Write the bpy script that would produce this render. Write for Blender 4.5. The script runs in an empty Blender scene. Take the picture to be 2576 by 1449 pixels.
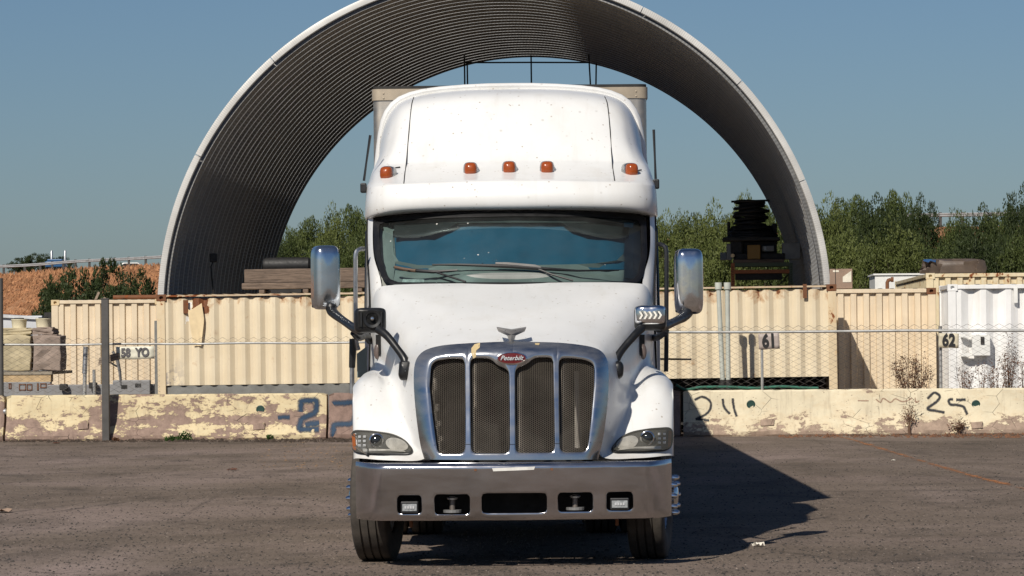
import bpy, math, random
import numpy as np
from mathutils import Vector, Matrix
from mathutils.bvhtree import BVHTree

R = math.radians
scn = bpy.context.scene
col = scn.collection
# ------------------------------------------------------------------ camera
F = 9261.0                       # focal length in units of a 2576-wide picture
CAM_H = 1.8
PITCH, ROLL = math.atan((838 - 724.5) / F), R(-0.5)
CM = (Matrix.Translation((0, 0, CAM_H)) @ Matrix.Rotation(R(90) + PITCH, 4, 'X') @ Matrix.Rotation(ROLL, 4, 'Z'))
cam = bpy.data.cameras.new('camera')
cam.sensor_width = 36.0
cam.lens = 36.0 * F / 2576.0
cam.clip_start, cam.clip_end = 0.5, 6000
camo = bpy.data.objects.new('camera', cam)
col.objects.link(camo)
camo.matrix_world = CM
scn.camera = camo
# ------------------------------------------------------------------ sky, sun, exposure
SUN_TO = Vector((0.51, 1.10, -1.0)).normalized()       # the way the light travels
SUN_EL = math.asin(-SUN_TO.z)
SUN_AZ = math.atan2(-SUN_TO.x, -SUN_TO.y)              # from +Y towards +X
world = bpy.data.worlds.new('World')
scn.world = world
world.use_nodes = True
nt = world.node_tree
bg = nt.nodes['Background']
sky = nt.nodes.new('ShaderNodeTexSky')
sky.sky_type = 'NISHITA'
sky.sun_disc = False
sky.sun_elevation = SUN_EL
sky.sun_rotation = SUN_AZ
sky.altitude = 0
sky.air_density = 0.9
sky.dust_density = 0.58
sky.ozone_density = 7.0
nt.links.new(sky.outputs[0], bg.inputs[0])
bg.inputs[1].default_value = 0.054
sun = bpy.data.lights.new('sun', 'SUN')
sun.energy = 4.6
sun.angle = R(0.53)
sun.color = (1.0, 0.93, 0.82)
suno = bpy.data.objects.new('sun', sun)
col.objects.link(suno)
suno.location = (-20, -30, 40)
suno.rotation_euler = SUN_TO.to_track_quat('-Z', 'Y').to_euler()
vs = scn.view_settings
vs.view_transform = 'Standard'
vs.look = 'None'
vs.exposure = 0.0
vs.gamma = 1.0
vs.use_curve_mapping = False
scn.cycles.use_denoising = True
scn.cycles.max_bounces = 8
scn.cycles.transparent_max_bounces = 12
scn.cycles.caustics_reflective = False
scn.cycles.caustics_refractive = False

# ------------------------------------------------------------------ helpers
rnd = random.Random(7)
M3 = CM.to_3x3()
CAMLOC = Vector((0, 0, CAM_H))

def W(px, py, d):
    """the point at depth d (metres along Y) seen at (px,py) of the 2576-wide photograph"""
    v = M3 @ Vector(((px - 1288) / F, -(py - 724.5) / F, -1))
    return CAMLOC + v * (d / v.y)

def G(px, py, z=0.0):
    """the point at height z seen at (px,py)"""
    v = M3 @ Vector(((px - 1288) / F, -(py - 724.5) / F, -1))
    return CAMLOC + v * ((z - CAM_H) / v.z)

def lin(h):
    h = h.lstrip('#')
    o = []
    for i in (0, 2, 4):
        c = int(h[i:i + 2], 16) / 255
        o.append(c / 12.92 if c <= 0.04045 else ((c + 0.055) / 1.055) ** 2.4)
    return tuple(o)

class MB:
    def __init__(s):
        s.v, s.f, s.uv = [], [], None
    def add(s, vs, fs):
        o = len(s.v)
        s.v += [tuple(v) for v in vs]
        s.f += [tuple(i + o for i in f) for f in fs]
        return s
    def box(s, c, size, m=None):
        x, y, z = [k / 2 for k in size]
        vs = [Vector((a * x, b * y, e * z)) for a in (-1, 1) for b in (-1, 1) for e in (-1, 1)]
        if m is not None:
            vs = [m @ v for v in vs]
        c = Vector(c)
        return s.add([v + c for v in vs], [(0, 1, 3, 2), (4, 6, 7, 5), (0, 4, 5, 1), (2, 3, 7, 6), (0, 2, 6, 4), (1, 5, 7, 3)])
    def bb(s, x0, x1, y0, y1, z0, z1):
        return s.box(((x0 + x1) / 2, (y0 + y1) / 2, (z0 + z1) / 2), (abs(x1 - x0), abs(y1 - y0), abs(z1 - z0)))
    def tube(s, pts, r, n=8, cap=True, sq=1.0):
        pts = [Vector(p) for p in pts]
        rs = r if isinstance(r, (list, tuple)) else [r] * len(pts)
        up = None
        vs = []
        for i, p in enumerate(pts):
            t = (pts[min(i + 1, len(pts) - 1)] - pts[max(i - 1, 0)]).normalized()
            if up is None:
                up = Vector((0, 0, 1)) if abs(t.z) < 0.9 else Vector((0, 1, 0))
            b = t.cross(up).normalized()
            up = b.cross(t).normalized()
            for k in range(n):
                a = 2 * math.pi * k / n
                vs.append(p + (b * math.cos(a) + up * math.sin(a) * sq) * rs[i])
        fs = []
        for i in range(len(pts) - 1):
            for k in range(n):
                a, b2 = i * n + k, i * n + (k + 1) % n
                fs.append((a, b2, b2 + n, a + n))
        if cap:
            fs.append(tuple(range(n - 1, -1, -1)))
            fs.append(tuple(range((len(pts) - 1) * n, len(pts) * n)))
        return s.add(vs, fs)
    def lathe(s, prof, n=24, m=None, close=False):
        """prof = [(r, x)] turned about the x axis"""
        vs = []
        for r, x in prof:
            for k in range(n):
                a = 2 * math.pi * k / n
                vs.append(Vector((x, r * math.cos(a), r * math.sin(a))))
        if m is not None:
            vs = [m @ v for v in vs]
        fs = []
        L = len(prof)
        for i in range(L if close else L - 1):
            for k in range(n):
                a, b = i * n + k, i * n + (k + 1) % n
                c = ((i + 1) % L) * n
                fs.append((a, b, c + (k + 1) % n, c + k))
        if not close:
            if prof[0][0] > 1e-6: fs.append(tuple(range(n - 1, -1, -1)))
            if prof[-1][0] > 1e-6: fs.append(tuple(range((L - 1) * n, L * n)))
        return s.add(vs, fs)
    def grid(s, rows, flip=False, closed=False):
        m, n = len(rows), len(rows[0])
        fs = []
        for i in range(m - 1):
            for j in range(n if closed else n - 1):
                a, b, c, d = i * n + j, i * n + (j + 1) % n, (i + 1) * n + (j + 1) % n, (i + 1) * n + j
                fs.append((a, d, c, b) if flip else (a, b, c, d))
        return s.add([p for r in rows for p in r], fs)
    def prism(s, poly, vec):
        """closed polygon of 3D points swept along vec"""
        n = len(poly)
        vec = Vector(vec)
        vs = [Vector(p) for p in poly] + [Vector(p) + vec for p in poly]
        fs = [tuple(range(n - 1, -1, -1)), tuple(range(n, 2 * n))]
        fs += [(i, (i + 1) % n, n + (i + 1) % n, n + i) for i in range(n)]
        return s.add(vs, fs)
    def mirror(s):
        o = len(s.v)
        s.v += [(-x, y, z) for x, y, z in s.v]
        s.f += [tuple(i + o for i in reversed(f)) for f in s.f]
        return s
    def front(s):
        s._front = True
        return s
    def build(s, name, mat, parent=None, loc=None, rot=None, smooth=False, angle=40, bevel=0, bseg=2, solid=0, sub=0, merge=0, soff=-1):
        me = bpy.data.meshes.new(name)
        me.from_pydata(s.v, [], s.f)
        if merge:
            import bmesh
            b = bmesh.new(); b.from_mesh(me)
            bmesh.ops.remove_doubles(b, verts=b.verts, dist=merge)
            bmesh.ops.recalc_face_normals(b, faces=b.faces)
            b.to_mesh(me); b.free()
        if getattr(s, '_front', False):
            me.update()
            if sum(p.normal.y * p.area for p in me.polygons) > 0: me.flip_normals()
        if s.uv is not None:
            l = me.uv_layers.new(name='UVMap')
            for lp in me.loops:
                l.data[lp.index].uv = s.uv[lp.vertex_index]
        return link(name, me, mat, parent, loc, rot, smooth, angle, bevel, bseg, solid, sub, soff)

def link(name, me, mat, parent=None, loc=None, rot=None, smooth=False, angle=40, bevel=0, bseg=2, solid=0, sub=0, soff=-1):
    me.update()
    if smooth:
        me.shade_smooth()
        me.set_sharp_from_angle(angle=R(angle))
    if mat is not None and not me.materials:
        me.materials.append(mat)
    o = bpy.data.objects.new(name, me)
    col.objects.link(o)
    if parent is not None: o.parent = parent
    if loc is not None: o.location = loc
    if rot is not None: o.rotation_euler = rot
    if solid:
        md = o.modifiers.new('solid', 'SOLIDIFY'); md.thickness = solid; md.offset = soff
    if bevel:
        md = o.modifiers.new('bevel', 'BEVEL'); md.width = bevel; md.segments = bseg; md.limit_method = 'ANGLE'; md.angle_limit = R(35)
        md.harden_normals = False
    if sub:
        md = o.modifiers.new('sub', 'SUBSURF'); md.levels = sub; md.render_levels = sub
    return o

def tag(o, label, cat, group=None, kind=None):
    if label: o['label'] = label
    if cat: o['category'] = cat
    if group: o['group'] = group
    if kind: o['kind'] = kind
    return o

def empty(name, loc, rz=0.0, ry=0.0):
    o = bpy.data.objects.new(name, None)
    o.empty_display_size = 0.2
    col.objects.link(o)
    o.location = loc
    o.rotation_euler = (0, ry, rz)
    return o

def thing(name, label, cat, loc, rz=0.0, group=None, ry=0.0):
    return tag(empty(name, loc, rz, ry), label, cat, group)

def copy_part(o, parent, **kw):
    c = o.copy()
    col.objects.link(c)
    c.parent = parent
    for k, v in kw.items(): setattr(c, k, v)
    return c

def copy_tree(o, parent=None):
    c = o.copy()
    col.objects.link(c)
    c.parent = parent
    for ch in o.children: copy_tree(ch, c)
    return c

# ---- Catmull-Rom patches
def cr_eval(P, t):
    """P (n,k) array, t in [0,n-1]"""
    n = len(P)
    i = min(int(t), n - 2)
    u = t - i
    p1, p2 = P[i], P[i + 1]
    p0 = P[i - 1] if i > 0 else 2 * p1 - p2
    p3 = P[i + 2] if i + 2 < n else 2 * p2 - p1
    return 0.5 * ((2 * p1) + (-p0 + p2) * u + (2 * p0 - 5 * p1 + 4 * p2 - p3) * u * u + (-p0 + 3 * p1 - 3 * p2 + p3) * u ** 3)

def cr_grid(P, nr, nc):
    """P rows x cols x 3 -> dense rows of points"""
    P = np.array([[tuple(p) for p in r] for r in P], float)
    m, n = P.shape[:2]
    A = np.array([cr_eval(P, i / nr) for i in range((m - 1) * nr + 1)])
    A = A.transpose(1, 0, 2)
    B = np.array([cr_eval(A, j / nc) for j in range((n - 1) * nc + 1)])
    return B.transpose(1, 0, 2)

def cr_line(P, n):
    P = np.array([tuple(p) for p in P], float)
    return [tuple(cr_eval(P, i / n)) for i in range((len(P) - 1) * n + 1)]

def mirror_rows(rows):
    """rows whose first column is the centre line -> full rows, left to right"""
    out = []
    for r in rows:
        r = [Vector(p) for p in r]
        r[0].x = 0
        out.append([Vector((-p.x, p.y, p.z)) for p in reversed(r[1:])] + r)
    return out

def roundpoly(pts, rad, n=5):
    """2D polygon with rounded corners"""
    out = []
    N = len(pts)
    for i in range(N):
        p = Vector(pts[i]); a = Vector(pts[i - 1]); b = Vector(pts[(i + 1) % N])
        r = rad[i] if isinstance(rad, (list, tuple)) else rad
        if r <= 0:
            out.append(p.copy()); continue
        da, db = (a - p), (b - p)
        la, lb = min(r, da.length * .48), min(r, db.length * .48)
        A, B = p + da.normalized() * la, p + db.normalized() * lb
        for k in range(n + 1):
            t = k / n
            out.append(A * (1 - t) ** 2 + p * 2 * t * (1 - t) + B * t * t)
    return out

def ray_poly(c, ang, poly):
    """farthest hit of a ray from c at angle with a 2D polygon"""
    d = Vector((math.cos(ang), math.sin(ang)))
    best = None
    for i in range(len(poly)):
        a, b = poly[i], poly[(i + 1) % len(poly)]
        e = b - a
        den = d.x * e.y - d.y * e.x
        if abs(den) < 1e-12: continue
        w = a - c
        t = (w.x * e.y - w.y * e.x) / den
        u = (w.x * d.y - w.y * d.x) / den
        if t > 0 and -1e-6 <= u <= 1 + 1e-6:
            if best is None or t > best: best = t
    return c + d * (best if best else 0)

def text_mesh(body, size=1.0, shear=0.0, extrude=0.0, offset=0.0, res=3):
    cu = bpy.data.curves.new('t', 'FONT')
    cu.body = body; cu.size = size; cu.shear = shear; cu.extrude = extrude; cu.offset = offset
    cu.align_x = 'CENTER'; cu.align_y = 'CENTER'; cu.resolution_u = res
    o = bpy.data.objects.new('t', cu)
    col.objects.link(o)
    dg = bpy.context.evaluated_depsgraph_get()
    me = bpy.data.meshes.new_from_object(o.evaluated_get(dg))
    bpy.data.objects.remove(o)
    return me

# ------------------------------------------------------------------ materials
class Nodes:
    def __init__(s, name):
        s.mat = bpy.data.materials.new(name)
        s.mat.use_nodes = True
        s.nt = s.mat.node_tree
        s.b = s.nt.nodes['Principled BSDF']
        s.out = s.nt.nodes['Material Output']
        s._obj = None
    def n(s, t, **kw):
        nd = s.nt.nodes.new(t)
        for k, v in kw.items(): setattr(nd, k, v)
        return nd
    def l(s, a, b): s.nt.links.new(a, b)
    def coord(s, kind='Object', scale=None, rot=None):
        tc = s.n('ShaderNodeTexCoord')
        o = tc.outputs[kind]
        if scale is not None or rot is not None:
            mp = s.n('ShaderNodeMapping')
            if scale is not None: mp.inputs['Scale'].default_value = scale
            if rot is not None: mp.inputs['Rotation'].default_value = rot
            s.l(o, mp.inputs[0]); o = mp.outputs[0]
        return o
    def pos(s, scale=None):
        g = s.n('ShaderNodeNewGeometry'); o = g.outputs['Position']
        if scale is not None:
            mp = s.n('ShaderNodeMapping'); mp.inputs['Scale'].default_value = scale
            s.l(o, mp.inputs[0]); o = mp.outputs[0]
        return o
    def noise(s, vec, scale, detail=4, rough=0.55, dist=0.0):
        nd = s.n('ShaderNodeTexNoise')
        nd.inputs['Scale'].default_value = scale; nd.inputs['Detail'].default_value = detail
        nd.inputs['Roughness'].default_value = rough; nd.inputs['Distortion'].default_value = dist
        s.l(vec, nd.inputs['Vector']); return nd.outputs['Fac']
    def voro(s, vec, scale, feature='F1', out='Distance'):
        nd = s.n('ShaderNodeTexVoronoi', feature=feature)
        nd.inputs['Scale'].default_value = scale
        s.l(vec, nd.inputs['Vector']); return nd.outputs[out]
    def ramp(s, fac, stops, interp='LINEAR'):
        nd = s.n('ShaderNodeValToRGB'); cr = nd.color_ramp; cr.interpolation = interp
        while len(cr.elements) < len(stops): cr.elements.new(0.5)
        for e, (p, c) in zip(cr.elements, stops):
            e.position = p
            e.color = (c, c, c, 1) if isinstance(c, (int, float)) else (c[0], c[1], c[2], 1)
        s.l(fac, nd.inputs[0]); return nd.outputs[0]
    def mix(s, fac, a, b, blend='MIX'):
        nd = s.n('ShaderNodeMix', data_type='RGBA', blend_type=blend)
        nd.clamp_factor = True
        for sock, v in ((nd.inputs[0], fac), (nd.inputs[6], a), (nd.inputs[7], b)):
            if isinstance(v, (int, float)): sock.default_value = v
            elif isinstance(v, tuple): sock.default_value = (v[0], v[1], v[2], 1)
            else: s.l(v, sock)
        return nd.outputs[2]
    def math(s, op, a, b=None, clamp=False):
        nd = s.n('ShaderNodeMath', operation=op); nd.use_clamp = clamp
        for sock, v in ((nd.inputs[0], a), (nd.inputs[1], b)):
            if v is None: continue
            if isinstance(v, (int, float)): sock.default_value = v
            else: s.l(v, sock)
        return nd.outputs[0]
    def sep(s, vec):
        nd = s.n('ShaderNodeSeparateXYZ'); s.l(vec, nd.inputs[0]); return nd.outputs
    def bump(s, h, strength=0.3, dist=0.01):
        nd = s.n('ShaderNodeBump'); nd.inputs['Strength'].default_value = strength; nd.inputs['Distance'].default_value = dist
        s.l(h, nd.inputs['Height']); s.l(nd.outputs[0], s.b.inputs['Normal']); return nd
    def set(s, color=None, rough=None, metal=None, spec=None, coat=None):
        for k, v in (('Base Color', color), ('Roughness', rough), ('Metallic', metal), ('Specular IOR Level', spec), ('Coat Weight', coat)):
            if v is None: continue
            if isinstance(v, (int, float)): s.b.inputs[k].default_value = v
            elif isinstance(v, tuple): s.b.inputs[k].default_value = (v[0], v[1], v[2], 1)
            else: s.l(v, s.b.inputs[k])
        return s

def plain(name, c, rough=0.5, metal=0.0, var=0.25, scale=6.0, bump=0.0, bscale=60.0, spec=None, dark=None, coat=None):
    """a surface colour with uneven tone, and fine relief"""
    m = Nodes(name)
    v = m.coord('Object')
    f = m.noise(v, scale, 5, 0.6)
    d = dark if dark else tuple(k * (1 - var) for k in c)
    hi = tuple(min(k * (1 + var * 0.5), 0.95) for k in c)
    m.set(color=m.ramp(f, [(0.3, d), (0.7, hi)]), metal=metal, spec=spec, coat=coat)
    f2 = m.noise(v, scale * 2.3, 4, 0.6)
    m.l(m.ramp(f2, [(0.3, max(rough - 0.1, 0.02)), (0.7, min(rough + 0.1, 1.0))]), m.b.inputs['Roughness'])
    if bump:
        m.bump(m.noise(v, bscale, 4, 0.6), bump, 0.01)
    return m.mat

def rusty(name, base, amount=0.5, rust='#6b3a1e', rust2='#8f4e24', rough=0.55, streak=True, spot=1.0):
    """painted steel with rust blooms, streaks and grime"""
    m = Nodes(name)
    v = m.coord('Object')
    tone = m.noise(v, 1.3, 5, 0.6)
    stv = m.coord('Object', (9, 9, 0.7))
    st = m.noise(stv, 1.0, 4, 0.6)
    c = m.ramp(tone, [(0.25, tuple(k * 0.82 for k in base)), (0.75, tuple(min(k * 1.1, 0.9) for k in base))])
    if streak:
        c = m.mix(m.ramp(st, [(0.5, 0.0), (0.8, 0.35)]), c, tuple(k * q for k, q in zip(base, (0.62, 0.5, 0.38))))
    n1 = m.noise(v, 5.0 * spot, 6, 0.65, 0.4)
    n2 = m.noise(v, 0.9, 3, 0.5)
    s = m.math('ADD', n1, m.math('MULTIPLY', m.math('SUBTRACT', n2, 0.5), 0.5))
    e = 0.80 - 0.22 * amount
    fac = m.ramp(s, [(e, 0.0), (e + 0.03, 1.0)])
    rc = m.ramp(m.noise(v, 40, 4, 0.7), [(0.3, lin(rust)), (0.7, lin(rust2))])
    halo = m.ramp(s, [(e - 0.09, 0.0), (e, 0.5)])
    c = m.mix(halo, c, tuple(k * q for k, q in zip(base, (0.8, 0.6, 0.4))))
    c = m.mix(fac, c, rc)
    m.set(color=c, rough=m.ramp(fac, [(0, rough), (1, 0.9)]))
    m.bump(m.math('ADD', m.noise(v, 3.0, 4, 0.6), m.math('MULTIPLY', fac, 0.25)), 0.25, 0.02)
    return m.mat
# ------------------------------------------------------------------ surface materials
def mk_asphalt():
    m = Nodes('asphalt')
    p = m.pos()
    big = m.noise(m.pos((0.20, 0.11, 1)), 1.0, 6, 0.65, 0.9)
    band = m.noise(m.pos((0.05, 0.55, 1)), 1.0, 4, 0.6, 0.3)
    mid = m.noise(m.pos((0.9, 0.30, 1)), 1.0, 7, 0.72)
    fine = m.noise(m.pos((24, 4.0, 1)), 1.0, 6, 0.8)
    c = m.ramp(big, [(0.30, (0.125, 0.097, 0.074)), (0.5, (0.185, 0.145, 0.116)), (0.70, (0.285, 0.222, 0.195))])
    c = m.mix(m.ramp(band, [(0.52, 0.0), (0.75, 0.45)]), c, (0.275, 0.208, 0.185))
    c = m.mix(m.ramp(band, [(0.25, 0.5), (0.45, 0.0)]), c, (0.085, 0.068, 0.052))
    c = m.mix(m.ramp(mid, [(0.34, 0.6), (0.50, 0.0)]), c, (0.072, 0.058, 0.045))
    c = m.mix(m.ramp(mid, [(0.56, 0.0), (0.74, 0.5)]), c, (0.23, 0.185, 0.155))
    c = m.mix(m.ramp(fine, [(0.34, 0.8), (0.47, 0.0)]), c, (0.030, 0.026, 0.022))
    c = m.mix(m.ramp(fine, [(0.58, 0.0), (0.72, 0.7)]), c, (0.29, 0.235, 0.20))
    rough_patch = m.ramp(m.noise(m.pos((0.35, 0.16, 1)), 1.0, 5, 0.7, 0.5), [(0.48, 0.1), (0.62, 1.0)])
    cell = m.voro(m.pos((15, 4.5, 1)), 1.0)
    chip = m.math('MULTIPLY', m.math('MULTIPLY', m.ramp(cell, [(0.14, 1.0), (0.24, 0.0)]), m.ramp(m.noise(m.pos((9, 2.4, 1)), 1.0, 4, .7), [(0.50, 0.0), (0.58, 0.85)])), rough_patch)
    c = m.mix(chip, c, (0.026, 0.023, 0.021))
    cell2 = m.voro(m.pos((21, 6, 1)), 1.0)
    chip2 = m.math('MULTIPLY', m.math('MULTIPLY', m.ramp(cell2, [(0.12, 1.0), (0.2, 0.0)]), m.ramp(m.noise(m.pos((7, 2, 1)), 1.0, 4, .7), [(0.55, 0.0), (0.62, 0.9)])), rough_patch)
    c = m.mix(chip2, c, (0.33, 0.26, 0.21))
    st = m.noise(m.pos((0.45, 0.35, 1)), 1.0, 4, 0.55, 1.5)
    c = m.mix(m.ramp(st, [(0.60, 0.0), (0.70, 0.5)]), c, (0.050, 0.043, 0.038))
    ck = m.voro(m.pos((0.33, 0.16, 1)), 1.0, 'DISTANCE_TO_EDGE')
    ckm = m.math('MULTIPLY', m.ramp(m.math('ADD', ck, m.math('MULTIPLY', m.math('SUBTRACT', m.noise(m.pos((3, 1.2, 1)), 1.0, 4, .7), .5), .06)), [(0.0, 0.45), (0.009, 0.0)]), m.ramp(m.noise(m.pos((0.15, 0.1, 1)), 1.0, 3, .6), [(.48, 0), (.56, 1)]))
    c = m.mix(ckm, c, (0.03, 0.026, 0.022))
    m.set(color=c, rough=0.92, spec=0.2)
    m.bump(m.math('ADD', m.math('MULTIPLY', fine, 0.6), m.math('MULTIPLY', mid, 1.5)), 0.5, 0.02)
    return m.mat

def mk_dirt():
    m = Nodes('yard_dirt')
    p = m.pos()
    c = m.ramp(m.noise(p, 0.4, 6, 0.65), [(0.3, (0.13, 0.10, 0.075)), (0.7, (0.24, 0.185, 0.135))])
    c = m.mix(m.ramp(m.noise(p, 12, 4, 0.7), [(0.4, 0.5), (0.6, 0)]), c, (0.07, 0.055, 0.045))
    m.set(color=c, rough=0.95)
    m.bump(m.noise(p, 9, 5, 0.7), 0.5, 0.05)
    return m.mat

def mk_drygrass():
    m = Nodes('dry_hill_grass')
    p = m.pos()
    a = m.noise(m.pos((0.35, 0.35, 0.9)), 1.0, 6, 0.7, 0.8)
    b = m.noise(m.pos((2.5, 2.5, 0.6)), 1.0, 5, 0.7)
    c = m.ramp(a, [(0.28, (0.24, 0.11, 0.055)), (0.5, (0.47, 0.225, 0.115)), (0.72, (0.64, 0.37, 0.21))])
    c = m.mix(m.ramp(b, [(0.35, 0.55), (0.6, 0.0)]), c, (0.11, 0.05, 0.022))
    m.set(color=c, rough=0.95, spec=0.1)
    m.bump(m.math('ADD', a, b), 0.8, 0.6)
    return m.mat

M_asph, M_dirt, M_hill = mk_asphalt(), mk_dirt(), mk_drygrass()
steel = plain('galvanised_steel', (0.52, 0.53, 0.54), 0.42, 0.85, 0.3, 9)
galv_dull = plain('dull_galvanised_steel', (0.44, 0.44, 0.43), 0.55, 0.5, 0.3, 5)
wire_m = plain('fence_wire', (0.16, 0.14, 0.13), 0.6, 0.2, 0.3, 4)
dark_post = plain('brown_grey_painted_steel', (0.082, 0.078, 0.075), 0.55, 0.0, 0.3, 4)
black_m = plain('black_rubber', (0.016, 0.016, 0.017), 0.6, 0.0, 0.3, 8)
dark_m = plain('dark_grimy_steel', (0.022, 0.021, 0.02), 0.7, 0.0, 0.5, 6)
timber_m = None
def mk_wood(name, a, b, axis=(1.2, 14, 14)):
    m = Nodes(name)
    v = m.coord('Object', axis)
    f = m.noise(v, 1.6, 6, 0.65, 1.2)
    c = m.ramp(f, [(0.3, a), (0.7, b)])
    c = m.mix(m.ramp(m.noise(m.coord('Object', (axis[0] * 2, axis[1] * 3, axis[2] * 3)), 2, 4, .6), [(0.55, 0), (0.65, .6)]), c, tuple(k * 0.35 for k in a))
    m.set(color=c, rough=0.85)
    m.bump(f, 0.4, 0.02)
    return m.mat
timber_m = mk_wood('weathered_timber', (0.075, 0.055, 0.043), (0.21, 0.155, 0.12))
pale_wood = mk_wood('bleached_board', (0.16, 0.125, 0.095), (0.34, 0.27, 0.21))

# ------------------------------------------------------------------ ground
def sheet(name, x0, x1, y0, y1, z, mat, nx=1, ny=1, amp=0.0):
    b = MB()
    rr = random.Random(3)
    rows = [[(x0 + (x1 - x0) * i / nx, y0 + (y1 - y0) * j / ny, z + (rr.uniform(-amp, amp) if amp else 0)) for i in range(nx + 1)] for j in range(ny + 1)]
    b.grid(rows)
    o = b.build(name, mat, smooth=True)
    o['kind'] = 'structure'
    return o
sheet('ground', -2500, 2500, -2500, 2500, -0.012, M_dirt)
sheet('asphalt_lot', -70, 70, -90, 64.6, 0.0, M_asph, 4, 4)

# the barrier line (yard frame): x along the barrier to the right, y away
BL, BR = G(10, 1110), G(2575, 1093)
YB = math.atan2(BR.y - BL.y, BR.x - BL.x)
class Plane:
    def __init__(s, P0, yaw):
        s.P, s.yaw = Vector(P0), yaw
        s.ex = Vector((math.cos(yaw), math.sin(yaw), 0)); s.ny = Vector((-math.sin(yaw), math.cos(yaw), 0))
    def hit(s, px, py):
        v = M3 @ Vector(((px - 1288) / F, -(py - 724.5) / F, -1))
        t = s.ny.dot(s.P - CAMLOC) / s.ny.dot(v)
        q = CAMLOC + v * t
        return (q - s.P).dot(s.ex), q.z
    def x(s, px, py=1050): return s.hit(px, py)[0]
    def z(s, px, py): return s.hit(px, py)[1]
    def at(s, x, y=0.0, z=0.0): return s.P + s.ex * x + s.ny * y + Vector((0, 0, z))
    def off(s, y): return Plane(s.at(0, y), s.yaw)
PB = Plane((BL.x, BL.y, 0), YB)
YAW = R(-3.0)

# ------------------------------------------------------------------ concrete barriers
def mk_barrier(name, paint, bare, amt, seed, lowdirt=0.5, bands=1.0):
    m = Nodes(name)
    tc = m.coord('Object')
    v = m.n('ShaderNodeMapping'); v.inputs['Location'].default_value = (seed * 7.3, seed, 0); m.l(tc, v.inputs[0]); v = v.outputs[0]
    sc = m.n('ShaderNodeMapping'); sc.inputs['Scale'].default_value = (1, 1, 1.8); m.l(v, sc.inputs[0])
    z = m.sep(tc)[2]
    n1 = m.math('ADD', m.math('MULTIPLY', m.noise(sc.outputs[0], 1.3, 10, 0.74, 0.15), .62), m.math('MULTIPLY', m.noise(sc.outputs[0], 5.5, 8, 0.72), .38))
    low = m.ramp(z, [(0.0, 0.22), (0.18, 0.13), (0.42, 0.0)])
    # the band where the face changes slope is rubbed bare
    band = m.math('MULTIPLY', m.math('MULTIPLY', m.ramp(z, [(0.24, 0.0), (0.33, 1.0)]), m.ramp(z, [(0.35, 1.0), (0.45, 0.0)])), 0.08 * bands)
    s = m.math('ADD', m.math('ADD', n1, m.math('MULTIPLY', low, lowdirt * 2)), band)
    e = 0.64 - 0.18 * amt
    fac = m.ramp(s, [(e, 0.0), (e + 0.012, 1.0)])
    pt = m.ramp(m.noise(v, 2.0, 5, 0.6), [(0.3, tuple(k * 0.78 for k in paint)), (0.7, paint)])
    fadein = m.ramp(s, [(e - 0.10, 0.0), (e, 0.35)])
    pt = m.mix(fadein, pt, tuple(k * q for k, q in zip(paint, (0.75, 0.62, 0.5))))
    bc = m.ramp(m.noise(v, 9, 6, 0.7), [(0.25, tuple(k * 0.6 for k in bare)), (0.75, tuple(min(1, k * 1.25) for k in bare))])
    c = m.mix(fac, pt, bc)
    sp = m.voro(sc.outputs[0], 13)
    spk = m.math('MULTIPLY', m.ramp(sp, [(0.12, 1), (0.2, 0)]), m.ramp(m.noise(v, 3, 3, .6), [(.45, 0), (.6, 1)]))
    c = m.mix(m.math('MULTIPLY', spk, 0.8), c, tuple(k * 0.7 for k in bare))
    crack = m.voro(m.coord('Object', (1.0, 1.0, 1.6)), 2.6, 'DISTANCE_TO_EDGE')
    ck = m.math('MULTIPLY', m.ramp(crack, [(0.0, 1), (0.012, 0)]), m.ramp(m.noise(v, 1.7, 3, .6), [(.52, 0), (.58, .9)]))
    c = m.mix(ck, c, (0.04, 0.032, 0.028))
    strk = m.noise(m.coord('Object', (14, 14, 0.9)), 1.0, 4, .6)
    c = m.mix(m.ramp(strk, [(0.55, 0), (0.8, .4)]), c, tuple(k * 0.55 for k in bare))
    m.set(color=c, rough=0.88, spec=0.3)
    m.bump(m.math('ADD', m.math('MULTIPLY', fac, -0.35), m.math('ADD', m.math('MULTIPLY', m.noise(v, 18, 6, 0.7), 0.5), m.math('MULTIPLY', ck, -1.0))), 0.6, 0.02)
    return m.mat
cream = (0.74, 0.64, 0.42)
cream2 = (0.77, 0.69, 0.51)
bare = (0.30, 0.215, 0.175)
MB_left = mk_barrier('peeling_cream_paint', cream, bare, 0.62, 1.0, 0.12, 0.9)
MB_mid = mk_barrier('mostly_bare_concrete', cream, (0.26, 0.18, 0.15), 2.2, 2.0)
MB_right = mk_barrier('faded_cream_paint', cream2, (0.36, 0.27, 0.21), 0.22, 3.0, 0.36, 0.2)
BAR_H = 0.79
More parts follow.
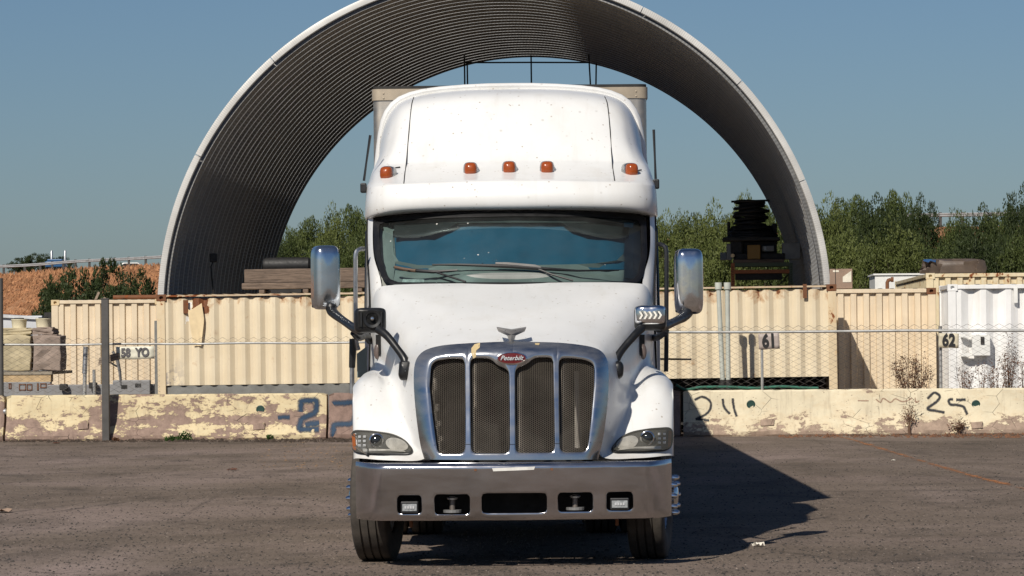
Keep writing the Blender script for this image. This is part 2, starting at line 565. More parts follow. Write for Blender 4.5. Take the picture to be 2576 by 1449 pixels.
def barrier(px0, px1, mat, label, seed):
    x0, x1 = PB.x(px0), PB.x(px1)
    root = PB.at(x0)
    L = x1 - x0
    o = thing('concrete_barrier', label, 'barrier', root, YB, 'concrete barriers along the back of the lot')
    rr = random.Random(seed)
    prof = [(0.02, 0.0), (0.0, 0.03), (0.0, 0.085), (0.06, 0.2), (0.125, 0.335), (0.15, 0.5), (0.175, BAR_H - 0.03), (0.195, BAR_H),
            (0.415, BAR_H), (0.435, BAR_H - 0.03), (0.485, 0.335), (0.61, 0.085), (0.61, 0.0)]
    n = 60
    rows = []
    for i in range(n + 1):
        x = L * i / n
        e = min(x, L - x)
        k = 0.025 * max(0, 1 - e / 0.05)
        row = []
        for q, (y, z) in enumerate(prof):
            chip = rr.random() < 0.07 and 5 < q < 10 or (q in (1, 2) and rr.random() < 0.10)
            row.append((x + (k * 0.4 if x < L / 2 else -k * 0.4), y + rr.uniform(-.004, .004) + (k if q < 7 else -k) + (0.016 if chip else 0), z + rr.uniform(-.004, .004) - (0.018 if chip and q > 4 else 0) - (k if 5 < q < 10 else 0)))
        rows.append(row)
    b = MB().grid(rows, flip=True)
    b.f.append(tuple(range(len(prof))))
    b.f.append(tuple(reversed(range(n * len(prof), (n + 1) * len(prof)))))
    body = b.build('barrier_body', mat, o, smooth=True, angle=24)
    # a bevelled lifting slot in the toe and a drain hole
    return o, body
bar0, _ = barrier(-260, 7, MB_left, 'peeling cream barrier at the left edge, only its end in view', 1)
bar1, body1 = barrier(10, 820, MB_left, 'long peeling cream barrier with dash and blue number, left of the truck', 2)
bar2, body2 = barrier(823, 1712, MB_mid, 'mostly bare brown barrier behind the truck with a blue numeral', 3)
bar3, body3 = barrier(1717, 2604, MB_right, 'faded cream barrier sprayed 24 and 25, right of the truck', 4)

barrier(2608, 3100, MB_right, 'faded cream barrier continuing past the right edge', 5)

def bvh_of(o):
    bpy.context.view_layer.update()
    me = o.data
    mw = o.matrix_world
    return BVHTree.FromPolygons([mw @ v.co for v in me.vertices], [tuple(p.vertices) for p in me.polygons])
def on_surface(bvh, px, py, off=0.005, fall=None):
    v = (M3 @ Vector(((px - 1288) / F, -(py - 724.5) / F, -1))).normalized()
    h = bvh.ray_cast(CAMLOC, v)
    if h[0] is None:
        return fall
    nrm = h[1]
    if nrm.dot(v) > 0: nrm = -nrm
    return h[0] + nrm * off

def mk_spray(name, c, edge=0.5, dens=1.0):
    m = Nodes(name)
    uv = m.coord('UV')
    y = m.sep(uv)[1]
    d = m.math('ABSOLUTE', m.math('SUBTRACT', y, 0.5))
    n = m.noise(m.pos(), 30, 4, 0.7)
    s = m.math('ADD', d, m.math('MULTIPLY', m.math('SUBTRACT', n, 0.5), 0.5))
    a = m.ramp(s, [(0.12, dens), (edge, 0.0)])
    m.set(color=c, rough=0.7)
    m.l(a, m.b.inputs['Alpha'])
    return m.mat
spray_blue = mk_spray('blue_spray_paint', (0.008, 0.038, 0.085), 0.47, 0.97)
spray_black = mk_spray('black_spray_paint', (0.018, 0.02, 0.028), 0.46, 0.95)
spray_red = mk_spray('faded_red_marker', (0.25, 0.09, 0.06), 0.46, 0.5)
def spray(name, strokes, wpx, bvh, mat, parent, label, n=6):
    b = MB(); b.uv = []
    inv = None
    bpy.context.view_layer.update()
    inv = parent.matrix_world.inverted()
    for st in strokes:
        pts = cr_line([(x, y, 0) for x, y in st], n)
        rows = []
        for i, p in enumerate(pts):
            q = pts[min(i + 1, len(pts) - 1)]; r_ = pts[max(i - 1, 0)]
            t = Vector((q[0] - r_[0], q[1] - r_[1])); t.normalize()
            nn = Vector((-t.y, t.x))
            row = []
            for k in range(5):
                f = (k / 4 - 0.5) * wpx
                s = on_surface(bvh, p[0] + nn.x * f, p[1] + nn.y * f)
                if s is None: row = None; break
                row.append(inv @ s)
            if row:
                rows.append(row)
                b.uv += [(i * 0.1, k / 4) for k in range(5)]
        if len(rows) > 1: b.grid(rows)
    o = b.build(name, mat, parent)
    o['label'] = label
    return o
v1, v2, v3 = bvh_of(body1), bvh_of(body2), bvh_of(body3)
spray('spray_mark', [[(699, 1051), (713, 1049), (729, 1050)]], 16, v1, spray_blue, bar1, 'blue sprayed dash')
spray('spray_number', [[(756, 1036), (757, 1022), (758, 1010), (776, 1008), (795, 1008), (796, 1024), (792, 1038), (776, 1046), (760, 1054), (755, 1068), (754, 1079), (778, 1080), (802, 1080)],
                       [(768, 1070), (785, 1066), (803, 1064)]], 22, v1, spray_blue, bar1, 'blue sprayed numeral 2')
spray('spray_number', [[(837, 1054), (837, 1034), (838, 1016), (862, 1014), (890, 1014), (894, 1040), (886, 1064), (862, 1067), (842, 1069), (839, 1082), (840, 1095), (862, 1096), (886, 1096)]], 20, v2, spray_blue, bar2, 'blue sprayed numeral 2')
spray('spray_number', [[(1747, 1006), (1768, 998), (1787, 1011), (1786, 1030), (1774, 1043), (1752, 1054), (1758, 1055), (1784, 1058)],
                       [(1818, 1003), (1822, 1025), (1836, 1041)], [(1843, 1002), (1846, 1025), (1853, 1048)]], 9, v3, spray_black, bar3, 'black sprayed number 24')
spray('spray_number', [[(2333, 1003), (2350, 988), (2364, 997), (2355, 1011), (2333, 1028), (2352, 1033), (2376, 1038)],
                       [(2429, 1005), (2408, 1006), (2388, 1005), (2390, 1017), (2408, 1019), (2424, 1024), (2433, 1043)]], 10, v3, spray_black, bar3, 'black sprayed number 25')
spray('spray_mark', [[(2158, 1008), (2185, 1008)], [(2203, 1004), (2215, 1012), (2222, 1002), (2240, 1012), (2252, 1003), (2268, 1010), (2282, 1008), (2300, 1000), (2304, 1012), (2313, 1008)]], 5, v3, spray_red, bar3, 'faded red scribble with an arrow')

green_dark = plain('dark_green_plastic', (0.012, 0.05, 0.04), 0.5)
def barrier_hole(bvh, par, px, py, rpx=7):
    bpy.context.view_layer.update()
    c = on_surface(bvh, px, py, -0.01)
    b = MB()
    b.lathe([(0.075, -0.014), (0.062, -0.018), (0.05, -0.012), (0.046, 0.05), (0.0, 0.05)], 18, Matrix.Rotation(R(90), 4, 'Z'))
    q = par.matrix_world.inverted() @ c
    b.build('drain_hole', green_dark, par, loc=q, smooth=True)
for bv, pa, x, y in ((v1, bar1, 655, 1030), (v3, bar3, 1889, 1017), (v3, bar3, 2455, 1017)):
    barrier_hole(bv, pa, x, y)
for bv, pa, x, y, w in ((v1, bar1, 652, 1073, 30), (v3, bar3, 1930, 1063, 34), (v3, bar3, 2458, 1070, 28), (v1, bar1, 210, 1072, 26)):
    bpy.context.view_layer.update()
    c = on_surface(bv, x, y, 0.002)
    q = pa.matrix_world.inverted() @ c
    wm = w / 147
    MB().prism([(-wm / 2, -0.02, 0.05), (wm / 2, -0.02, 0.065), (wm / 2, 0.05, 0.065), (-wm / 2, 0.05, 0.05)], (0, -0.028, -0.11)).build('lifting_wedge', MB_right if pa is bar3 else MB_left, pa, loc=q, bevel=0.008)

# ------------------------------------------------------------------ chain link fence
def link_mesh(x0, x1, z0, z1, p=0.090, r=0.0040, seed=0):
    b = MB()
    rr = random.Random(seed)
    n = int((x1 - x0) / p)
    hz = p * 0.52
    k = max(2, int((z1 - z0) / hz))
    for i in range(n):
        xc = x0 + (i + 0.5) * p
        pts = [Vector((xc + (p * 0.5 if ((i + j) % 2) else -p * 0.5) + rr.uniform(-.004, .004), 0.004 * (1 if (j + i) % 2 else -1), z0 + (z1 - z0) * j / k)) for j in range(k + 1)]
        b.tube(pts, r, 3, cap=False)
    # the twisted tips along the top
    return b
PF = PB.off(0.30)
def sleeve(b, x, z, r):
    b.tube([(x, 0, z - r), (x, 0, z + r)], r, 8)
fence_l = thing('chain_link_fence', 'pale chain link fence on the left, rail crossing the tan container', 'fence', PF.at(0, 0, 0), YB)
zr0, zr1 = PF.z(5, 868), PF.z(880, 862)
xl0, xl1 = PF.x(-60, 868), PF.x(930, 862)
slope = (zr1 - zr0) / (PF.x(880, 862) - PF.x(5, 868))
pts = [(xl0 + (xl1 - xl0) * i / 12, 0, zr0 + slope * (xl0 + (xl1 - xl0) * i / 12) + 0.006 * math.sin(i * 1.7)) for i in range(13)]
MB().tube(pts, 0.019, 10).build('top_rail', galv_dull, fence_l, smooth=True)
m = link_mesh(xl0, PF.x(405, 868), 0.83, zr0 + 0.11, seed=1)
tag(m.build('chain_link_mesh', wire_m, fence_l), None, None, kind='stuff')
m = link_mesh(PF.x(405, 868), xl1, zr0 + 0.0, zr0 + 0.10, r=0.003, seed=2)
tag(m.build('mesh_top_edge', wire_m, fence_l), None, None, kind='stuff')
xp = PF.x(4, 900)
MB().tube([(xp, -0.05, 0), (xp, -0.05, PF.z(4, 700))], 0.045, 12).build('fence_post', dark_post, fence_l, smooth=True)
MB().lathe([(0.0, -0.03), (0.05, -0.02), (0.06, 0.02), (0.03, 0.05), (0.0, 0.055)], 12).build('rail_end_cap', steel, fence_l, loc=(xp + 0.07, -0.09, PF.z(12, 1035)), smooth=True)

fence_r = thing('chain_link_fence', 'grey chain link fence on the right behind number signs 61 and 62', 'fence', PF.at(0, 0, 0), YB)
xr0, xr1 = PF.x(1600, 836), PF.x(2960, 830)
za, zb = PF.z(1660, 835), PF.z(2575, 830)
xa, xb = PF.x(1660, 835), PF.x(2575, 830)
sl = (zb - za) / (xb - xa)
pts = [(xr0 + (xr1 - xr0) * i / 12, 0, za + sl * (xr0 + (xr1 - xr0) * i / 12 - xa) - 0.012 * math.sin(math.pi * (i % 6) / 6)) for i in range(13)]
MB().tube(pts, 0.024, 10).build('top_rail', galv_dull, fence_r, smooth=True)
m = link_mesh(xr0, xr1, 0.70, za + 0.09, seed=3)
tag(m.build('chain_link_mesh', wire_m, fence_r), None, None, kind='stuff')
for px in (2366, 2790):
    x = PF.x(px, 900)
    MB().tube([(x, 0.035, 0.0), (x, 0.035, za + 0.06)], 0.03, 10).build('fence_post', galv_dull, fence_r, smooth=True)

# ------------------------------------------------------------------ signs on the fence
sign_m = plain('weathered_cream_sign', (0.62, 0.56, 0.42), 0.6, 0, 0.3, 7)
ink_m = plain('black_sign_ink', (0.012, 0.012, 0.013), 0.6)
def number_sign(txt, px0, py0, px1, py1, label, post=None, tilt=0.0, size=1.2, squeeze=0.75, mat=sign_m, ink=ink_m):
    PS = PF.off(-0.06)
    x0, z1 = PS.hit(px0, py0); x1, z0 = PS.hit(px1, py1)
    w, h = x1 - x0, z1 - z0
    o = thing('number_sign', label, 'sign', PS.at((x0 + x1) / 2, 0, 0), YB)
    b = MB()
    rr = random.Random(len(txt))
    rows = []
    for j in range(5):
        rows.append([Vector((w * (i / 8 - .5) , 0.006 * math.sin(i * 1.1 + j), h * (j / 4 - .5) + (rr.uniform(-.006, .006) if j in (0, 4) else 0))) for i in range(9)])
    b.grid(rows)
    rot = (0, -tilt, 0)
    b.build('sign_plate', mat, o, loc=(0, 0, (z0 + z1) / 2), rot=rot, solid=0.006, smooth=True)
    me = text_mesh(txt, h * size, offset=0.012 * h / 0.26, extrude=0.0015)
    for v in me.vertices: v.co.x *= squeeze
    link('sign_number', me, ink, o, loc=(0, -0.013, (z0 + z1) / 2), rot=(R(90), -tilt, 0))
    if post:
        xp = PS.x(post, 920) - (x0 + x1) / 2
        MB().tube([(xp, 0.04, 0.02), (xp, 0.04, z1 - 0.02)], 0.024, 8).build('sign_post', galv_dull, o, smooth=True)
    return o
number_sign('61', 1908, 839, 1961, 878, 'greyish sign reading 61 on a thin post by the fence', 1917, R(2), mat=plain('mauve_grey_sign', (.42, .36, .33), .6, 0, .25, 7))
number_sign('62', 2361, 839, 2412, 875, 'cream sign reading 62 beside the white container', None, R(-2))
grey_ink = plain('faded_grey_ink', (0.10, 0.095, 0.10), 0.6)
number_sign('58  YO', 292, 872, 388, 903, 'wide pale board reading 58 YO tied to the left fence', None, R(1), size=0.92, squeeze=0.82, mat=plain('pale_cream_board', (0.70, 0.68, 0.56), 0.55, 0, 0.25, 8), ink=grey_ink)
# tilted slats beside it
PS = PF.off(-0.07)
x0, z0 = PS.hit(248, 912)
o = thing('broken_slat_board', 'broken bleached slat board hanging tilted on the left fence', 'board', PS.at(x0, 0, z0), YB)
for k in range(3):
    MB().box((0.17 + 0.02 * k, -0.006 * k, 0.035 * k - 0.02), (0.36, 0.018, 0.052)).build('slat', pale_wood, o, rot=(0, -R(15), 0), bevel=0.004)
MB().box((0.2, 0.015, 0.0), (0.03, 0.014, 0.17)).build('batten', pale_wood, o, rot=(0, -R(15), 0))

# tall square post before the barrier
xq = PB.x(269, 1100)
zt = PB.off(-0.06).z(269, 752)
o = thing('steel_post', 'tall brown grey square steel post standing before the left barrier', 'post', PB.at(xq, -0.075, 0), YB)
MB().bb(-0.062, 0.062, -0.05, 0.05, 0, zt).build('post_shaft', dark_post, o, bevel=0.008)
MB().bb(-0.07, 0.07, -0.06, 0.06, zt, zt + 0.012).build('post_cap', dark_post, o)

# ------------------------------------------------------------------ shipping containers
def corr_profile(x0, x1, pitch, depth, fr):
    """polyline (x, y) of a trapezoid sheet; fr = outer flat, slope, inner flat, slope as shares"""
    out = []
    n = max(1, round((x1 - x0) / pitch))
    p = (x1 - x0) / n
    a, b_, c, d_ = fr
    for i in range(n):
        x = x0 + i * p
        out += [(x, 0.0), (x + a * p, 0.0), (x + (a + b_) * p, depth), (x + (a + b_ + c) * p, depth)]
    out.append((x1, 0.0))
    return out
SIDE_FR = (0.20, 0.30, 0.20, 0.30)
END_FR = (0.42, 0.06, 0.44, 0.08)
hole_m = plain('dark_hole', (0.008, 0.007, 0.006), 0.9)
def casting(mat, parent, loc, w=0.178, h=0.118, d=0.162):
    hole = roundpoly([(-0.036, -0.03), (0.036, -0.03), (0.036, 0.03), (-0.036, 0.03)], 0.028, 4)
    outer = [Vector(p) for p in ((-w / 2, -h / 2), (w / 2, -h / 2), (w / 2, h / 2), (-w / 2, h / 2))]
    ang = sorted(set([round(math.atan2(p.y, p.x), 5) for p in outer] + [round(-math.pi + 2 * math.pi * k / 24, 5) for k in range(24)]))
    c = Vector((0, 0))
    ro = [ray_poly(c, a, outer) for a in ang]; ri = [ray_poly(c, a, hole) for a in ang]
    b = MB()
    b.grid([[(p.x, 0, p.y) for p in ro], [(p.x, 0, p.y) for p in ri], [(p.x, 0.05, p.y) for p in ri]], closed=True)
    b.f.append(tuple(len(b.v) - len(ang) + k for k in range(len(ang))))
    b.grid([[(p.x, d, p.y) for p in ro], [(p.x, 0, p.y) for p in ro]], closed=True)
    return b.build('corner_casting', mat, parent, loc=loc)

def container(label, loc, yaw, w, d, h, mats, fr, pitch, depth, cut=0.0, beam=None, ry=0.0, side_pitch=0.278, group='shipping containers', bot=0.16):
    """w along the front, d going back; mats = (panel, frame, casting)"""
    o = thing('shipping_container', label, 'container', loc, yaw, group, ry)
    mp, mf, mc = mats
    pw = 0.15
    for (x, y) in ((0, 0), (w - pw, 0), (0, d - pw), (w - pw, d - pw)):
        MB().bb(x, x + pw, y, y + pw, 0.0, h - 0.118).build('corner_post', mf, o, bevel=0.012)
    for (x, y) in ((0.084, -0.006), (w - 0.084, -0.006), (0.084, d - 0.156), (w - 0.084, d - 0.156)):
        casting(mc, o, (x, y, h - 0.059))
    MB().bb(0.175, w - 0.175, 0.0, 0.06, h - 0.085, h - 0.012).build('top_rail', mf, o, bevel=0.006)
    for x in (0.0, w - 0.06):
        MB().bb(x, x + 0.06, 0.17, d - 0.17, h - 0.085, h - 0.012).build('side_rail', mf, o, bevel=0.006)
    z0 = cut if cut else bot
    prof = corr_profile(pw, w - pw, pitch, depth, fr)
    MB().grid([[(x, 0.022 + y, z0) for x, y in prof], [(x, 0.022 + y, h - 0.08) for x, y in prof]]).build('front_panel', mp, o)
    prof = corr_profile(pw, d - pw, side_pitch, 0.036, SIDE_FR)
    MB().grid([[(0.022 + y, x, 0.16) for x, y in prof], [(0.022 + y, x, h - 0.08) for x, y in prof]], flip=True).build('side_panel', mp, o)
    MB().grid([[(w - 0.022 - y, x, 0.16) for x, y in prof], [(w - 0.022 - y, x, h - 0.08) for x, y in prof]]).build('side_panel', mp, o)
    MB().bb(pw, w - pw, d - 0.05, d - 0.04, 0.16, h - 0.08).build('rear_panel', mp, o)
    # roof with its own corrugation
    n = int(w / 0.21)
    rows = [[], []]
    for i in range(n * 4 + 1):
        x = 0.03 + (w - 0.06) * i / (n * 4)
        z = h - 0.02 + (0.018 if (i % 4) in (1, 2) else 0.0)
        rows[0].append((x, 0.03, z)); rows[1].append((x, d - 0.03, z))
    MB().grid(rows).build('roof', mf, o)
    if not cut:
        MB().bb(pw, w - pw, 0.0, 0.06, 0.0, 0.158).build('bottom_rail', mf, o)
    for x in (0.0, w - 0.06):
        MB().bb(x, x + 0.06, 0.16, d - 0.16, 0.0, 0.155).build('bottom_rail', mf, o)
    MB().bb(0.06, w - 0.06, 0.1, d - 0.05, 0.12, 0.15).build('floor_deck', dark_m, o)
    return o
tan = (0.80, 0.62, 0.38)
def mk_container_tan():
    """tan paint, streaks, rust at the top edge, one torn place with bare rust and grey scuffs low on the left"""
    m = Nodes('tan_container_paint')
    v = m.coord('Object')
    xyz = m.sep(v)
    tone = m.noise(v, 1.0, 5, 0.6)
    st = m.noise(m.coord('Object', (7, 7, 0.5)), 1.0, 5, 0.65)
    c = m.ramp(tone, [(0.25, (0.64, 0.535, 0.375)), (0.75, (0.78, 0.685, 0.51))])
    c = m.mix(m.ramp(st, [(0.52, 0.0), (0.85, 0.3)]), c, (0.46, 0.33, 0.18))
    c = m.mix(m.ramp(st, [(0.2, 0.4), (0.4, 0.0)]), c, (0.86, 0.77, 0.60))
    up = m.ramp(m.math('DIVIDE', xyz[2], 2.6), [(0.82, 0.0), (0.975, 0.20)])
    n1 = m.noise(v, 4.0, 6, 0.65, 0.4)
    s = m.math('ADD', n1, up)
    stv = m.noise(m.coord('Object', (5, 5, 0.9)), 1.0, 5, 0.6)
    s = m.math('ADD', m.math('MULTIPLY', s, 0.7), m.math('MULTIPLY', stv, 0.32))
    c = m.mix(m.ramp(s, [(0.60, 0.0), (0.70, 0.7)]), c, (0.42, 0.23, 0.10))
    rust = m.ramp(m.noise(v, 30, 4, 0.7), [(0.3, (0.10, 0.035, 0.014)), (0.7, (0.26, 0.095, 0.035))])
    c = m.mix(m.ramp(s, [(0.70, 0.0), (0.725, 1.0)]), c, rust)
    spt = m.n('ShaderNodeMapping'); spt.inputs['Scale'].default_value = (2.3, 0.0, 1.5); m.l(v, spt.inputs[0])
    wob = m.noise(v, 14, 4, .7)
    vd = m.math('ADD', m.voro(spt.outputs[0], 1.0), m.math('MULTIPLY', m.math('SUBTRACT', wob, .5), .16))
    right = m.ramp(m.math('DIVIDE', xyz[0], 12.2), [(0.45, 0.25), (0.75, 1.0)])
    c = m.mix(m.math('MULTIPLY', m.ramp(vd, [(0.05, 0.75), (0.13, 0.0)]), right), c, (0.40, 0.20, 0.08))
    c = m.mix(m.math('MULTIPLY', m.ramp(vd, [(0.035, 1.0), (0.055, 0.0)]), right), c, rust)
    # torn place
    def boxmask(x0, x1, z0, z1, soft=0.06):
        n = m.math('MULTIPLY', m.math('SUBTRACT', m.noise(v, 6, 4, .7), 0.5), 0.22)
        ax = m.math('ADD', xyz[0], n); az = m.math('ADD', xyz[2], m.math('MULTIPLY', n, 1.3))
        a = m.math('MULTIPLY', m.math('GREATER_THAN', ax, x0), m.math('LESS_THAN', ax, x1))
        b = m.math('MULTIPLY', m.math('GREATER_THAN', az, z0), m.math('LESS_THAN', az, z1))
        return m.math('MULTIPLY', a, b)
    c = m.mix(boxmask(0.62, 0.92, 2.22, 2.56), c, rust)
    c = m.mix(boxmask(0.53, 0.60, 2.10, 2.42), c, (0.85, 0.84, 0.80))
    gm = m.math('MULTIPLY', m.math('MULTIPLY', m.ramp(xyz[0], [(0.25, 1.0), (0.6, 0.0)]), m.ramp(m.math('DIVIDE', xyz[2], 2.6), [(0.36, 1.0), (0.6, 0.0)])), m.ramp(m.noise(v, 3.2, 5, .65), [(.46, 0), (.52, .85)]))
    c = m.mix(gm, c, (0.22, 0.20, 0.21))
    m.set(color=c, rough=0.55)
    m.bump(m.math('ADD', m.noise(v, 2.2, 4, .6), m.math('MULTIPLY', n1, 0.3)), 0.2, 0.02)
    return m.mat
tan_m = mk_container_tan()
tan_frame = rusty('tan_frame_paint', (0.72, 0.585, 0.39), 0.75)
tan_c_early = rusty('rust_eaten_rail_paint', (0.58, 0.46, 0.32), 1.0)
rust_m = rusty('rusted_steel', (0.17, 0.07, 0.03), 0.9, rough=0.8)
tan_b = rusty('pale_tan_container_paint', (0.73, 0.61, 0.445), 0.12, spot=1.5)
tan_c = rusty('rust_streaked_cream_paint', (0.72, 0.62, 0.42), 0.75)
white_c = rusty('white_container_paint', (0.86, 0.86, 0.84), 0.02)
# the long one across the yard
PA = W(397, 900, 66.2)
PC = Plane((PA.x, PA.y, 0), YAW)
CW = PC.x(2107, 850)
tlt = math.atan2(PC.z(2095, 716) - PC.z(400, 742), CW)
zL = PC.z(400, 741)
cont_main = container('long tan container across the yard behind the truck, rust along its roof edge', (PA.x, PA.y, zL - 2.59), YAW, CW, 2.40, 2.59, (tan_m, tan_frame, rust_m), SIDE_FR, 0.278, 0.050, cut=2.59 - 1.64, ry=-tlt)
for ch in cont_main.children:
    if ch.name.startswith('top_rail'):
        ch.data.materials.clear(); ch.data.materials.append(tan_c_early); ch.scale = (1, 1, .45); ch.location.z = .55 * (2.59 - .02)
concrete_m = plain('stained_grey_concrete', (0.20, 0.20, 0.19), 0.85, 0, 0.4, 3, 0.3, 30)
b = MB(); b.bb(0.16, CW * 0.52, 0.06, 0.16, 0.0, 0.945)
b.build('grey_sill_beam', concrete_m, cont_main)
b = MB(); b.bb(CW * 0.52, CW - 0.16, 1.9, 2.0, 0.0, 0.945)
b.build('gap_shade_sheet', dark_m, cont_main)  # dark sheet added inside the open gap, standing in for its shade
# small fixings on its face
for px, py, w_, h_ in ((469, 772, 0.09, 0.24), (2027, 742, 0.07, 0.25), (2028, 742, 0.0, 0.0)):
    if not w_: continue
    x, z = PC.hit(px, py)
    MB().bb(x - w_ / 2, x + w_ / 2, 0.0, 0.018, z - h_ / 2 - (zL - 2.59), z + h_ / 2 - (zL - 2.59)).build('lashing_bracket', rust_m, cont_main)
# torn vinyl hanging from it
b = MB()
x0, zt_ = PC.hit(476, 752)
rows = []
for j in range(9):
    t = j / 8
    rows.append([(x0 + (0.05 + 0.18 * t) * 0 + (i / 6) * (0.30 - 0.10 * abs(t - .4)) - 0.02 + 0.10 * t * (1 - i / 6), 0.008 - 0.02 * abs(math.sin(i * 1.9 + j * .5)), zt_ - (zL - 2.59) - 0.05 - 0.80 * t - 0.16 * (1 - t) * (1 - abs(i / 6 - .2))) for i in range(7)])
b.grid(rows)
b.build('torn_wrap', plain('tan_vinyl', (0.78, 0.62, 0.38), 0.6, 0, .15, 5), cont_main, smooth=True)

# left container, farther back
P = W(130, 900, 80)
zt = W(200, 754, 80).z
container('tan container end with deep ribs, left of the long container', (P.x, P.y, zt - 2.59), YAW, 2.44, 6.06, 2.59, (tan_b, tan_b, rusty('tan_casting', (0.7, 0.55, 0.33), 0.7)), END_FR, 0.255, 0.05)
# right container end
P = W(2356, 900, 68.5)
zt = W(2340, 724, 68.5).z
container('tan container end beside the white container, its corner in shade', (P.x - 2.44 * math.cos(YAW), P.y - 2.44 * math.sin(YAW), zt - 2.59), YAW, 2.44, 6.06, 2.59, (tan_b, tan_b, rust_m), END_FR, 0.237, 0.05)
# white container
P = W(2386, 900, 66.0)
zt = W(2400, 715, 66.0).z
cont_white = container('white painted container at the right edge with a small box', (P.x, P.y, zt - 2.59), YAW, 6.06, 2.44, 2.59, (white_c, white_c, white_c), SIDE_FR, 0.44, 0.085)
PW = Plane((P.x, P.y, 0), YAW)
x, z = PW.hit(2467, 868)
ebox = thing('electrical_box', 'small white electrical box with a lever on the white container', 'box', PW.at(x, 0, z), YAW)
wp = plain('white_enamel', (0.80, 0.80, 0.77), 0.4, 0, .12)
MB().bb(-0.16, 0.16, -0.16, -0.005, -0.19, 0.19).build('box_body', wp, ebox, bevel=0.01)
MB().bb(-0.012, 0.05, -0.185, -0.16, 0.02, 0.15).build('lever_plate', dark_m, ebox)
for zz in (0.17, -0.17):
    MB().bb(-0.36, -0.16, -0.10, -0.005, zz - 0.03, zz + 0.03).build('bracket_arm', wp, ebox)
x, z = PW.hit(2555, 742)
MB().bb(x - .035, x + .035, -0.005, 0.02, z - (zt - 2.59) - .14, z - (zt - 2.59) + .14).build('vent_cover', wp, cont_white)
# rear right container
P = W(2331, 800, 74.3)
zt = W(2345, 687, 74.3).z
container('rust streaked cream container with a covered heap on its roof', (P.x, P.y, zt - 2.9), YAW, 6.06, 12.19, 2.9, (tan_c, tan_c, tan_c), END_FR, 0.245, 0.05)
# tarp heap on it
tarp_m = plain('brown_tarpaulin', (0.105, 0.078, 0.062), 0.6, 0, 0.4, 3, .2, 9)
P2 = W(2398, 688, 75.6)
o = thing('tarp_heap', 'crumpled brown tarpaulin over a load on the rear container', 'tarp', (P2.x, P2.y, zt + 0.0), YAW)
rr = random.Random(11)
rows = []
hw, hh, hd = 0.60, 0.27, 0.45
nn = 34
for j in range(13):
    t = j / 12
    ring = []
    for i in range(nn):
        a = 2 * math.pi * i / nn
        sx = math.copysign(abs(math.cos(a)) ** 0.4, math.cos(a)); sy = math.copysign(abs(math.sin(a)) ** 0.5, math.sin(a))
        k = (1.0 if t < 0.55 else math.cos((t - .55) / .45 * math.pi / 2) ** 0.45) if t < 1 else 0
        fold = 0.075 * math.sin(i * 2.3 + 3 * math.sin(t * 2.1 + i * .3)) * (1 - .8 * t) + rr.uniform(-.02, .02)
        z = hh * (t / .55 if t < .55 else 1 + 0.1 * (t - .55)) + 0.03 * math.sin(i * .9) * t
        ring.append((sx * hw * (1.06 - .1 * t) * k + fold, sy * hd * k + fold, max(0.012, z)))
    rows.append(ring)
MB().grid(rows, closed=True, flip=True).build('tarp_cover', tarp_m, o, smooth=True, angle=30)
MB().bb(-0.55, 0.5, -0.35, 0.4, 0.0, 0.24).build('pallet_load', timber_m, o)
blue_tarp = plain('blue_tarpaulin', (0.03, 0.09, 0.22), 0.5)
MB().grid([[(-0.64 + .05 * i, -0.5 + .006 * (i % 2), 0.27 - 0.018 * ((i * 7) % 3)) for i in range(6)], [(-0.62 + .05 * i, -0.38, 0.30) for i in range(6)]]).build('blue_tarp_corner', blue_tarp, o, solid=0.006)

# white box behind, pipe and carton on the right container
P = W(2202, 800, 90)
zt = W(2260, 692, 90).z
o = thing('white_shed', 'plain white flat topped shed behind the right containers', 'shed', (P.x, P.y, 0), YAW)
MB().bb(0, 2.6, 0, 3, 0, zt).build('wall', wp, o)
MB().bb(-0.04, 2.64, -0.04, 3.04, zt, zt + 0.04).build('roof', wp, o)
PT = W(2232, 716, 69.6)
zroof = W(2340, 724, 68.5).z
o = thing('roof_vent_pipe', 'rusty elbow pipe standing on the right tan container', 'pipe', (PT.x, PT.y, zroof), YAW)
MB().tube([(0, 0, 0), (0, 0, .12), (0.02, 0, .16), (.07, 0, .175)], 0.035, 10).build('pipe_stem', rust_m, o, smooth=True)
MB().tube([(.07, 0, .175), (.12, 0, .175)], 0.05, 10).build('pipe_cap', rust_m, o, smooth=True)
PT = W(2116, 717, 68.65)
carton_m = plain('brown_cardboard', (0.30, 0.21, 0.155), 0.8, 0, .2, 4)
o = thing('cardboard_carton', 'brown cardboard carton with white labels right of the arch', 'carton', (PT.x, PT.y, zroof), YAW)
MB().bb(-0.21, 0.21, 0, 0.4, 0, 0.37).build('carton_body', carton_m, o, bevel=0.006)
pap = plain('white_paper_label', (0.75, 0.70, 0.58), 0.6)
MB().prism([(0.03, -0.004, 0.12), (0.19, -0.004, 0.12), (0.19, -0.004, 0.33), (0.1, -0.004, 0.27), (0.03, -0.004, 0.22)], (0, -0.004, 0)).build('paper_label', pap, o)
MB().bb(-0.15, -0.04, -0.006, -0.002, 0.31, 0.345).build('paper_label', pap, o)
MB().bb(-0.11, -0.10, -0.008, -0.003, 0.0, 0.37).build('strap', dark_m, o)

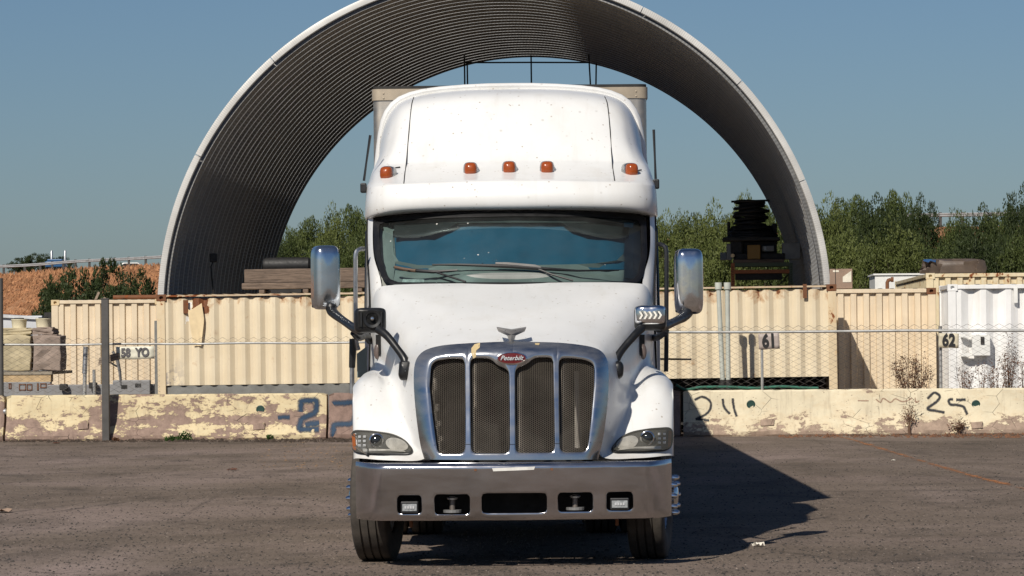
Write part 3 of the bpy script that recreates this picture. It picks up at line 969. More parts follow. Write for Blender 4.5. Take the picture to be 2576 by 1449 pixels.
# two upright pipes in front of the long container
pvc = plain('pale_green_pipe', (0.50, 0.52, 0.47), 0.45, 0, .2, 3)
PPp = PB.off(1.6)
for px, lab in ((1817, 'left of two pale upright pipes by the long container'), (1831, 'right of two pale upright pipes by the long container')):
    x = PPp.x(px, 850); zt = PPp.z(px, 712)
    o = thing('upright_pipe', lab, 'pipe', PPp.at(x), YB, 'two upright pipes')
    xt = 0.0 if px > 1820 else -0.06
    MB().tube([(0.03 if px < 1820 else 0, 0, 0), (xt, 0, zt)], 0.042, 12).build('pipe_shaft', pvc, o, smooth=True)
    MB().tube([(xt, 0, zt - 0.11), (xt, 0, zt + .01)], 0.062, 12).build('pipe_cap', pvc, o, smooth=True)
    MB().tube([(0.0, 0, 0.0), (0.0, 0, 0.95)], 0.055, 12).build('pipe_sleeve', dark_m, o, smooth=True)
# green netting along the barrier top on the right
net_m = plain('green_netting', (0.02, 0.13, 0.09), 0.7, 0, .4, 8)
pts = [(PB.x(px), 0.32, PB.off(0.32).z(px, py)) for px, py in ((1700, 968), (1725, 980), (1760, 974), (1830, 973), (1900, 976), (1965, 972), (2020, 975), (2060, 976))]
o = thing('green_netting', 'roll of green netting lying on the right barrier top', 'netting', PB.at(0), YB)
MB().tube(cr_line([(x, y, max(z, BAR_H + .012)) for x, y, z in pts], 5), 0.022, 7).build('netting_roll', net_m, o, smooth=True)

# ------------------------------------------------------------------ arched steel shed
C0, C1 = W(1240, 778, 69.0), W(1337, 808, 85.4)
RA = 847 * 69.0 / F
ax = (C1 - C0)
ALEN = ax.length
A_YAW = math.atan2(-ax.x, ax.y)
A_PITCH = math.atan2(ax.z, math.hypot(ax.x, ax.y))
def mk_arch():
    m = Nodes('galvanised_arch_sheet')
    uv = m.coord('UV')
    x, y, _ = m.sep(uv)
    w = m.n('ShaderNodeTexWave', wave_type='BANDS', bands_direction='Y', wave_profile='SIN')
    w.inputs['Scale'].default_value = 4.2; w.inputs['Distortion'].default_value = 0.0
    m.l(uv, w.inputs['Vector'])
    v = m.coord('Object')
    t = m.noise(v, 1.4, 5, .6)
    st = m.noise(m.coord('UV', (14, 0.7, 1)), 1.0, 4, .6)
    c = m.ramp(t, [(0.3, (0.185, 0.19, 0.195)), (0.7, (0.31, 0.315, 0.32))])
    c = m.mix(m.ramp(st, [(0.5, 0), (0.8, .45)]), c, (0.24, 0.21, 0.18))
    r = m.n('ShaderNodeObjectInfo')
    c = m.mix(m.math('MULTIPLY', r.outputs['Random'], 0.35), c, (0.30, 0.29, 0.28))
    m.set(color=c, rough=0.5, metal=0.35)
    m.bump(w.outputs['Fac'], 0.35, 0.012)
    return m.mat
arch_m = mk_arch()
flange_m = plain('bright_galvanised_flange', (0.66, 0.66, 0.64), 0.5, 0.25, 0.2, 3)
arch = thing('arched_steel_shed', 'open ended arched corrugated steel shed behind the containers', 'shed', (C0.x, C0.y, 0), A_YAW)
arch_ax = None
NR = 27
RW = ALEN / NR
DEP = 0.19
seg_cache = {}
def arch_seg(span, n):
    key = round(span, 4)
    if key in seg_cache: return seg_cache[key]
    prof = [(0.0, RA - DEP), (0.05, RA - DEP), (0.17, RA - 0.01), (0.22, RA), (RW - 0.22, RA), (RW - 0.17, RA - 0.01), (RW - 0.05, RA - DEP), (RW - 0.004, RA - DEP)]
    b = MB(); b.uv = []
    rows = []
    for i in range(n + 1):
        a = span * i / n
        L = 0
        row = []
        for q, (u, r) in enumerate(prof):
            if q: L += math.hypot(u - prof[q - 1][0], r - prof[q - 1][1])
            row.append((r * math.cos(a), u, r * math.sin(a)))
            b.uv.append((L, a * RA))
        rows.append(row)
    b.grid(rows)
    # overlap lip with bolts at one end
    me = bpy.data.meshes.new('arch_panel')
    me.from_pydata(b.v, [], b.f)
    l = me.uv_layers.new(name='UVMap')
    for lp in me.loops: l.data[lp.index].uv = b.uv[lp.vertex_index]
    me.materials.append(arch_m)
    me.update(); me.shade_smooth(); me.set_sharp_from_angle(angle=R(25))
    seg_cache[key] = me
    return me
A0, A1 = R(1.0), R(178.5)
NS = 8
SP = (A1 - A0) / NS
zc0, zc1 = C0.z, C1.z
for i in range(NR):
    t = i / NR
    zc = zc0 + (zc1 - zc0) * t
    if i % 2 == 0:
        cuts = [A0 + SP * k for k in range(NS + 1)]
    else:
        cuts = [A0] + [A0 + SP * (k + 0.5) for k in range(NS)] + [A1]
    for k in range(len(cuts) - 1):
        sp = cuts[k + 1] - cuts[k]
        me = arch_seg(sp, 14 if sp > SP * 0.8 else 7)
        o = bpy.data.objects.new('arch_panel', me)
        col.objects.link(o)
        o.parent = arch
        o.location = (0, RW * i, zc)
        o.rotation_euler = (0, -cuts[k], 0)
# bolted lap plates inside each joint
lap_me = None
for i in range(NR):
    zc = zc0 + (zc1 - zc0) * i / NR
    cuts = [A0 + SP * k for k in range(1, NS)] if i % 2 == 0 else [A0 + SP * (k + .5) for k in range(NS)]
    if i > 20: continue
    for c_ in cuts:
        if lap_me is None:
            b = MB()
            r0 = RA - 0.012
            for (u, r, w_) in ((0.24, RA - .012, RW - .48),):
                b.box((r - 0.004, u + w_ / 2, 0), (0.006, w_, 0.34))
            for zz in (-0.13, 0.13):
                for u in (0.26, RW - 0.26):
                    b.box((RA - 0.026, u, zz), (0.02, 0.022, 0.022))
            lap_me = b.build('lap_plate', flange_m if False else galv_dull, arch)
            o = lap_me
        else:
            o = copy_part(lap_me, arch)
        o.location = (0, RW * i, zc)
        o.rotation_euler = (0, -c_, 0)
# front flange, one plate per bay
fl_edges = [A0, R(22), R(42), R(63), R(85), R(108), R(131), R(152), A1]
def mk_flange():
    m = Nodes('bright_ribbed_flange')
    uv = m.coord('UV')
    w = m.n('ShaderNodeTexWave', wave_type='BANDS', bands_direction='X', wave_profile='SIN')
    w.inputs['Scale'].default_value = 7.5; w.inputs['Distortion'].default_value = 0
    m.l(uv, w.inputs['Vector'])
    t = m.noise(m.coord('Object'), 1.1, 5, .6)
    c = m.ramp(t, [(0.3, (0.40, 0.395, 0.38)), (0.7, (0.60, 0.595, 0.575))])
    m.set(color=c, rough=0.5, metal=0.15)
    m.bump(w.outputs['Fac'], 0.15, 0.006)
    return m.mat
fl_m = mk_flange()
for k in range(len(fl_edges) - 1):
    a0, a1 = fl_edges[k] + 0.0012, fl_edges[k + 1] - 0.0012
    b = MB(); b.uv = []
    rows = []
    n = 16
    for i in range(n + 1):
        a = a0 + (a1 - a0) * i / n
        row = []
        for q, (u, r) in enumerate(((0.10, RA + 0.02), (-0.01, RA + 0.015), (-0.022, RA - 0.02), (-0.022, RA - 0.10), (0.02, RA - 0.115))):
            row.append((r * math.cos(a), u, r * math.sin(a)))
            b.uv.append((a * RA, q * .05))
        rows.append(row)
    b.grid(rows)
    b.build('end_flange', fl_m, arch, loc=(0, 0, zc0), smooth=True, angle=60)
for sx in (-1, 1):
    y0 = 0.1 if sx < 0 else 6.3
    MB().bb(sx * (RA - 0.02) - 0.11, sx * (RA - 0.02) + 0.11, y0, ALEN, 0, zc1 + 0.02).build('foundation_wall', concrete_m, arch)
bpy.context.view_layer.update()

# pipe frame standing under the far end of the arch
d = 79.0
c = W(1336, 500, d)
o = thing('pipe_frame', 'thin dark pipe frame under the far end of the arch', 'frame', (c.x, c.y, 0), YAW)
pf_m = plain('dark_painted_pipe', (0.012, 0.014, 0.018), 0.6)
def rel(px, py): q = W(px, py, d); return (q.x - c.x, 0, q.z)
for (x0, y0, x1_, y1) in ((1168, 138, 1169, 225), (1175, 156, 1176, 225), (1336, 139, 1337, 225), (1481, 137, 1486, 225), (1500, 160, 1499, 225)):
    a, b_ = rel(x0, y0), rel(x1_, y1)
    MB().tube([(b_[0], 0, 0.0), b_, a], 0.017, 8).build('frame_post', pf_m, o, smooth=True)
MB().tube([rel(1168, 157), rel(1336, 157), rel(1484, 158)], 0.017, 8).build('cross_bar', pf_m, o, smooth=True)

# timbers stacked on the long container
PT = Plane(PC.at(0, 1.2), YAW)
def roof_z(px):
    return zL + math.tan(tlt) * PC.x(px, 740)
x0, x1_ = PT.x(609, 700), PT.x(1180, 700)
zt = roof_z(800)
o = None
grp = 'timbers stacked on the long container'
tb = []
def beam(xa, xb, ya, yb, za, zb, label):
    r = thing('timber_beam', label, 'timber', PT.at((xa + xb) / 2, (ya + yb) / 2, za), YAW, grp, ry=-tlt)
    MB().box((0, 0, (zb - za) / 2), (xb - xa, yb - ya, zb - za)).build('beam_body', timber_m, r, bevel=0.012)
for k, px in enumerate((660, 770, 905, 1040)):
    x = PT.x(px, 735)
    beam(x - .05, x + .05, -0.1, 0.9, roof_z(px) + 0.004, roof_z(px) + 0.075, 'short dark bearer under the timber stack, number %s from its left end' % ('one', 'two', 'three', 'four')[k])
z1 = roof_z(800) + 0.085
beam(x0, x1_, -0.06, 0.42, z1, z1 + 0.115, 'lower thin weathered plank of the timber stack')
beam(x0 + .045, x1_ + .1, -0.03, 0.30, z1 + 0.118, z1 + 0.118 + 0.25, 'upper thick weathered timber beam of the stack')
# black drum behind
pz = W(722, 672, 70.5)
o = thing('rubber_roll', 'black rubber roll lying behind the timber stack', 'roll', (pz.x, pz.y, 0), YAW)
prof = [(0.0, -0.45), (0.12, -0.45), (0.145, -0.40), (0.15, 0.0), (0.145, 0.42), (0.10, 0.46), (0.0, 0.46)]
MB().lathe(prof, 18).build('roll_body', black_m, o, loc=(0, 0, pz.z + .04), smooth=True)
MB().bb(-0.3, 0.3, -0.3, 0.3, 0, pz.z - 0.11).build('stand', dark_m, o)
# work lamp on a stand inside the arch, left
pl = W(537, 655, 70.5)
o = thing('work_lamp', 'small dark work lamp on a leaning stand inside the arch', 'lamp', (pl.x, pl.y, 0), YAW)
MB().box((0, 0, pl.z + .05), (0.14, 0.12, 0.17)).build('lamp_head', dark_m, o, bevel=0.02)
MB().tube([(0, 0, pl.z), (-0.05, 0, pl.z - .12), (0.06, 0, 1.8), (0.15, 0, 0)], 0.014, 6).build('stand', dark_m, o)

# ------------------------------------------------------------------ rack with hose machine under the right of the arch
d = 75.8
c = W(1915, 700, d)
def RQ(px, py): q = W(px, py, d); return (q.x - c.x, q.z)
rack = thing('pallet_rack', 'rusty orange and green pallet rack inside the right arch', 'rack', (c.x, c.y, 0), YAW)
org = rusty('orange_rack_paint', (0.40, 0.13, 0.04), 0.5)
grn = rusty('green_rack_paint', (0.10, 0.13, 0.08), 0.4)
for (px, mt) in ((1844, org), (1990, grn)):
    x = RQ(px, 700)[0]
    for yy in (0.0, 1.0):
        b = MB(); z1 = RQ(px, 662)[1]
        b.bb(x - .035, x + .035, yy - .03, yy + .03, 0, z1)
        b.build('upright', mt, rack)
    for k in range(9):
        MB().box((x, -0.032, RQ(px, 672)[1] - .05 * k), (0.016, 0.006, 0.022)).build('slot', hole_m, rack)
xa, xb = RQ(1848, 700)[0], RQ(1986, 700)[0]
for (py, mt) in ((682, org), (664, grn)):
    z = RQ(1915, py)[1]
    for yy in (0.0, 1.0):
        MB().bb(xa, xb, yy - .02, yy + .02, z - .045, z + .03).build('shelf_beam', mt, rack)
MB().tube([(RQ(1964, 700)[0], 0.3, RQ(1964, 714)[1]), (RQ(1986, 700)[0], 0.3, RQ(1986, 688)[1])], 0.02, 6).build('brace', grn, rack)
MB().bb(xa + .02, xb - .15, .05, .95, RQ(1915, 703)[1], RQ(1915, 686)[1]).build('stored_crate', dark_m, rack)
z0 = RQ(1915, 660)[1]
shelf_z = z0
MB().bb(xa - .02, xb - .1, -0.02, 1.02, z0 - .01, z0 + .06).build('shelf_deck', timber_m, rack)
mach = thing('hose_machine', 'dark machine carrying a tall coil of black hose on the rack', 'machine', (c.x, c.y, shelf_z + .06), YAW)
zb_ = shelf_z + .06
def MQ(px, py): x, z = RQ(px, py); return x, z - zb_
greym = plain('grey_steel_box', (0.27, 0.27, 0.26), 0.6, 0, .3, 4)
yel = rusty('old_yellow_paint', (0.34, 0.19, 0.04), 0.9)
def mbox(name, px0, py0, px1, py1, y0, y1, mat, bev=0.015):
    x0, z1 = MQ(px0, py0); x1, z0 = MQ(px1, py1)
    return MB().bb(x0, x1, y0, y1, max(z0, 0), z1).build(name, mat, mach, bevel=bev)
mbox('machine_base', 1846, 638, 1974, 652, 0.05, 0.9, dark_m)
mbox('engine_housing', 1862, 606, 1955, 640, 0.25, 0.9, dark_m)
mbox('yellow_panel', 1880, 616, 1913, 652, 0.0, 0.22, yel)
mbox('gauge_box', 1917, 618, 1948, 632, 0.12, 0.25, greym)
mbox('gauge_glass', 1920, 619, 1929, 630, 0.10, 0.12, plain('pale_gauge', (0.35, 0.38, 0.4), 0.2))
mbox('tool_box', 1968, 611, 2014, 658, 0.1, 0.6, greym)
mbox('fuel_tank', 1812, 634, 1829, 680, 0.3, 0.6, plain('blue_grey_tank', (0.14, 0.16, 0.18), 0.5))
mbox('side_frame', 1828, 612, 1843, 662, 0.2, 0.5, greym)
mbox('top_deck', 1818, 597, 1962, 605, 0.0, 1.0, dark_m)
MB().lathe([(0, -.05), (.04, -.05), (.045, 0.0), (.03, .05), (0, .05)], 12, Matrix.Rotation(R(90), 4, 'Z')).build('lamp', plain('brass_lamp', (0.5, 0.35, 0.2), 0.3, .6), mach, loc=(MQ(1843, 643)[0], 0.02, MQ(1843, 643)[1]), smooth=True)
rr = random.Random(5)
def torus(b, cx, cy, cz, Rr, r, tx=0, ty=0, n=28):
    pts = []
    for i in range(n + 1):
        a = 2 * math.pi * i / n
        pts.append((cx + Rr * math.cos(a), cy + Rr * 0.95 * math.sin(a), cz + tx * math.cos(a) + ty * math.sin(a)))
    b.tube(pts, r, 7)
xc = MQ(1888, 560)[0]
k = 0
py = 594
while py > 506:
    Rr = (62 - (594 - py) * 0.9) if py > 560 else (33 + 5 * math.sin(py * .5))
    if 530 < py < 556: Rr += 5
    b = MB()
    torus(b, xc + rr.uniform(-.03, .03) + (0.03 if py > 560 else 0), 0.5, MQ(1888, py)[1], Rr * d / F, 0.032, rr.uniform(-.02, .03), rr.uniform(-.03, .03))
    b.build('hose_loop', black_m, mach, smooth=True)
    py -= 6.2
    k += 1
MB().tube([(MQ(1840, 504)[0], .5, MQ(1840, 505)[1]), (MQ(1937, 502)[0], .5, MQ(1937, 502)[1])], 0.022, 8).build('reel_bar', dark_m, mach)
MB().tube([(xc, .5, MQ(1888, 600)[1]), (xc, .5, MQ(1888, 503)[1])], 0.08, 10).build('reel_core', dark_m, mach)
mbox('machine_body', 1838, 566, 1952, 640, 0.55, 1.0, dark_m, .06)
mbox('side_cowl', 1838, 600, 1870, 640, 0.1, 0.5, dark_m, .04)
mbox('rear_guard', 1830, 556, 1838, 600, 0.5, 0.9, dark_m)
mbox('rear_guard', 1944, 560, 1956, 600, 0.5, 0.9, dark_m)

# ------------------------------------------------------------------ left yard: low trailer, blocks, tubs, jack
d = 74.0
c = W(70, 950, d)
def LQ(px, py, dd=d): q = W(px, py, dd); return (q.x - c.x, q.z)
grey_paint = rusty('grey_trailer_paint', (0.24, 0.24, 0.245), 0.35)
tr = thing('flatbed_trailer', 'grey flatbed trailer frame behind the left barrier', 'trailer', (c.x, c.y, 0), YAW)
x0, z1 = LQ(-60, 936); x1, _ = LQ(131, 936)
zdeck = z1
MB().bb(x0, x1, 0, 2.4, zdeck - .06, zdeck).build('deck', plain('trailer_deck', (.30, .26, .2), .8), tr)
x0b, z1b = LQ(-60, 962); x1b, z0b = LQ(128, 997)
MB().bb(x0b, x1b, -0.02, 0.1, z0b, z1b).build('side_rail', grey_paint, tr, bevel=.01)
MB().bb(x0b, x1b, 0.02, 0.3, z1b, zdeck - .06).build('deck_edge', plain('tan_board', (.5, .36, .2), .8), tr)
for (a, b_, c2, d2) in ((48, 966, 66, 982), (68, 966, 82, 982), (94, 964, 98, 982), (102, 964, 118, 976), (121, 966, 136, 976), (22, 964, 29, 978)):
    xa, za = LQ(a, b_); xb, zb2 = LQ(c2, d2)
    f = MB()
    t_ = 0.018
    for (p, q, r_, s_) in ((xa, xb, za - t_, za), (xa, xb, zb2, zb2 + t_), (xa, xa + t_, zb2, za), (xb - t_, xb, zb2, za)):
        f.bb(p, q, -0.034, -0.022, r_, s_)
    f.build('stencil_mark', rust_m, tr)
for px in (20, 95):
    MB().lathe([(0.0, -.12), (.3, -.12), (.38, -.1), (.4, 0), (.38, .1), (.3, .12), (0, .12)], 24, Matrix.Rotation(0, 4, 'Z')).build('wheel', black_m, tr, loc=(LQ(px, 950)[0], 0.5, 0.4), rot=(0, 0, R(90)), smooth=True)
# beam and gooseneck
x0, z1 = LQ(131, 966, 71); x1, _ = LQ(402, 966, 71)
z0 = 0.55
MB().bb(x0, x1, -2.6, -2.45, z0, z1 - 0.02).build('chassis_beam', grey_paint, tr, bevel=.015)
MB().bb(x0 + 1.3, x1 - .05, -2.75, -2.61, z0 + .12, z1 + .06).build('gooseneck_plate', grey_paint, tr, bevel=.02)
for k, px in enumerate((175, 250, 330, 365)):
    xx, zz = LQ(px, 966, 71)
    MB().box((xx, -2.7, zz - 0.06 + .03 * (k % 2)), (0.16, .1, .12)).build('hitch_block', dark_m, tr, bevel=.02)
# gooseneck arm
pts = [LQ(300, 884, 71), LQ(312, 905, 71), LQ(318, 935, 71), LQ(321, 968, 71)]
MB().tube([(x, -2.72, z) for x, z in pts], [0.05, 0.07, 0.06, 0.05], 8, sq=.5).build('hitch_arm', grey_paint, tr, smooth=True)
pts = [LQ(288, 908, 71), LQ(304, 918, 71), LQ(312, 922, 71)]
MB().tube([(x, -2.72, z) for x, z in pts], 0.02, 6).build('hitch_link', dark_m, tr)
jk = thing('trailer_jack', 'leaning silver trailer jack tube behind the left fence', 'jack', PF.at(PF.x(203, 990), .25, 0), YB)
xj = PF.x(209, 870) - PF.x(203, 990)
zj = PF.z(209, 872)
MB().tube([(0, 0, .0), (xj * .6, 0, PF.z(206, 930))], 0.035, 10).build('jack_foot_tube', galv_dull, jk, smooth=True)
MB().tube([(xj * .5, 0, PF.z(206, 940)), (xj, 0, zj)], 0.045, 10).build('jack_sleeve', steel, jk, smooth=True)
MB().bb(-.15, .15, -.06, .06, 0, .02).build('jack_plate', dark_m, jk)
MB().tube([(.19, 0.05, 0), (.18, .05, PF.z(220, 930))], 0.028, 8).build('prop_tube', galv_dull, jk, smooth=True)
blk_a = plain('cream_concrete_block', (0.47, 0.40, 0.26), 0.9, 0, .35, 3, .5, 14)
blk_b = plain('mauve_concrete_block', (0.30, 0.235, 0.195), 0.9, 0, .35, 3, .6, 14)
def cblock(px0, py0, px1, py1, y, mat, label, seed, lift=0.0):
    xa, za = LQ(px0, py0); xb, zb2 = LQ(px1, py1)
    zb2 = max(zb2, zdeck) if lift == 0 else lift
    r = thing('concrete_block', label, 'block', tr.matrix_world @ Vector(((xa + xb) / 2, y, zb2)), YAW, 'concrete blocks on the left trailer')
    rr = random.Random(seed)
    h = za - zb2; w = xb - xa
    rows = []
    for j in range(6):
        rows.append([(sx * (w / 2 + rr.uniform(-.025, .015)), sy * 0.35 + rr.uniform(-.02, .02), h * j / 5 + (rr.uniform(-.02, .02) if j in (0, 5) else 0)) for sx, sy in ((-1, -1), (-.33, -1), (.33, -1), (1, -1), (1, 1), (-1, 1))])
    b = MB().grid(rows, closed=True, flip=True)
    n = 6
    b.f.append(tuple(range(n))); b.f.append(tuple(reversed(range(5 * n, 6 * n))))
    b.build('block_body', mat, r, bevel=0.02)
    MB().box((0, 0, h + .012), (w * .7, 0.5, 0.024)).build('mortar_cap', mat, r, bevel=.01)
    return zb2 + h + .024
bpy.context.view_layer.update()
t1 = cblock(-18, 846, 75, 932, 0.5, blk_a, 'cream lower concrete block nearest the left edge', 1)
t2 = cblock(79, 845, 150, 932, 0.5, blk_b, 'mauve lower concrete block beside the tan container', 2)
t3 = cblock(-20, 828, 73, 844, 0.6, blk_a, 'pale upper concrete block at the left edge', 3, t1)
t4 = cblock(76, 826, 128, 844, 0.6, blk_b, 'rough upper concrete block beside the tan container', 4, t2)
tub = plain('cream_plastic', (0.72, 0.66, 0.48), 0.5, 0, .15)
for px, zz, lab in ((34, t3, 'cream plastic tub on the upper left block'), (96, t4, 'cream plastic tub on the block nearer the tan container')):
    xa, _ = LQ(px, 820)
    r = thing('plastic_tub', lab, 'tub', tr.matrix_world @ Vector((xa, 0.6, zz)), YAW, 'plastic tubs on the blocks')
    MB().lathe([(0.0, 0.0), (0.14, 0.0), (0.155, 0.15), (0.165, 0.16), (0.165, 0.175), (0.0, 0.18)], 18, Matrix.Rotation(R(-90), 4, 'Y')).build('tub_body', tub, r, smooth=True)
    MB().lathe([(0.0, 0.178), (0.10, 0.178), (0.10, 0.20), (0.0, 0.2)], 18, Matrix.Rotation(R(-90), 4, 'Y')).build('tub_lid', dark_m, r, smooth=True)
# shed far left
P = W(-60, 850, 125)
o = thing('small_shed', 'pale grey low roofed shed at the far left', 'shed', (P.x, P.y, 0), YAW)
zt = W(60, 790, 125).z
wgrey = plain('pale_grey_siding', (0.55, 0.57, 0.60), 0.6, 0, .15, 1)
MB().bb(0, 2.25, 0, 3, 0, zt - .06).build('wall', wgrey, o)
MB().prism([(-.08, -.1, zt - .05), (2.33, -.1, zt - .20), (2.33, -.1, zt - .12), (-.08, -.1, zt + .05)], (0, 3.2, 0)).build('roof', plain('light_roof_sheet', (.62, .63, .64), .5), o)
MB().bb(0.15, 0.75, -0.02, 0.01, zt - .55, zt - .2).build('window', dark_m, o)
MB().bb(2.3, 2.55, .2, .9, 0, zt + .05).build('dark_cabinet', dark_m, o)
# splintered boards lying on the left container
PT2 = W(234, 752, 80.6)
o = thing('splintered_boards', 'two splintered boards sticking up on the left container', 'boards', (PT2.x, PT2.y, PT2.z - .02), YAW)
for k in range(2):
    MB().box((0.05 + .13 * k, 0, 0.09), (0.05, 0.03, 0.24)).build('board', pale_wood, o, rot=(0, R(25 + 14 * k), 0))
PT2 = W(285, 748, 80.6)
o = thing('roof_pipe', 'brown pipe lying along the left container roof', 'pipe', (PT2.x, PT2.y, PT2.z), YAW)
MB().tube([(0, 0, .0), (1.2, 0, .0)], 0.05, 10).build('pipe_body', rust_m, o, smooth=True)
MB().bb(0.2, .3, -.1, .1, -.08, -.04).build('pipe_chock', dark_m, o)
# ------------------------------------------------------------------ embankment, guard rails
rid = [(-4500, 705, 470), (-2000, 703, 440), (-500, 700, 420), (0, 691, 405), (200, 678, 400), (400, 668, 392), (800, 640, 375), (1300, 612, 350), (1800, 590, 325), (2200, 572, 308), (2575, 566, 296), (3100, 556, 285), (4500, 540, 270), (7000, 530, 255)]
crest = [W(*p) for p in rid]
rows = []
for off, fz in ((46, 0.0), (30, .10), (24, .28), (16, .58), (8, .86), (3, .98), (0, 1.0), (-9, 1.0), (-14, .9), (-40, 0.0)):
    row = []
    dense = cr_line(crest, 9)
    rr = random.Random(int(off * 3 + 99))
    for i, p in enumerate(dense):
        wob = 0.9 * math.sin(i * .83 + off * .3) + rr.uniform(-.5, .5)
        row.append((p[0] + rr.uniform(-.3, .3), p[1] - off + (wob if 0 < fz < .98 else 0), p[2] * fz + (rr.uniform(-.22, .22) if 0.05 < fz < .95 else 0) - .05))
    rows.append(row)
b = MB().grid(rows)
emb = b.build('embankment', M_hill, smooth=True, angle=80)
emb['kind'] = 'structure'
def slope_grass():
    rr = random.Random(77)
    b = MB()
    P = np.array([tuple(c) for c in crest])
    for k in range(5200):
        t = rr.uniform(1.6, 5.6); f = rr.random()
        c = cr_eval(P, t)
        off = f * 30
        zf = np.interp(off, [0, 3, 8, 16, 24, 30], [1, .98, .86, .58, .28, .10])
        x, y, z = c[0] + rr.uniform(-2, 2), c[1] - off, c[2] * zf - .1
        for _ in range(3):
            a = rr.uniform(-.35, .35); h = rr.uniform(.2, .55); w_ = rr.uniform(.05, .13)
            b.add([(x - w_, y, z), (x + w_, y + rr.uniform(-.1, .1), z), (x + a, y - .1, z + h)], [(0, 1, 2)])
            x += rr.uniform(-.3, .3)
    o = b.build('hill_grass', grass_m)
    tag(o, 'dry orange grass covering the hillside on the left', 'grass', kind='stuff')
grass_m = plain('dry_orange_grass', (0.50, 0.26, 0.13), .95, 0, .6, .8)
slope_grass()
def crest_pt(px):
    """crest point under picture column px"""
    for i in range(len(rid) - 1):
        if rid[i][0] <= px <= rid[i + 1][0]:
            t = (px - rid[i][0]) / (rid[i + 1][0] - rid[i][0])
            P = np.array([tuple(c) for c in crest])
            return Vector(cr_eval(P, i + t))
rail_m = plain('weathered_guardrail_steel', (0.42, 0.42, 0.42), 0.55, 0.3, .2, 2)
gpost_m = plain('dark_rail_post', (0.07, 0.065, 0.06), 0.8)
def guardrail(px0, px1, step, label, h=1.0):
    p0 = crest_pt(px0)
    root = thing('guard_rail', label, 'guard rail', p0, 0)
    n = int((px1 - px0) / step)
    pts = [crest_pt(px0 + step * i) - p0 + Vector((0, -1.0, 0)) for i in range(n + 1)]
    for seg in range(0, n, 4):
        sub = pts[seg:seg + 5]
        if len(sub) < 2: break
        b = MB()
        prof = [(0.0, -.16), (-.08, -.11), (-.08, -.05), (0.0, 0.0), (-.08, .05), (-.08, .11), (0.0, .16)]
        b.grid([[(p.x, p.y + u, p.z + h - .12 + v) for u, v in prof] for p in sub], flip=True)
        b.build('rail_beam', rail_m, root, solid=.01)
    for p in pts:
        MB().bb(p.x - .12, p.x + .12, p.y + .02, p.y + .26, p.z - .3, p.z + h + .10).build('rail_post', gpost_m, root)
guardrail(-30, 430, 37, 'grey guard rail along the dry hill on the left')
guardrail(2250, 2700, 59, 'grey guard rail glimpsed between the trees on the right')
# white van roof line and blue truck on the road above the left hill
cp = crest_pt(105)
bt = thing('distant_truck', 'distant blue truck with two upright exhaust stacks on the hill road', 'truck', cp + Vector((0, 4, 0)), 0)
bl = plain('blue_cab_paint', (0.02, 0.10, 0.24), .4)
zb0 = cp.z
sc4 = 408 / F
MB().bb(-.95, 1.0, -.2, 2.4, .6, 1.25).build('cab_body', bl, bt, bevel=.1)
MB().bb(-.8, .9, .3, 2.2, 1.25, 1.5).build('cab_roof', bl, bt, bevel=.1)
for px in (92, 126):
    x = (px - 105) * sc4
    MB().tube([(x, 2.6, .3), (x, 2.6, 2.3), (x, 2.7, 2.42)], .14, 10).build('exhaust_stack', steel, bt, smooth=True)
for x in (-.8, .85):
    MB().lathe([(0, -.15), (.45, -.15), (.5, 0), (.45, .15), (0, .15)], 20).build('wheel', black_m, bt, loc=(x, .6, .5), smooth=True)
wv = crest_pt(335)
o = thing('distant_car', 'pale car roof passing behind the guard rail by the arch', 'car', wv + Vector((0, 4, -.72)))
b = MB(); b.prism([(-1.9, 0, .3), (1.9, 0, .3), (1.95, 0, .75), (1.2, 0, .85), (.7, 0, 1.3), (-.9, 0, 1.3), (-1.5, 0, .9), (-1.9, 0, .8)], (0, 1.6, 0))
b.build('car_body', wp, o, bevel=.08)
for x in (-1.2, 1.2):
    MB().lathe([(0, -.1), (.28, -.1), (.31, 0), (.28, .1), (0, .1)], 18).build('wheel', black_m, o, loc=(x, .1, .31), rot=(0, 0, R(90)), smooth=True)
MB().prism([(.75, -.01, .85), (1.1, -.01, .85), (.62, -.01, 1.22), (-.8, -.01, 1.22), (-1.3, -.01, .88)], (0, -.02, 0)).build('side_window', black_m, o)

# ------------------------------------------------------------------ vegetation
def leaves(name, C, D, L, Wd, mat, up=None, seed=0):
    """diamond leaves: centres, directions, lengths, widths"""
    rg = np.random.default_rng(seed)
    n = len(C)
    D = D / np.linalg.norm(D, axis=1)[:, None]
    Rv = rg.normal(size=(n, 3)) if up is None else up / (np.linalg.norm(up, axis=1)[:, None] + 1e-9) + rg.normal(size=(n, 3)) * .38
    S = np.cross(D, Rv); S /= (np.linalg.norm(S, axis=1)[:, None] + 1e-9)
    L = L[:, None]; Wd = Wd[:, None]
    V = np.empty((n, 4, 3))
    V[:, 0] = C - D * L * .5
    V[:, 1] = C + S * Wd * .5 - D * L * .05
    V[:, 2] = C + D * L * .5
    V[:, 3] = C - S * Wd * .5 - D * L * .05
    me = bpy.data.meshes.new(name)
    me.vertices.add(n * 4); me.loops.add(n * 4); me.polygons.add(n)
    me.vertices.foreach_set('co', V.reshape(-1))
    me.loops.foreach_set('vertex_index', np.arange(n * 4, dtype=np.int32))
    me.polygons.foreach_set('loop_start', np.arange(0, n * 4, 4, dtype=np.int32))
    me.polygons.foreach_set('loop_total', np.full(n, 4, dtype=np.int32))
    me.update(); me.validate()
    me.materials.append(mat)
    return me
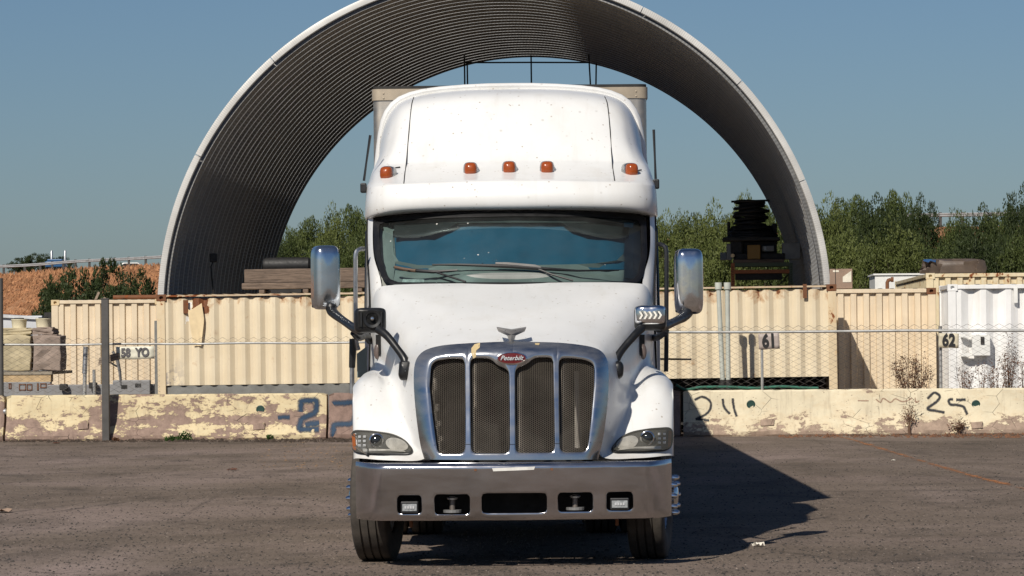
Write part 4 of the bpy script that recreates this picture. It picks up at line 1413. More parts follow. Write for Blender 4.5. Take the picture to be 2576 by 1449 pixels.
def mk_leaf(name, a, b_, c_=None):
    m = Nodes(name)
    p = m.pos()
    n = m.noise(p, 1.1, 4, .6)
    n2 = m.noise(p, 14, 2, .5)
    oi = m.n('ShaderNodeObjectInfo')
    col_ = m.ramp(n, [(0.3, a), (0.7, b_)])
    col_ = m.mix(m.ramp(n2, [(0.4, 0.0), (0.7, .6)]), col_, c_ if c_ else tuple(k * 1.5 for k in b_))
    col_ = m.mix(m.math('MULTIPLY', oi.outputs['Random'], .35), col_, tuple(k * .55 for k in a))
    m.set(color=col_, rough=.6, spec=.3)
    tl_ = m.n('ShaderNodeBsdfTranslucent'); m.l(col_, tl_.inputs[0])
    mx = m.n('ShaderNodeMixShader'); mx.inputs[0].default_value = .25
    m.l(m.b.outputs[0], mx.inputs[1]); m.l(tl_.outputs[0], mx.inputs[2]); m.l(mx.outputs[0], m.out.inputs[0])
    return m.mat
leaf_olive = mk_leaf('olive_willow_leaf', (0.080, 0.105, 0.024), (0.145, 0.172, 0.045), (0.19, 0.21, 0.07))
leaf_dark = mk_leaf('dark_green_leaf', (0.024, 0.040, 0.012), (0.050, 0.070, 0.020), (0.075, 0.095, 0.03))
leaf_mid = mk_leaf('mid_green_leaf', (0.052, 0.078, 0.019), (0.100, 0.128, 0.034), (0.14, 0.16, 0.052))
leaf_dry = mk_leaf('dry_brown_leaf', (0.12, 0.055, 0.03), (0.26, 0.13, 0.075), (0.34, 0.20, 0.12))
leaf_weed = mk_leaf('weed_leaf', (0.03, 0.07, 0.015), (0.06, 0.12, 0.03))
bark = plain('grey_brown_bark', (0.06, 0.045, 0.035), .9, 0, .3, 6)
def feathery(seed, H_=5.0, R_=2.4, nc=120, nl=250, ll=.125, lw=.052):
    """soft clumps over a dome, with upright leafy shoots breaking the top; also returns the leaf facing"""
    rg = np.random.default_rng(seed)
    C, D, N, stems = [], [], [], []
    def dome(r):
        return H_ * (.90 - .42 * (r / R_) ** 2.2)
    for k in range(nc):
        r = R_ * math.sqrt((k + .5) / nc) * .96
        a = k * 2.39996 + rg.normal() * .25
        top = dome(r) * rg.uniform(.80, 1.0)
        levels = (1.0, .72, .44, .2) if r > R_ * .45 else (1.0, .78)
        f = levels[int(rg.integers(len(levels)))]
        c = np.array([r * math.cos(a), r * math.sin(a), max(.25, top * f)])
        rad = rg.uniform(.32, .60)
        q = rg.normal(size=(nl, 3)); q /= np.linalg.norm(q, axis=1)[:, None]
        st = np.array([1.0, 1.0, rg.uniform(.8, 1.15)])
        P = c + q * rad * (.55 + .45 * rg.random(nl) ** .4)[:, None] * st
        C.append(P); D.append(q * .6 + np.array([0, 0, .3]) + rg.normal(size=(nl, 3)) * .5); N.append(q + np.array([0, -.1, .25]))
        if k % 6 == 0: stems.append([np.array([0, 0, 0.0]), np.array([c[0] * .55, c[1] * .55, c[2] * .5]), c])
    for k in range(70):
        r = R_ * math.sqrt(rg.random()) * .97; a = rg.random() * 6.283
        z0 = dome(r) * .86; h = rg.uniform(.25, .6)
        b0 = np.array([r * math.cos(a), r * math.sin(a), z0]); b1 = b0 + np.array([rg.normal() * .10, rg.normal() * .10, h])
        t = rg.random(46) ** .8
        P = b0 + (b1 - b0) * t[:, None] + rg.normal(size=(46, 3)) * (.075 * (1 - .75 * t))[:, None]
        C.append(P); D.append(np.array([0, 0, 1.0]) + rg.normal(size=(46, 3)) * .5); N.append(rg.normal(size=(46, 3)) + np.array([-.3, -.6, .4]))
        if k % 3 == 0: stems.append([b0 - np.array([0, 0, .3]), (b0 + b1) / 2, b1])
    C = np.concatenate(C); D = np.concatenate(D); N = np.concatenate(N)
    C[:, 2] = np.maximum(C[:, 2], .02)
    C[:, 2] *= H_ / np.percentile(C[:, 2], 99.7)
    n = len(C)
    return C, D, rg.uniform(.6, 1.3, n) * ll, rg.uniform(.7, 1.3, n) * lw, stems, N
def rounded(seed, H_=4.0, R_=2.5, nc=90, nl=110, ll=.17, lw=.09):
    rg = np.random.default_rng(seed)
    C, D, N, stems = [], [], [], []
    for k in range(nc):
        u = rg.normal(size=3); u /= np.linalg.norm(u)
        f = rg.random() ** .4
        c = np.array([u[0] * R_ * f, u[1] * R_ * f, H_ * .52 + u[2] * H_ * .46 * f])
        rad = rg.uniform(.28, .55)
        q = rg.normal(size=(nl, 3)); q /= np.linalg.norm(q, axis=1)[:, None]
        C.append(c + q * rad * (rg.random(nl) ** .45)[:, None] * np.array([1, 1, .8])); D.append(q + rg.normal(size=(nl, 3)) * .5 + np.array([0, 0, .3]))
        N.append(q + np.array([0, 0, .25]))
        if k % 5 == 0: stems.append([np.array([0, 0, 0.0]), np.array([c[0] * .4, c[1] * .4, c[2] * .6]), c])
    C = np.concatenate(C); D = np.concatenate(D)
    n = len(C)
    return C, D, rg.uniform(.6, 1.3, n) * ll, rg.uniform(.7, 1.3, n) * lw, stems, np.concatenate(N)
def tree_meshes(key, gen, mat):
    C, D, L_, W_, st, N_ = gen
    me = leaves(key, C, D, L_, W_, mat, up=N_, seed=len(C))
    b = MB()
    for s in st:
        b.tube([tuple(s[0] + (s[1] - s[0]) * k) for k in (0, .5)] + [tuple(s[1]), tuple(s[2])], [.035, .028, .014, .005], 5)
    b.tube([(0, 0, -.05), (.03, .02, .4), (0, .05, 1.0)], [.12, .09, .05], 7)
    ms = bpy.data.meshes.new(key + '_trunk')
    ms.from_pydata(b.v, [], b.f); ms.materials.append(bark)
    return me, ms
TM = [tree_meshes('willow_crown', feathery(s_), m_) for s_, m_ in ((1, leaf_olive), (2, leaf_mid), (3, leaf_olive), (4, leaf_mid), (5, leaf_dark))]
TR2 = [tree_meshes('round_crown', rounded(s_), m_) for s_, m_ in ((11, leaf_dark), (12, leaf_dark))]
def plant(name, label, cat, grp, meshes, px, d, top, wpx, rz, base_h=5.0, base_r=2.4, z0=0.0):
    p = W(px, 800, d)
    h = W(px, top, d).z - z0
    sx = wpx * d / F / (2 * base_r)
    o = thing(name, label, cat, (p.x, p.y, z0), rz, grp)
    for nm, me in (('crown', meshes[0]), ('trunk', meshes[1])):
        q = bpy.data.objects.new(nm, me); col.objects.link(q); q.parent = o
        q.scale = (sx, sx, h / base_h)
    return o
rows_r = [  # px, depth, top, width, kind, where it stands
 (2085, 118, 522, 190, 0, 'olive willow shrub just right of the arch rim'),
 (2150, 126, 503, 200, 1, 'tall willow shrub a little right of the arch rim'),
 (2215, 122, 512, 190, 4, 'dark shrub between the arch and the tall feathery pair'),
 (2262, 128, 492, 170, 1, 'tallest feathery shrub above the white shed'),
 (2315, 124, 512, 150, 4, 'dark feathery shrub left of the guard rail gap'),
 (2130, 108, 600, 220, 2, 'low pale shrub right of the arch behind the carton'),
 (2250, 106, 575, 250, 0, 'broad pale green shrub above the white shed roof'),
 (2345, 108, 612, 170, 3, 'low shrub below the guard rail gap'),
 (2410, 124, 545, 150, 3, 'feathery shrub right of the guard rail gap'),
 (2470, 120, 536, 170, 4, 'dark shrub above the brown tarpaulin'),
 (2535, 124, 530, 160, 1, 'shrub beside the tall one at the right edge'),
 (2585, 118, 488, 170, 4, 'tall dark shrub cut by the right edge'),
 (2450, 104, 600, 230, 4, 'low dark shrub behind the brown tarpaulin'),
 (2560, 104, 596, 200, 3, 'low shrub behind the cream container at the right edge'),
 (1675, 116, 562, 170, 0, 'pale shrub right of the truck cab'),
 (1740, 122, 548, 190, 2, 'second pale shrub right of the truck cab'),
 (1805, 118, 536, 180, 0, 'pale shrub left of the hose coil'),
 (1868, 124, 505, 150, 2, 'tall pale shrub behind the hose coil'),
 (1935, 120, 522, 150, 3, 'shrub behind the machine close to the arch leg'),
 (1720, 102, 620, 240, 0, 'low pale shrub behind the right door mirror'),
 (1830, 101, 612, 220, 2, 'low pale shrub behind the pallet rack'),
 (1950, 101, 625, 190, 3, 'low shrub seen under the pallet rack'),
 (720, 120, 585, 110, 3, 'shrub against the left inner edge of the arch'),
 (770, 124, 557, 150, 1, 'left shrub of the pair between arch and cab'),
 (835, 120, 545, 150, 0, 'middle shrub between arch and cab'),
 (895, 124, 528, 160, 1, 'tall shrub beside the left of the cab'),
 (950, 118, 545, 140, 2, 'shrub half hidden behind the left of the cab'),
 (800, 101, 615, 210, 3, 'low shrub above the timber stack'),
 (700, 103, 622, 120, 4, 'low dark shrub left of the timber stack'),
 (905, 100, 612, 170, 3, 'low shrub behind the left door mirror'),
]
names = ('first', 'second', 'third', 'fourth', 'fifth', 'sixth', 'seventh', 'eighth', 'ninth', 'tenth', 'eleventh')
for q, px in enumerate((1660, 1745, 1830, 1915, 2060, 2145, 2235, 2330, 2420, 2505, 2590)):
    rows_r.append((px, 140 + 3 * (q % 3), (556, 560, 540, 528, 540, 528, 520, 566, 570, 552, 540)[q], 190, (1, 4, 3)[q % 3], names[q] + ' from the left of the far dark shrubs right of the cab'))
for q, px in enumerate((745, 830, 915)):
    rows_r.append((px, 141, (590, 562, 548)[q], 150, (1, 4, 3)[q], names[q] + ' from the left of the far dark shrubs left of the cab'))
for q, px in enumerate((1010, 1090, 1200, 1310, 1420, 1520, 1600)):
    rows_r.append((px, 126 + 5 * (q % 2), (548, 556, 560, 552, 558, 550, 560)[q], 170, (0, 1, 2, 3)[q % 4], names[q] + ' from the left of the shrubs screened by the truck'))
for q, px in enumerate((2660, 2750, 2850)):
    rows_r.append((px, 122 + 4 * q, (512, 530, 520)[q], 170, (4, 1, 3)[q], names[q] + ' shrub beyond the right edge of the picture'))
for i, (px, d, top, wpx, k, lab) in enumerate(rows_r):
    plant('willow_shrub', lab, 'shrub', 'shrubs behind the arch', TM[k], px, d, top, wpx * 1.12, i * 1.37)
for i, (px, d, top, wpx, lab) in enumerate((
    (190, 150, 672, 200, 'dark rounded shrub before the dry hill, left one'),
    (262, 152, 650, 170, 'tallest dark shrub before the dry hill'),
    (335, 149, 672, 150, 'dark shrub beside the left arch leg'),
    (140, 147, 712, 130, 'low dark shrub at the left foot of the dry hill'),
    (260, 146, 706, 280, 'broad low dark shrub behind the left container'))):
    plant('dark_shrub', lab, 'shrub', 'dark shrubs before the dry hill', TR2[i % 2], px, d, top, wpx, i * 2.1, 4.0, 2.5)
for i, (px, d, top, wpx, k, lab) in enumerate(((52, 425, 648, 60, 1, 'left of the distant trees on the hill crest'), (102, 428, 636, 80, 0, 'round distant tree behind the exhaust stacks'), (152, 426, 645, 60, 1, 'right of the distant trees on the hill crest'))):
    cz = crest_pt(px).z
    plant('distant_tree', lab, 'tree', 'trees on the hill crest', TR2[k % 2], px, d, top, wpx * 1.3, i, 4.0, 2.5, z0=cz - .3)
# ------------------------------------------------------------------ the truck
TD = 28.0
truck = thing('semi_truck', 'white long nosed semi truck with chrome grille facing the camera', 'truck', (0, TD, 0))
ROOT = Vector((0, TD, 0))
XC = W(1287, 800, TD).x
def tp(px, py, Y):
    q = W(px, py, TD + Y) - ROOT
    q.x -= XC
    return q

def mk_paint():
    m = Nodes('white_truck_paint')
    v = m.coord('Object')
    c = m.ramp(m.noise(v, 1.5, 4, .6), [(0.3, (0.71, 0.715, 0.71)), (0.7, (0.775, 0.775, 0.765))])
    ce = m.voro(v, 16)
    rare = m.ramp(m.noise(v, 9, 3, .6), [(0.47, 0.0), (0.55, 1.0)])
    sp = m.math('MULTIPLY', m.ramp(ce, [(0.08, 1.0), (0.16, 0.0)]), rare)
    c = m.mix(m.math('MULTIPLY', sp, 0.75), c, (0.30, 0.24, 0.18))
    ce2 = m.voro(v, 7)
    sp2 = m.math('MULTIPLY', m.ramp(ce2, [(0.05, 1.0), (0.12, 0.0)]), m.ramp(m.noise(v, 5, 3, .6), [(0.46, 0.0), (0.56, 1.0)]))
    c = m.mix(m.math('MULTIPLY', sp2, 0.5), c, (0.42, 0.40, 0.37))
    grime = m.noise(m.coord('Object', (3, 3, .8)), 1.0, 5, .65)
    c = m.mix(m.ramp(grime, [(0.50, 0), (0.82, .30)]), c, (0.52, 0.47, 0.38))
    strk = m.noise(m.coord('Object', (11, 2, .5)), 1.0, 4, .6)
    c = m.mix(m.ramp(strk, [(0.56, 0), (0.80, .20)]), c, (0.46, 0.42, 0.35))
    z = m.sep(v)[2]
    low = m.math('MULTIPLY', m.ramp(z, [(0.8, 1.0), (1.0, 0.0)]), m.ramp(m.noise(v, 4, 5, .7), [(.35, 0), (.7, .5)]))
    c = m.mix(low, c, (0.42, 0.35, 0.27))
    m.set(color=c, rough=0.38, coat=0.25)
    m.b.inputs['Coat Roughness'].default_value = 0.12
    m.bump(m.noise(v, 2.5, 3, .5), 0.04, 0.02)
    return m.mat
def mk_chrome(name, c, r0, r1, dirt, bumpy=0.06, bs=3.0):
    m = Nodes(name)
    v = m.coord('Object')
    n = m.noise(v, 3.0, 6, .65)
    g = m.noise(m.coord('Object', (1.2, 1.2, 5)), 1.6, 5, .6)
    col_ = m.mix(m.ramp(g, [(0.40, 0.0), (0.75, dirt)]), c, (0.20, 0.165, 0.135))
    f = m.noise(v, 60, 4, .7)
    col_ = m.mix(m.ramp(f, [(0.62, 0.0), (0.75, dirt)]), col_, (0.34, 0.29, 0.24))
    m.set(color=col_, metal=m.ramp(g, [(0.4, 1.0), (0.8, 1.0 - dirt)]))
    m.l(m.ramp(n, [(0.3, r0), (0.7, r1)]), m.b.inputs['Roughness'])
    m.bump(m.noise(v, bs, 4, .55), bumpy, 0.05)
    return m.mat
paint = mk_paint()
chrome = mk_chrome('worn_chrome', (0.54, 0.55, 0.565), 0.12, 0.22, 0.35)
chrome_b = mk_chrome('scuffed_bumper_chrome', (0.56, 0.555, 0.58), 0.12, 0.24, 0.12, 0.4, 1.2)
chrome_n = plain('clean_chrome', (0.75, 0.75, 0.76), 0.12, 1.0, .1)
blk = plain('black_plastic', (0.014, 0.0145, 0.016), 0.42, 0, .3, 8)
blk_gap = plain('dark_gap', (0.006, 0.006, 0.006), 0.9)
rubber = None
def mk_tyre():
    m = Nodes('dusty_tyre_rubber')
    v = m.coord('Object')
    c = m.ramp(m.noise(v, 7, 5, .65), [(0.3, (0.030, 0.026, 0.022)), (0.7, (0.085, 0.072, 0.06))])
    m.set(color=c, rough=0.8)
    m.bump(m.noise(v, 60, 4, .6), .2, .005)
    return m.mat
rubber = mk_tyre()
alu = plain('polished_wheel_metal', (0.55, 0.55, 0.56), 0.3, 0.9, .3, 6)

# ---- hood and fenders: one skin through measured points (left half, then mirrored)
H = [
 # each column runs from the grille or lower edge back to the cowl
 [(1287, 862, .56), (1287, 838, .80), (1287, 803, 1.2), (1287, 768, 1.6), (1287, 738, 1.95), (1287, 722, 2.15), (1287, 713, 2.27)],
 [(1165, 865, .57), (1160, 840, .80), (1150, 805, 1.2), (1143, 770, 1.6), (1138, 739, 1.95), (1136, 722, 2.15), (1134, 713, 2.28)],
 [(1085, 876, .60), (1073, 856, .82), (1050, 823, 1.2), (1030, 786, 1.6), (1012, 751, 1.95), (1000, 730, 2.17), (990, 717, 2.32)],
 [(1050, 894, .60), (1036, 880, .86), (1012, 856, 1.2), (988, 822, 1.6), (968, 782, 1.95), (952, 750, 2.2), (946, 730, 2.40)],
 [(1040, 930, .56), (1025, 922, .84), (1001, 905, 1.2), (975, 880, 1.6), (953, 845, 1.95), (938, 812, 2.25), (931, 790, 2.48)],
 [(1042, 1000, .46), (1025, 990, .72), (1003, 968, 1.06), (980, 940, 1.45), (958, 908, 1.85), (942, 885, 2.2), (933, 870, 2.5)],
 [(1053, 1075, .35), (1034, 1058, .52), (1008, 1020, .76), (984, 978, 1.10), (960, 944, 1.50), (944, 926, 1.9), (935, 918, 2.4)],
 [(1066, 1130, .28), (1044, 1108, .38), (1010, 1058, .55), (980, 1005, .80), (952, 957, 1.15), (935, 938, 1.6), (929, 932, 2.3)],
 [(1058, 1157, .27), (1030, 1125, .34), (985, 1068, .46), (955, 1010, .70), (930, 963, 1.02), (917, 945, 1.5), (914, 941, 2.2)],
 [(975, 1158, .33), (957, 1122, .36), (936, 1068, .47), (918, 1015, .68), (905, 975, 1.0), (899, 957, 1.45), (902, 955, 2.1)],
 [(905, 1153, .46), (896, 1118, .47), (892, 1070, .56), (889, 1024, .76), (888, 990, 1.05), (886, 975, 1.48), (893, 975, 2.0)],
]
SETB = {3: (-.10,), 4: (-.11, -.08), 5: (-.06, -.04, .02), 6: (.02, .08, .10, .06), 7: (.07, .18, .24, .20, .10), 8: (.08, .24, .28, .24, .14), 9: (.16, .26, .28, .24, .14), 10: (.20, .26, .26, .20, .10), 0: (-.10,), 1: (-.10,), 2: (-.10,)}
cols = [[tp(p[0] + (9 if i == 0 and 2 < j < 8 else 0), p[1] + (6 if i == 0 and j < 3 else 0), p[2] + (SETB.get(j, ()) + (0,) * 9)[i]) for i, p in enumerate(c)] for j, c in enumerate(H)]
side = [Vector((-1.245, .74, .83)), Vector((-1.25, .80, .92)), Vector((-1.258, .90, 1.06)), Vector((-1.262, 1.0, 1.20)), Vector((-1.265, 1.12, 1.31)), Vector((-1.265, 1.5, 1.34)), Vector((-1.26, 1.95, 1.30))]
arch_e = [Vector((-1.245, .80, .82)), Vector((-1.25, .85, .88)), Vector((-1.258, .93, .97)), Vector((-1.262, 1.03, 1.06)), Vector((-1.265, 1.15, 1.12)), Vector((-1.265, 1.5, 1.13)), Vector((-1.26, 1.9, 1.02))]
cols += [side, arch_e]
nrow = 7
rows_half = [[Vector((-cols[j][i].x, cols[j][i].y, cols[j][i].z)) for j in range(len(cols))] for i in range(nrow)]
full = mirror_rows(rows_half)
Gd = cr_grid(full, 7, 6)
b = MB().grid([[tuple(p) for p in r] for r in Gd])
hood = b.build('hood', paint, truck, smooth=True, angle=70)
hood_bvh = bvh_of(hood)
def hoodpt(px, py, off=0.004):
    q = on_surface(hood_bvh, px, py, off)
    if q is None: return None
    q = q - ROOT
    return q
def nearest_pt(px, py, off=0.004):
    q = hoodpt(px, py, off)
    if q is None:
        w_ = W(px, py, TD + .45)
        loc, nrm, _, _ = hood_bvh.find_nearest(w_)
        q = loc + (nrm if nrm.y < 0 else -nrm) * off - ROOT
    return q
def patch(poly, off, name, mat, parent, rings=4, dome=0.0, smooth=True, flat=None):
    c = sum((Vector(p) for p in poly), Vector((0, 0))) / len(poly)
    rows = []
    for k in range(rings, 0, -1):
        f = k / rings
        rows.append([])
        for p in poly:
            q = c + (Vector(p) - c) * f
            w_ = flat(q.x, q.y) if flat else nearest_pt(q.x, q.y, off)
            w_ = w_ + Vector((0, -dome * (1 - f * f), 0))
            rows[-1].append(w_)
    b = MB().grid(rows, closed=True)
    ce = (flat(c.x, c.y) if flat else nearest_pt(c.x, c.y, off)) + Vector((0, -dome, 0))
    n = len(poly); o = len(b.v) - n
    b.v.append(tuple(ce)); i = len(b.v) - 1
    b.f += [(o + k, o + (k + 1) % n, i) for k in range(n)]
    return b.front().build(name, mat, parent, smooth=smooth, angle=60)
def outline_tube(poly, off, r, name, mat, parent, flat=None):
    pts = [(flat(p[0], p[1]) if flat else nearest_pt(p[0], p[1], off)) for p in poly]
    pts.append(pts[0])
    return MB().tube(pts, r, 6, cap=False).build(name, mat, parent, smooth=True)

# ---- headlights
def mk_lens():
    m = Nodes('clear_headlight_cover')
    tr_ = m.n('ShaderNodeBsdfTransparent'); gl = m.n('ShaderNodeBsdfGlossy'); gl.inputs['Roughness'].default_value = 0.08
    df = m.n('ShaderNodeBsdfDiffuse'); df.inputs['Color'].default_value = (.5, .48, .4, 1)
    fr = m.n('ShaderNodeFresnel'); fr.inputs['IOR'].default_value = 1.45
    mx = m.n('ShaderNodeMixShader'); m.l(fr.outputs[0], mx.inputs[0]); m.l(tr_.outputs[0], mx.inputs[1]); m.l(gl.outputs[0], mx.inputs[2])
    mx2 = m.n('ShaderNodeMixShader'); mx2.inputs[0].default_value = 0.09; m.l(mx.outputs[0], mx2.inputs[1]); m.l(df.outputs[0], mx2.inputs[2])
    m.l(mx2.outputs[0], m.out.inputs[0])
    return m.mat
lens_m = mk_lens()
refl_m = plain('headlight_reflector', (.62, .60, .55), .35, .5, .3, 12)
hl_dark = plain('headlight_housing', (0.04, 0.04, 0.037), 0.4, .0, .3, 8)
amber = plain('amber_reflector', (0.35, 0.10, 0.02), 0.3)
led_m = plain('clear_led', (0.75, 0.77, 0.8), 0.15, .4)
HLL = [(889, 1084), (940, 1087), (985, 1094), (1014, 1106), (1034, 1126), (1039, 1141), (1028, 1146), (960, 1145), (905, 1141), (890, 1132), (886, 1108)]
def side_px(poly, s):
    """left-hand picture points, or their mirror images on the right"""
    if s < 0: return [Vector(p) for p in poly]
    return [Vector((2574 - p[0] + 2, p[1] - 0.0087 * 2 * (1287 - p[0]))) for p in poly]
for s in (-1, 1):
    base = roundpoly(side_px(HLL, s), 14, 4)
    hd = patch(base, 0.006, 'headlight', hl_dark, truck, rings=6)
    outline_tube(base, 0.012, 0.007, 'headlight_rim', blk, hd)
    # chrome reflector bowl
    e = [(995 + 24 * math.cos(a) * (1.0 if math.cos(a) < 0 else 1.35), 1121 + 17 * math.sin(a) + 5 * math.cos(a)) for a in [2 * math.pi * k / 24 for k in range(24)]]
    patch(side_px(e, s), 0.013, 'reflector', refl_m, hd, rings=5, dome=0.003)
    ctr = nearest_pt(*side_px([(949, 1111)], s)[0], 0.02)
    MB().lathe([(0.058, 0.0), (0.056, -0.02), (0.048, -0.024), (0.046, -0.006)], 24, Matrix.Rotation(R(90), 4, 'Z')).build('projector_ring', chrome_n, hd, loc=ctr, smooth=True)
    MB().lathe([(0.046, -0.004), (0.04, -0.018), (0.028, -0.028), (0.014, -0.033), (0.0, -0.034)], 20, Matrix.Rotation(R(90), 4, 'Z')).build('projector_lens', plain('projector_glass', (0.05, 0.055, 0.06), 0.06, .6), hd, loc=ctr, smooth=True)
    for i in range(2):
        for j in range(3):
            q = nearest_pt(*side_px([(908 + 12 * i, 1101 + 11 * j)], s)[0], 0.02)
            MB().box((0, 0, 0), (0.024, 0.012, 0.02)).build('led', led_m, hd, loc=q, bevel=0.004)
    st = [(889, 1092), (896, 1092), (899, 1134), (892, 1130)]
    patch(side_px(st, s), 0.014, 'side_reflector', amber, hd, rings=2)
    inner = [(915, 1138), (1022, 1141), (1012, 1134), (960, 1132), (915, 1130)]
    patch(side_px(inner, s), 0.014, 'lower_reflector', refl_m, hd, rings=2)
    patch(base, 0.028, 'lens_cover', lens_m, hd, rings=6, dome=0.01)

# ---- chrome grille surround
OUT = [(1066, 1156), (1056, 1120), (1047, 1060), (1041, 1000), (1039, 950), (1042, 915), (1052, 894), (1072, 879), (1110, 869), (1165, 864), (1225, 861), (1287, 859),
       (1345, 860), (1405, 862), (1455, 867), (1495, 875), (1516, 888), (1526, 908), (1530, 945), (1528, 1000), (1522, 1060), (1513, 1115), (1503, 1156)]
def gy(px, py):
    v = (1157 - py) / 295
    return 0.13 + 0.17 * max(v, 0) ** 1.2 + 0.11 * (abs(px - 1287) / 245) ** 2
OUT = [(p[0], p[1]) for p in cr_line([(x, y, 0) for x, y in OUT], 3)]
out2 = [Vector(p) for p in OUT]
def dist_out(p):
    best = 1e9
    for i in range(len(out2) - 1):
        a, b_ = out2[i], out2[i + 1]
        e = b_ - a
        t = max(0, min(1, (p - a).dot(e) / e.length_squared))
        best = min(best, (a + e * t - p).length)
    return best
def gpt(p, extra=0.0):
    dd = dist_out(p)
    lift = 0.075 * max(0, 1 - dd / 34) ** 2.0
    return tp(p.x, p.y, gy(p.x, p.y) + lift + extra - 0.025)
HOLES = [
 [(1083, 921), (1094, 908), (1130, 902), (1162, 903), (1168, 912), (1169, 1130), (1162, 1141), (1106, 1141), (1098, 1134), (1086, 1040), (1079, 970)],
 [(1181, 908), (1190, 901), (1222, 901), (1236, 905), (1248, 918), (1268, 926), (1279, 936), (1281, 1130), (1274, 1140), (1190, 1140), (1183, 1130)],
 [(1294, 934), (1300, 925), (1322, 917), (1340, 902), (1352, 899), (1382, 899), (1390, 906), (1394, 1128), (1387, 1138), (1302, 1139), (1295, 1131)],
 [(1404, 908), (1412, 901), (1440, 901), (1470, 905), (1488, 913), (1494, 925), (1493, 970), (1487, 1040), (1478, 1122), (1470, 1137), (1415, 1138), (1406, 1128)],
]
XB = [None, 1175, 1287.5, 1399.5, None]
surround = MB()
hole_polys = []
for k in range(4):
    hp = roundpoly(HOLES[k], 6, 2)
    hole_polys.append(hp)
    # the cell: part of the outline between two bars
    if k == 0: cell = [p for p in out2 if p.x <= 1175]
    elif k == 3: cell = [p for p in out2 if p.x >= 1399.5]
    else: cell = [p for p in out2 if XB[k] < p.x < XB[k + 1] and p.y < 1000]
    def top_at(x):
        for i in range(len(out2) - 1):
            a, b_ = out2[i], out2[i + 1]
            if a.x <= x <= b_.x and a.y < 1000: return a.y + (b_.y - a.y) * (x - a.x) / (b_.x - a.x)
    L_, R_ = XB[k], XB[k + 1]
    if k == 0: cell = cell + [Vector((R_, top_at(R_))), Vector((R_, 1157))]
    elif k == 3: cell = [Vector((L_, 1157)), Vector((L_, top_at(L_)))] + cell
    else: cell = [Vector((L_, 1157)), Vector((L_, top_at(L_)))] + cell + [Vector((R_, top_at(R_))), Vector((R_, 1157))]
    cx = sum(p.x for p in hp) / len(hp)
    c = Vector((cx, 1020))
    ang = sorted(set([round(math.atan2((p - c).y, (p - c).x), 5) for p in cell] + [round(-math.pi + 2 * math.pi * i / 120, 5) for i in range(120)]))
    ro = [ray_poly(c, a, cell) for a in ang]; ri = [ray_poly(c, a, hp) for a in ang]
    rows = []
    rows.append([gpt(p, 0.045) for p in ri])
    rows.append([gpt(p, 0.007) for p in ri])
    rows.append([gpt(p + (q - p).normalized() * 1.3, 0.002) for p, q in zip(ri, ro)])
    for t in (0.3, 0.45, 0.6, 0.72, 0.84, 0.93, 1.0):
        rows.append([gpt(p + (q - p) * t) for p, q in zip(ri, ro)])
    surround.grid(rows, closed=True, flip=True)
gs = surround.build('grille_surround', chrome, truck, smooth=True, angle=100, merge=0.0006)
# side wall of the surround back to the hood
rows = [[gpt(Vector(p)) for p in OUT], [tp(p[0], p[1], gy(*p) + .30) for p in OUT]]
MB().grid(rows).build('surround_edge', chrome, gs, smooth=True)
# a joint line near the bottom
for s_ in ((1059, 1120, 1092, 1120), (1170, 1118, 1182, 1118), (1281, 1118, 1294, 1118), (1394, 1116, 1406, 1116), (1482, 1113, 1509, 1112)):
    a, b_ = gpt(Vector(s_[:2]), -.001), gpt(Vector(s_[2:]), -.001)
    MB().tube([a, b_], 0.0022, 5).build('joint_line', blk_gap, gs)
# chips of tan filler showing through the chrome
fill_m = plain('tan_body_filler', (0.58, 0.45, 0.24), 0.7)
for pl in ([(1184, 876), (1192, 866), (1206, 862), (1205, 874), (1196, 882), (1196, 898), (1189, 902), (1184, 888)], [(1344, 863), (1356, 863), (1354, 868), (1345, 867)]):
    patch([Vector(p) for p in pl], 0, 'chrome_chip', fill_m, gs, rings=2, flat=lambda x, y: gpt(Vector((x, y)), -.003))
# expanded metal behind each opening
mesh_m = plain('expanded_metal_mesh', (0.25, 0.22, 0.185), 0.5, 0.4, .3, 5)
def inside(p, poly):
    r_ = False
    for i in range(len(poly)):
        a, b_ = poly[i], poly[i - 1]
        if (a.y > p.y) != (b_.y > p.y) and p.x < (b_.x - a.x) * (p.y - a.y) / (b_.y - a.y) + a.x: r_ = not r_
    return r_
for k, hp in enumerate(hole_polys):
    b = MB()
    x0, x1 = min(p.x for p in hp) - 2, max(p.x for p in hp) + 2
    y0, y1 = min(p.y for p in hp) - 2, max(p.y for p in hp) + 2
    pw, ph = 9.4, 2.5
    row = 0
    y = y0
    big = [Vector((p.x + (3 if p.x > (x0 + x1) / 2 else -3), p.y + (3 if p.y > 1020 else -3))) for p in hp]
    while y < y1:
        run = []
        n = int((x1 - x0) / pw) + 1
        sgn = 1 if row % 2 else -1
        for i in range(n):
            for fx, fy in ((0.0, 1), (0.34, 1), (0.5, -1), (0.84, -1)):
                p = Vector((x0 + (i + fx) * pw, y + fy * sgn * ph * .5))
                if inside(p, big): run.append(tp(p.x, p.y, gy(p.x, p.y) + 0.03))
                else:
                    if len(run) > 1: b.tube(run, 0.0018, 4, cap=False)
                    run = []
        if len(run) > 1: b.tube(run, 0.0018, 4, cap=False)
        y += ph; row += 1
    tag(b.build('grille_mesh', mesh_m, gs), None, None, kind='stuff')
# radiator seen through the mesh
rad_m = plain('dusty_radiator', (0.016, 0.0135, 0.011), 0.8, 0, .5, 3)
MB().bb(-0.62, 0.62, 0.85, 0.95, 0.72, 1.66).build('radiator', rad_m, truck)
MB().tube([(0.50, 0.70, .9), (0.50, .72, 1.5)], 0.022, 8).build('radiator_hose', plain('pale_hose', (.4, .37, .33), .6), truck)
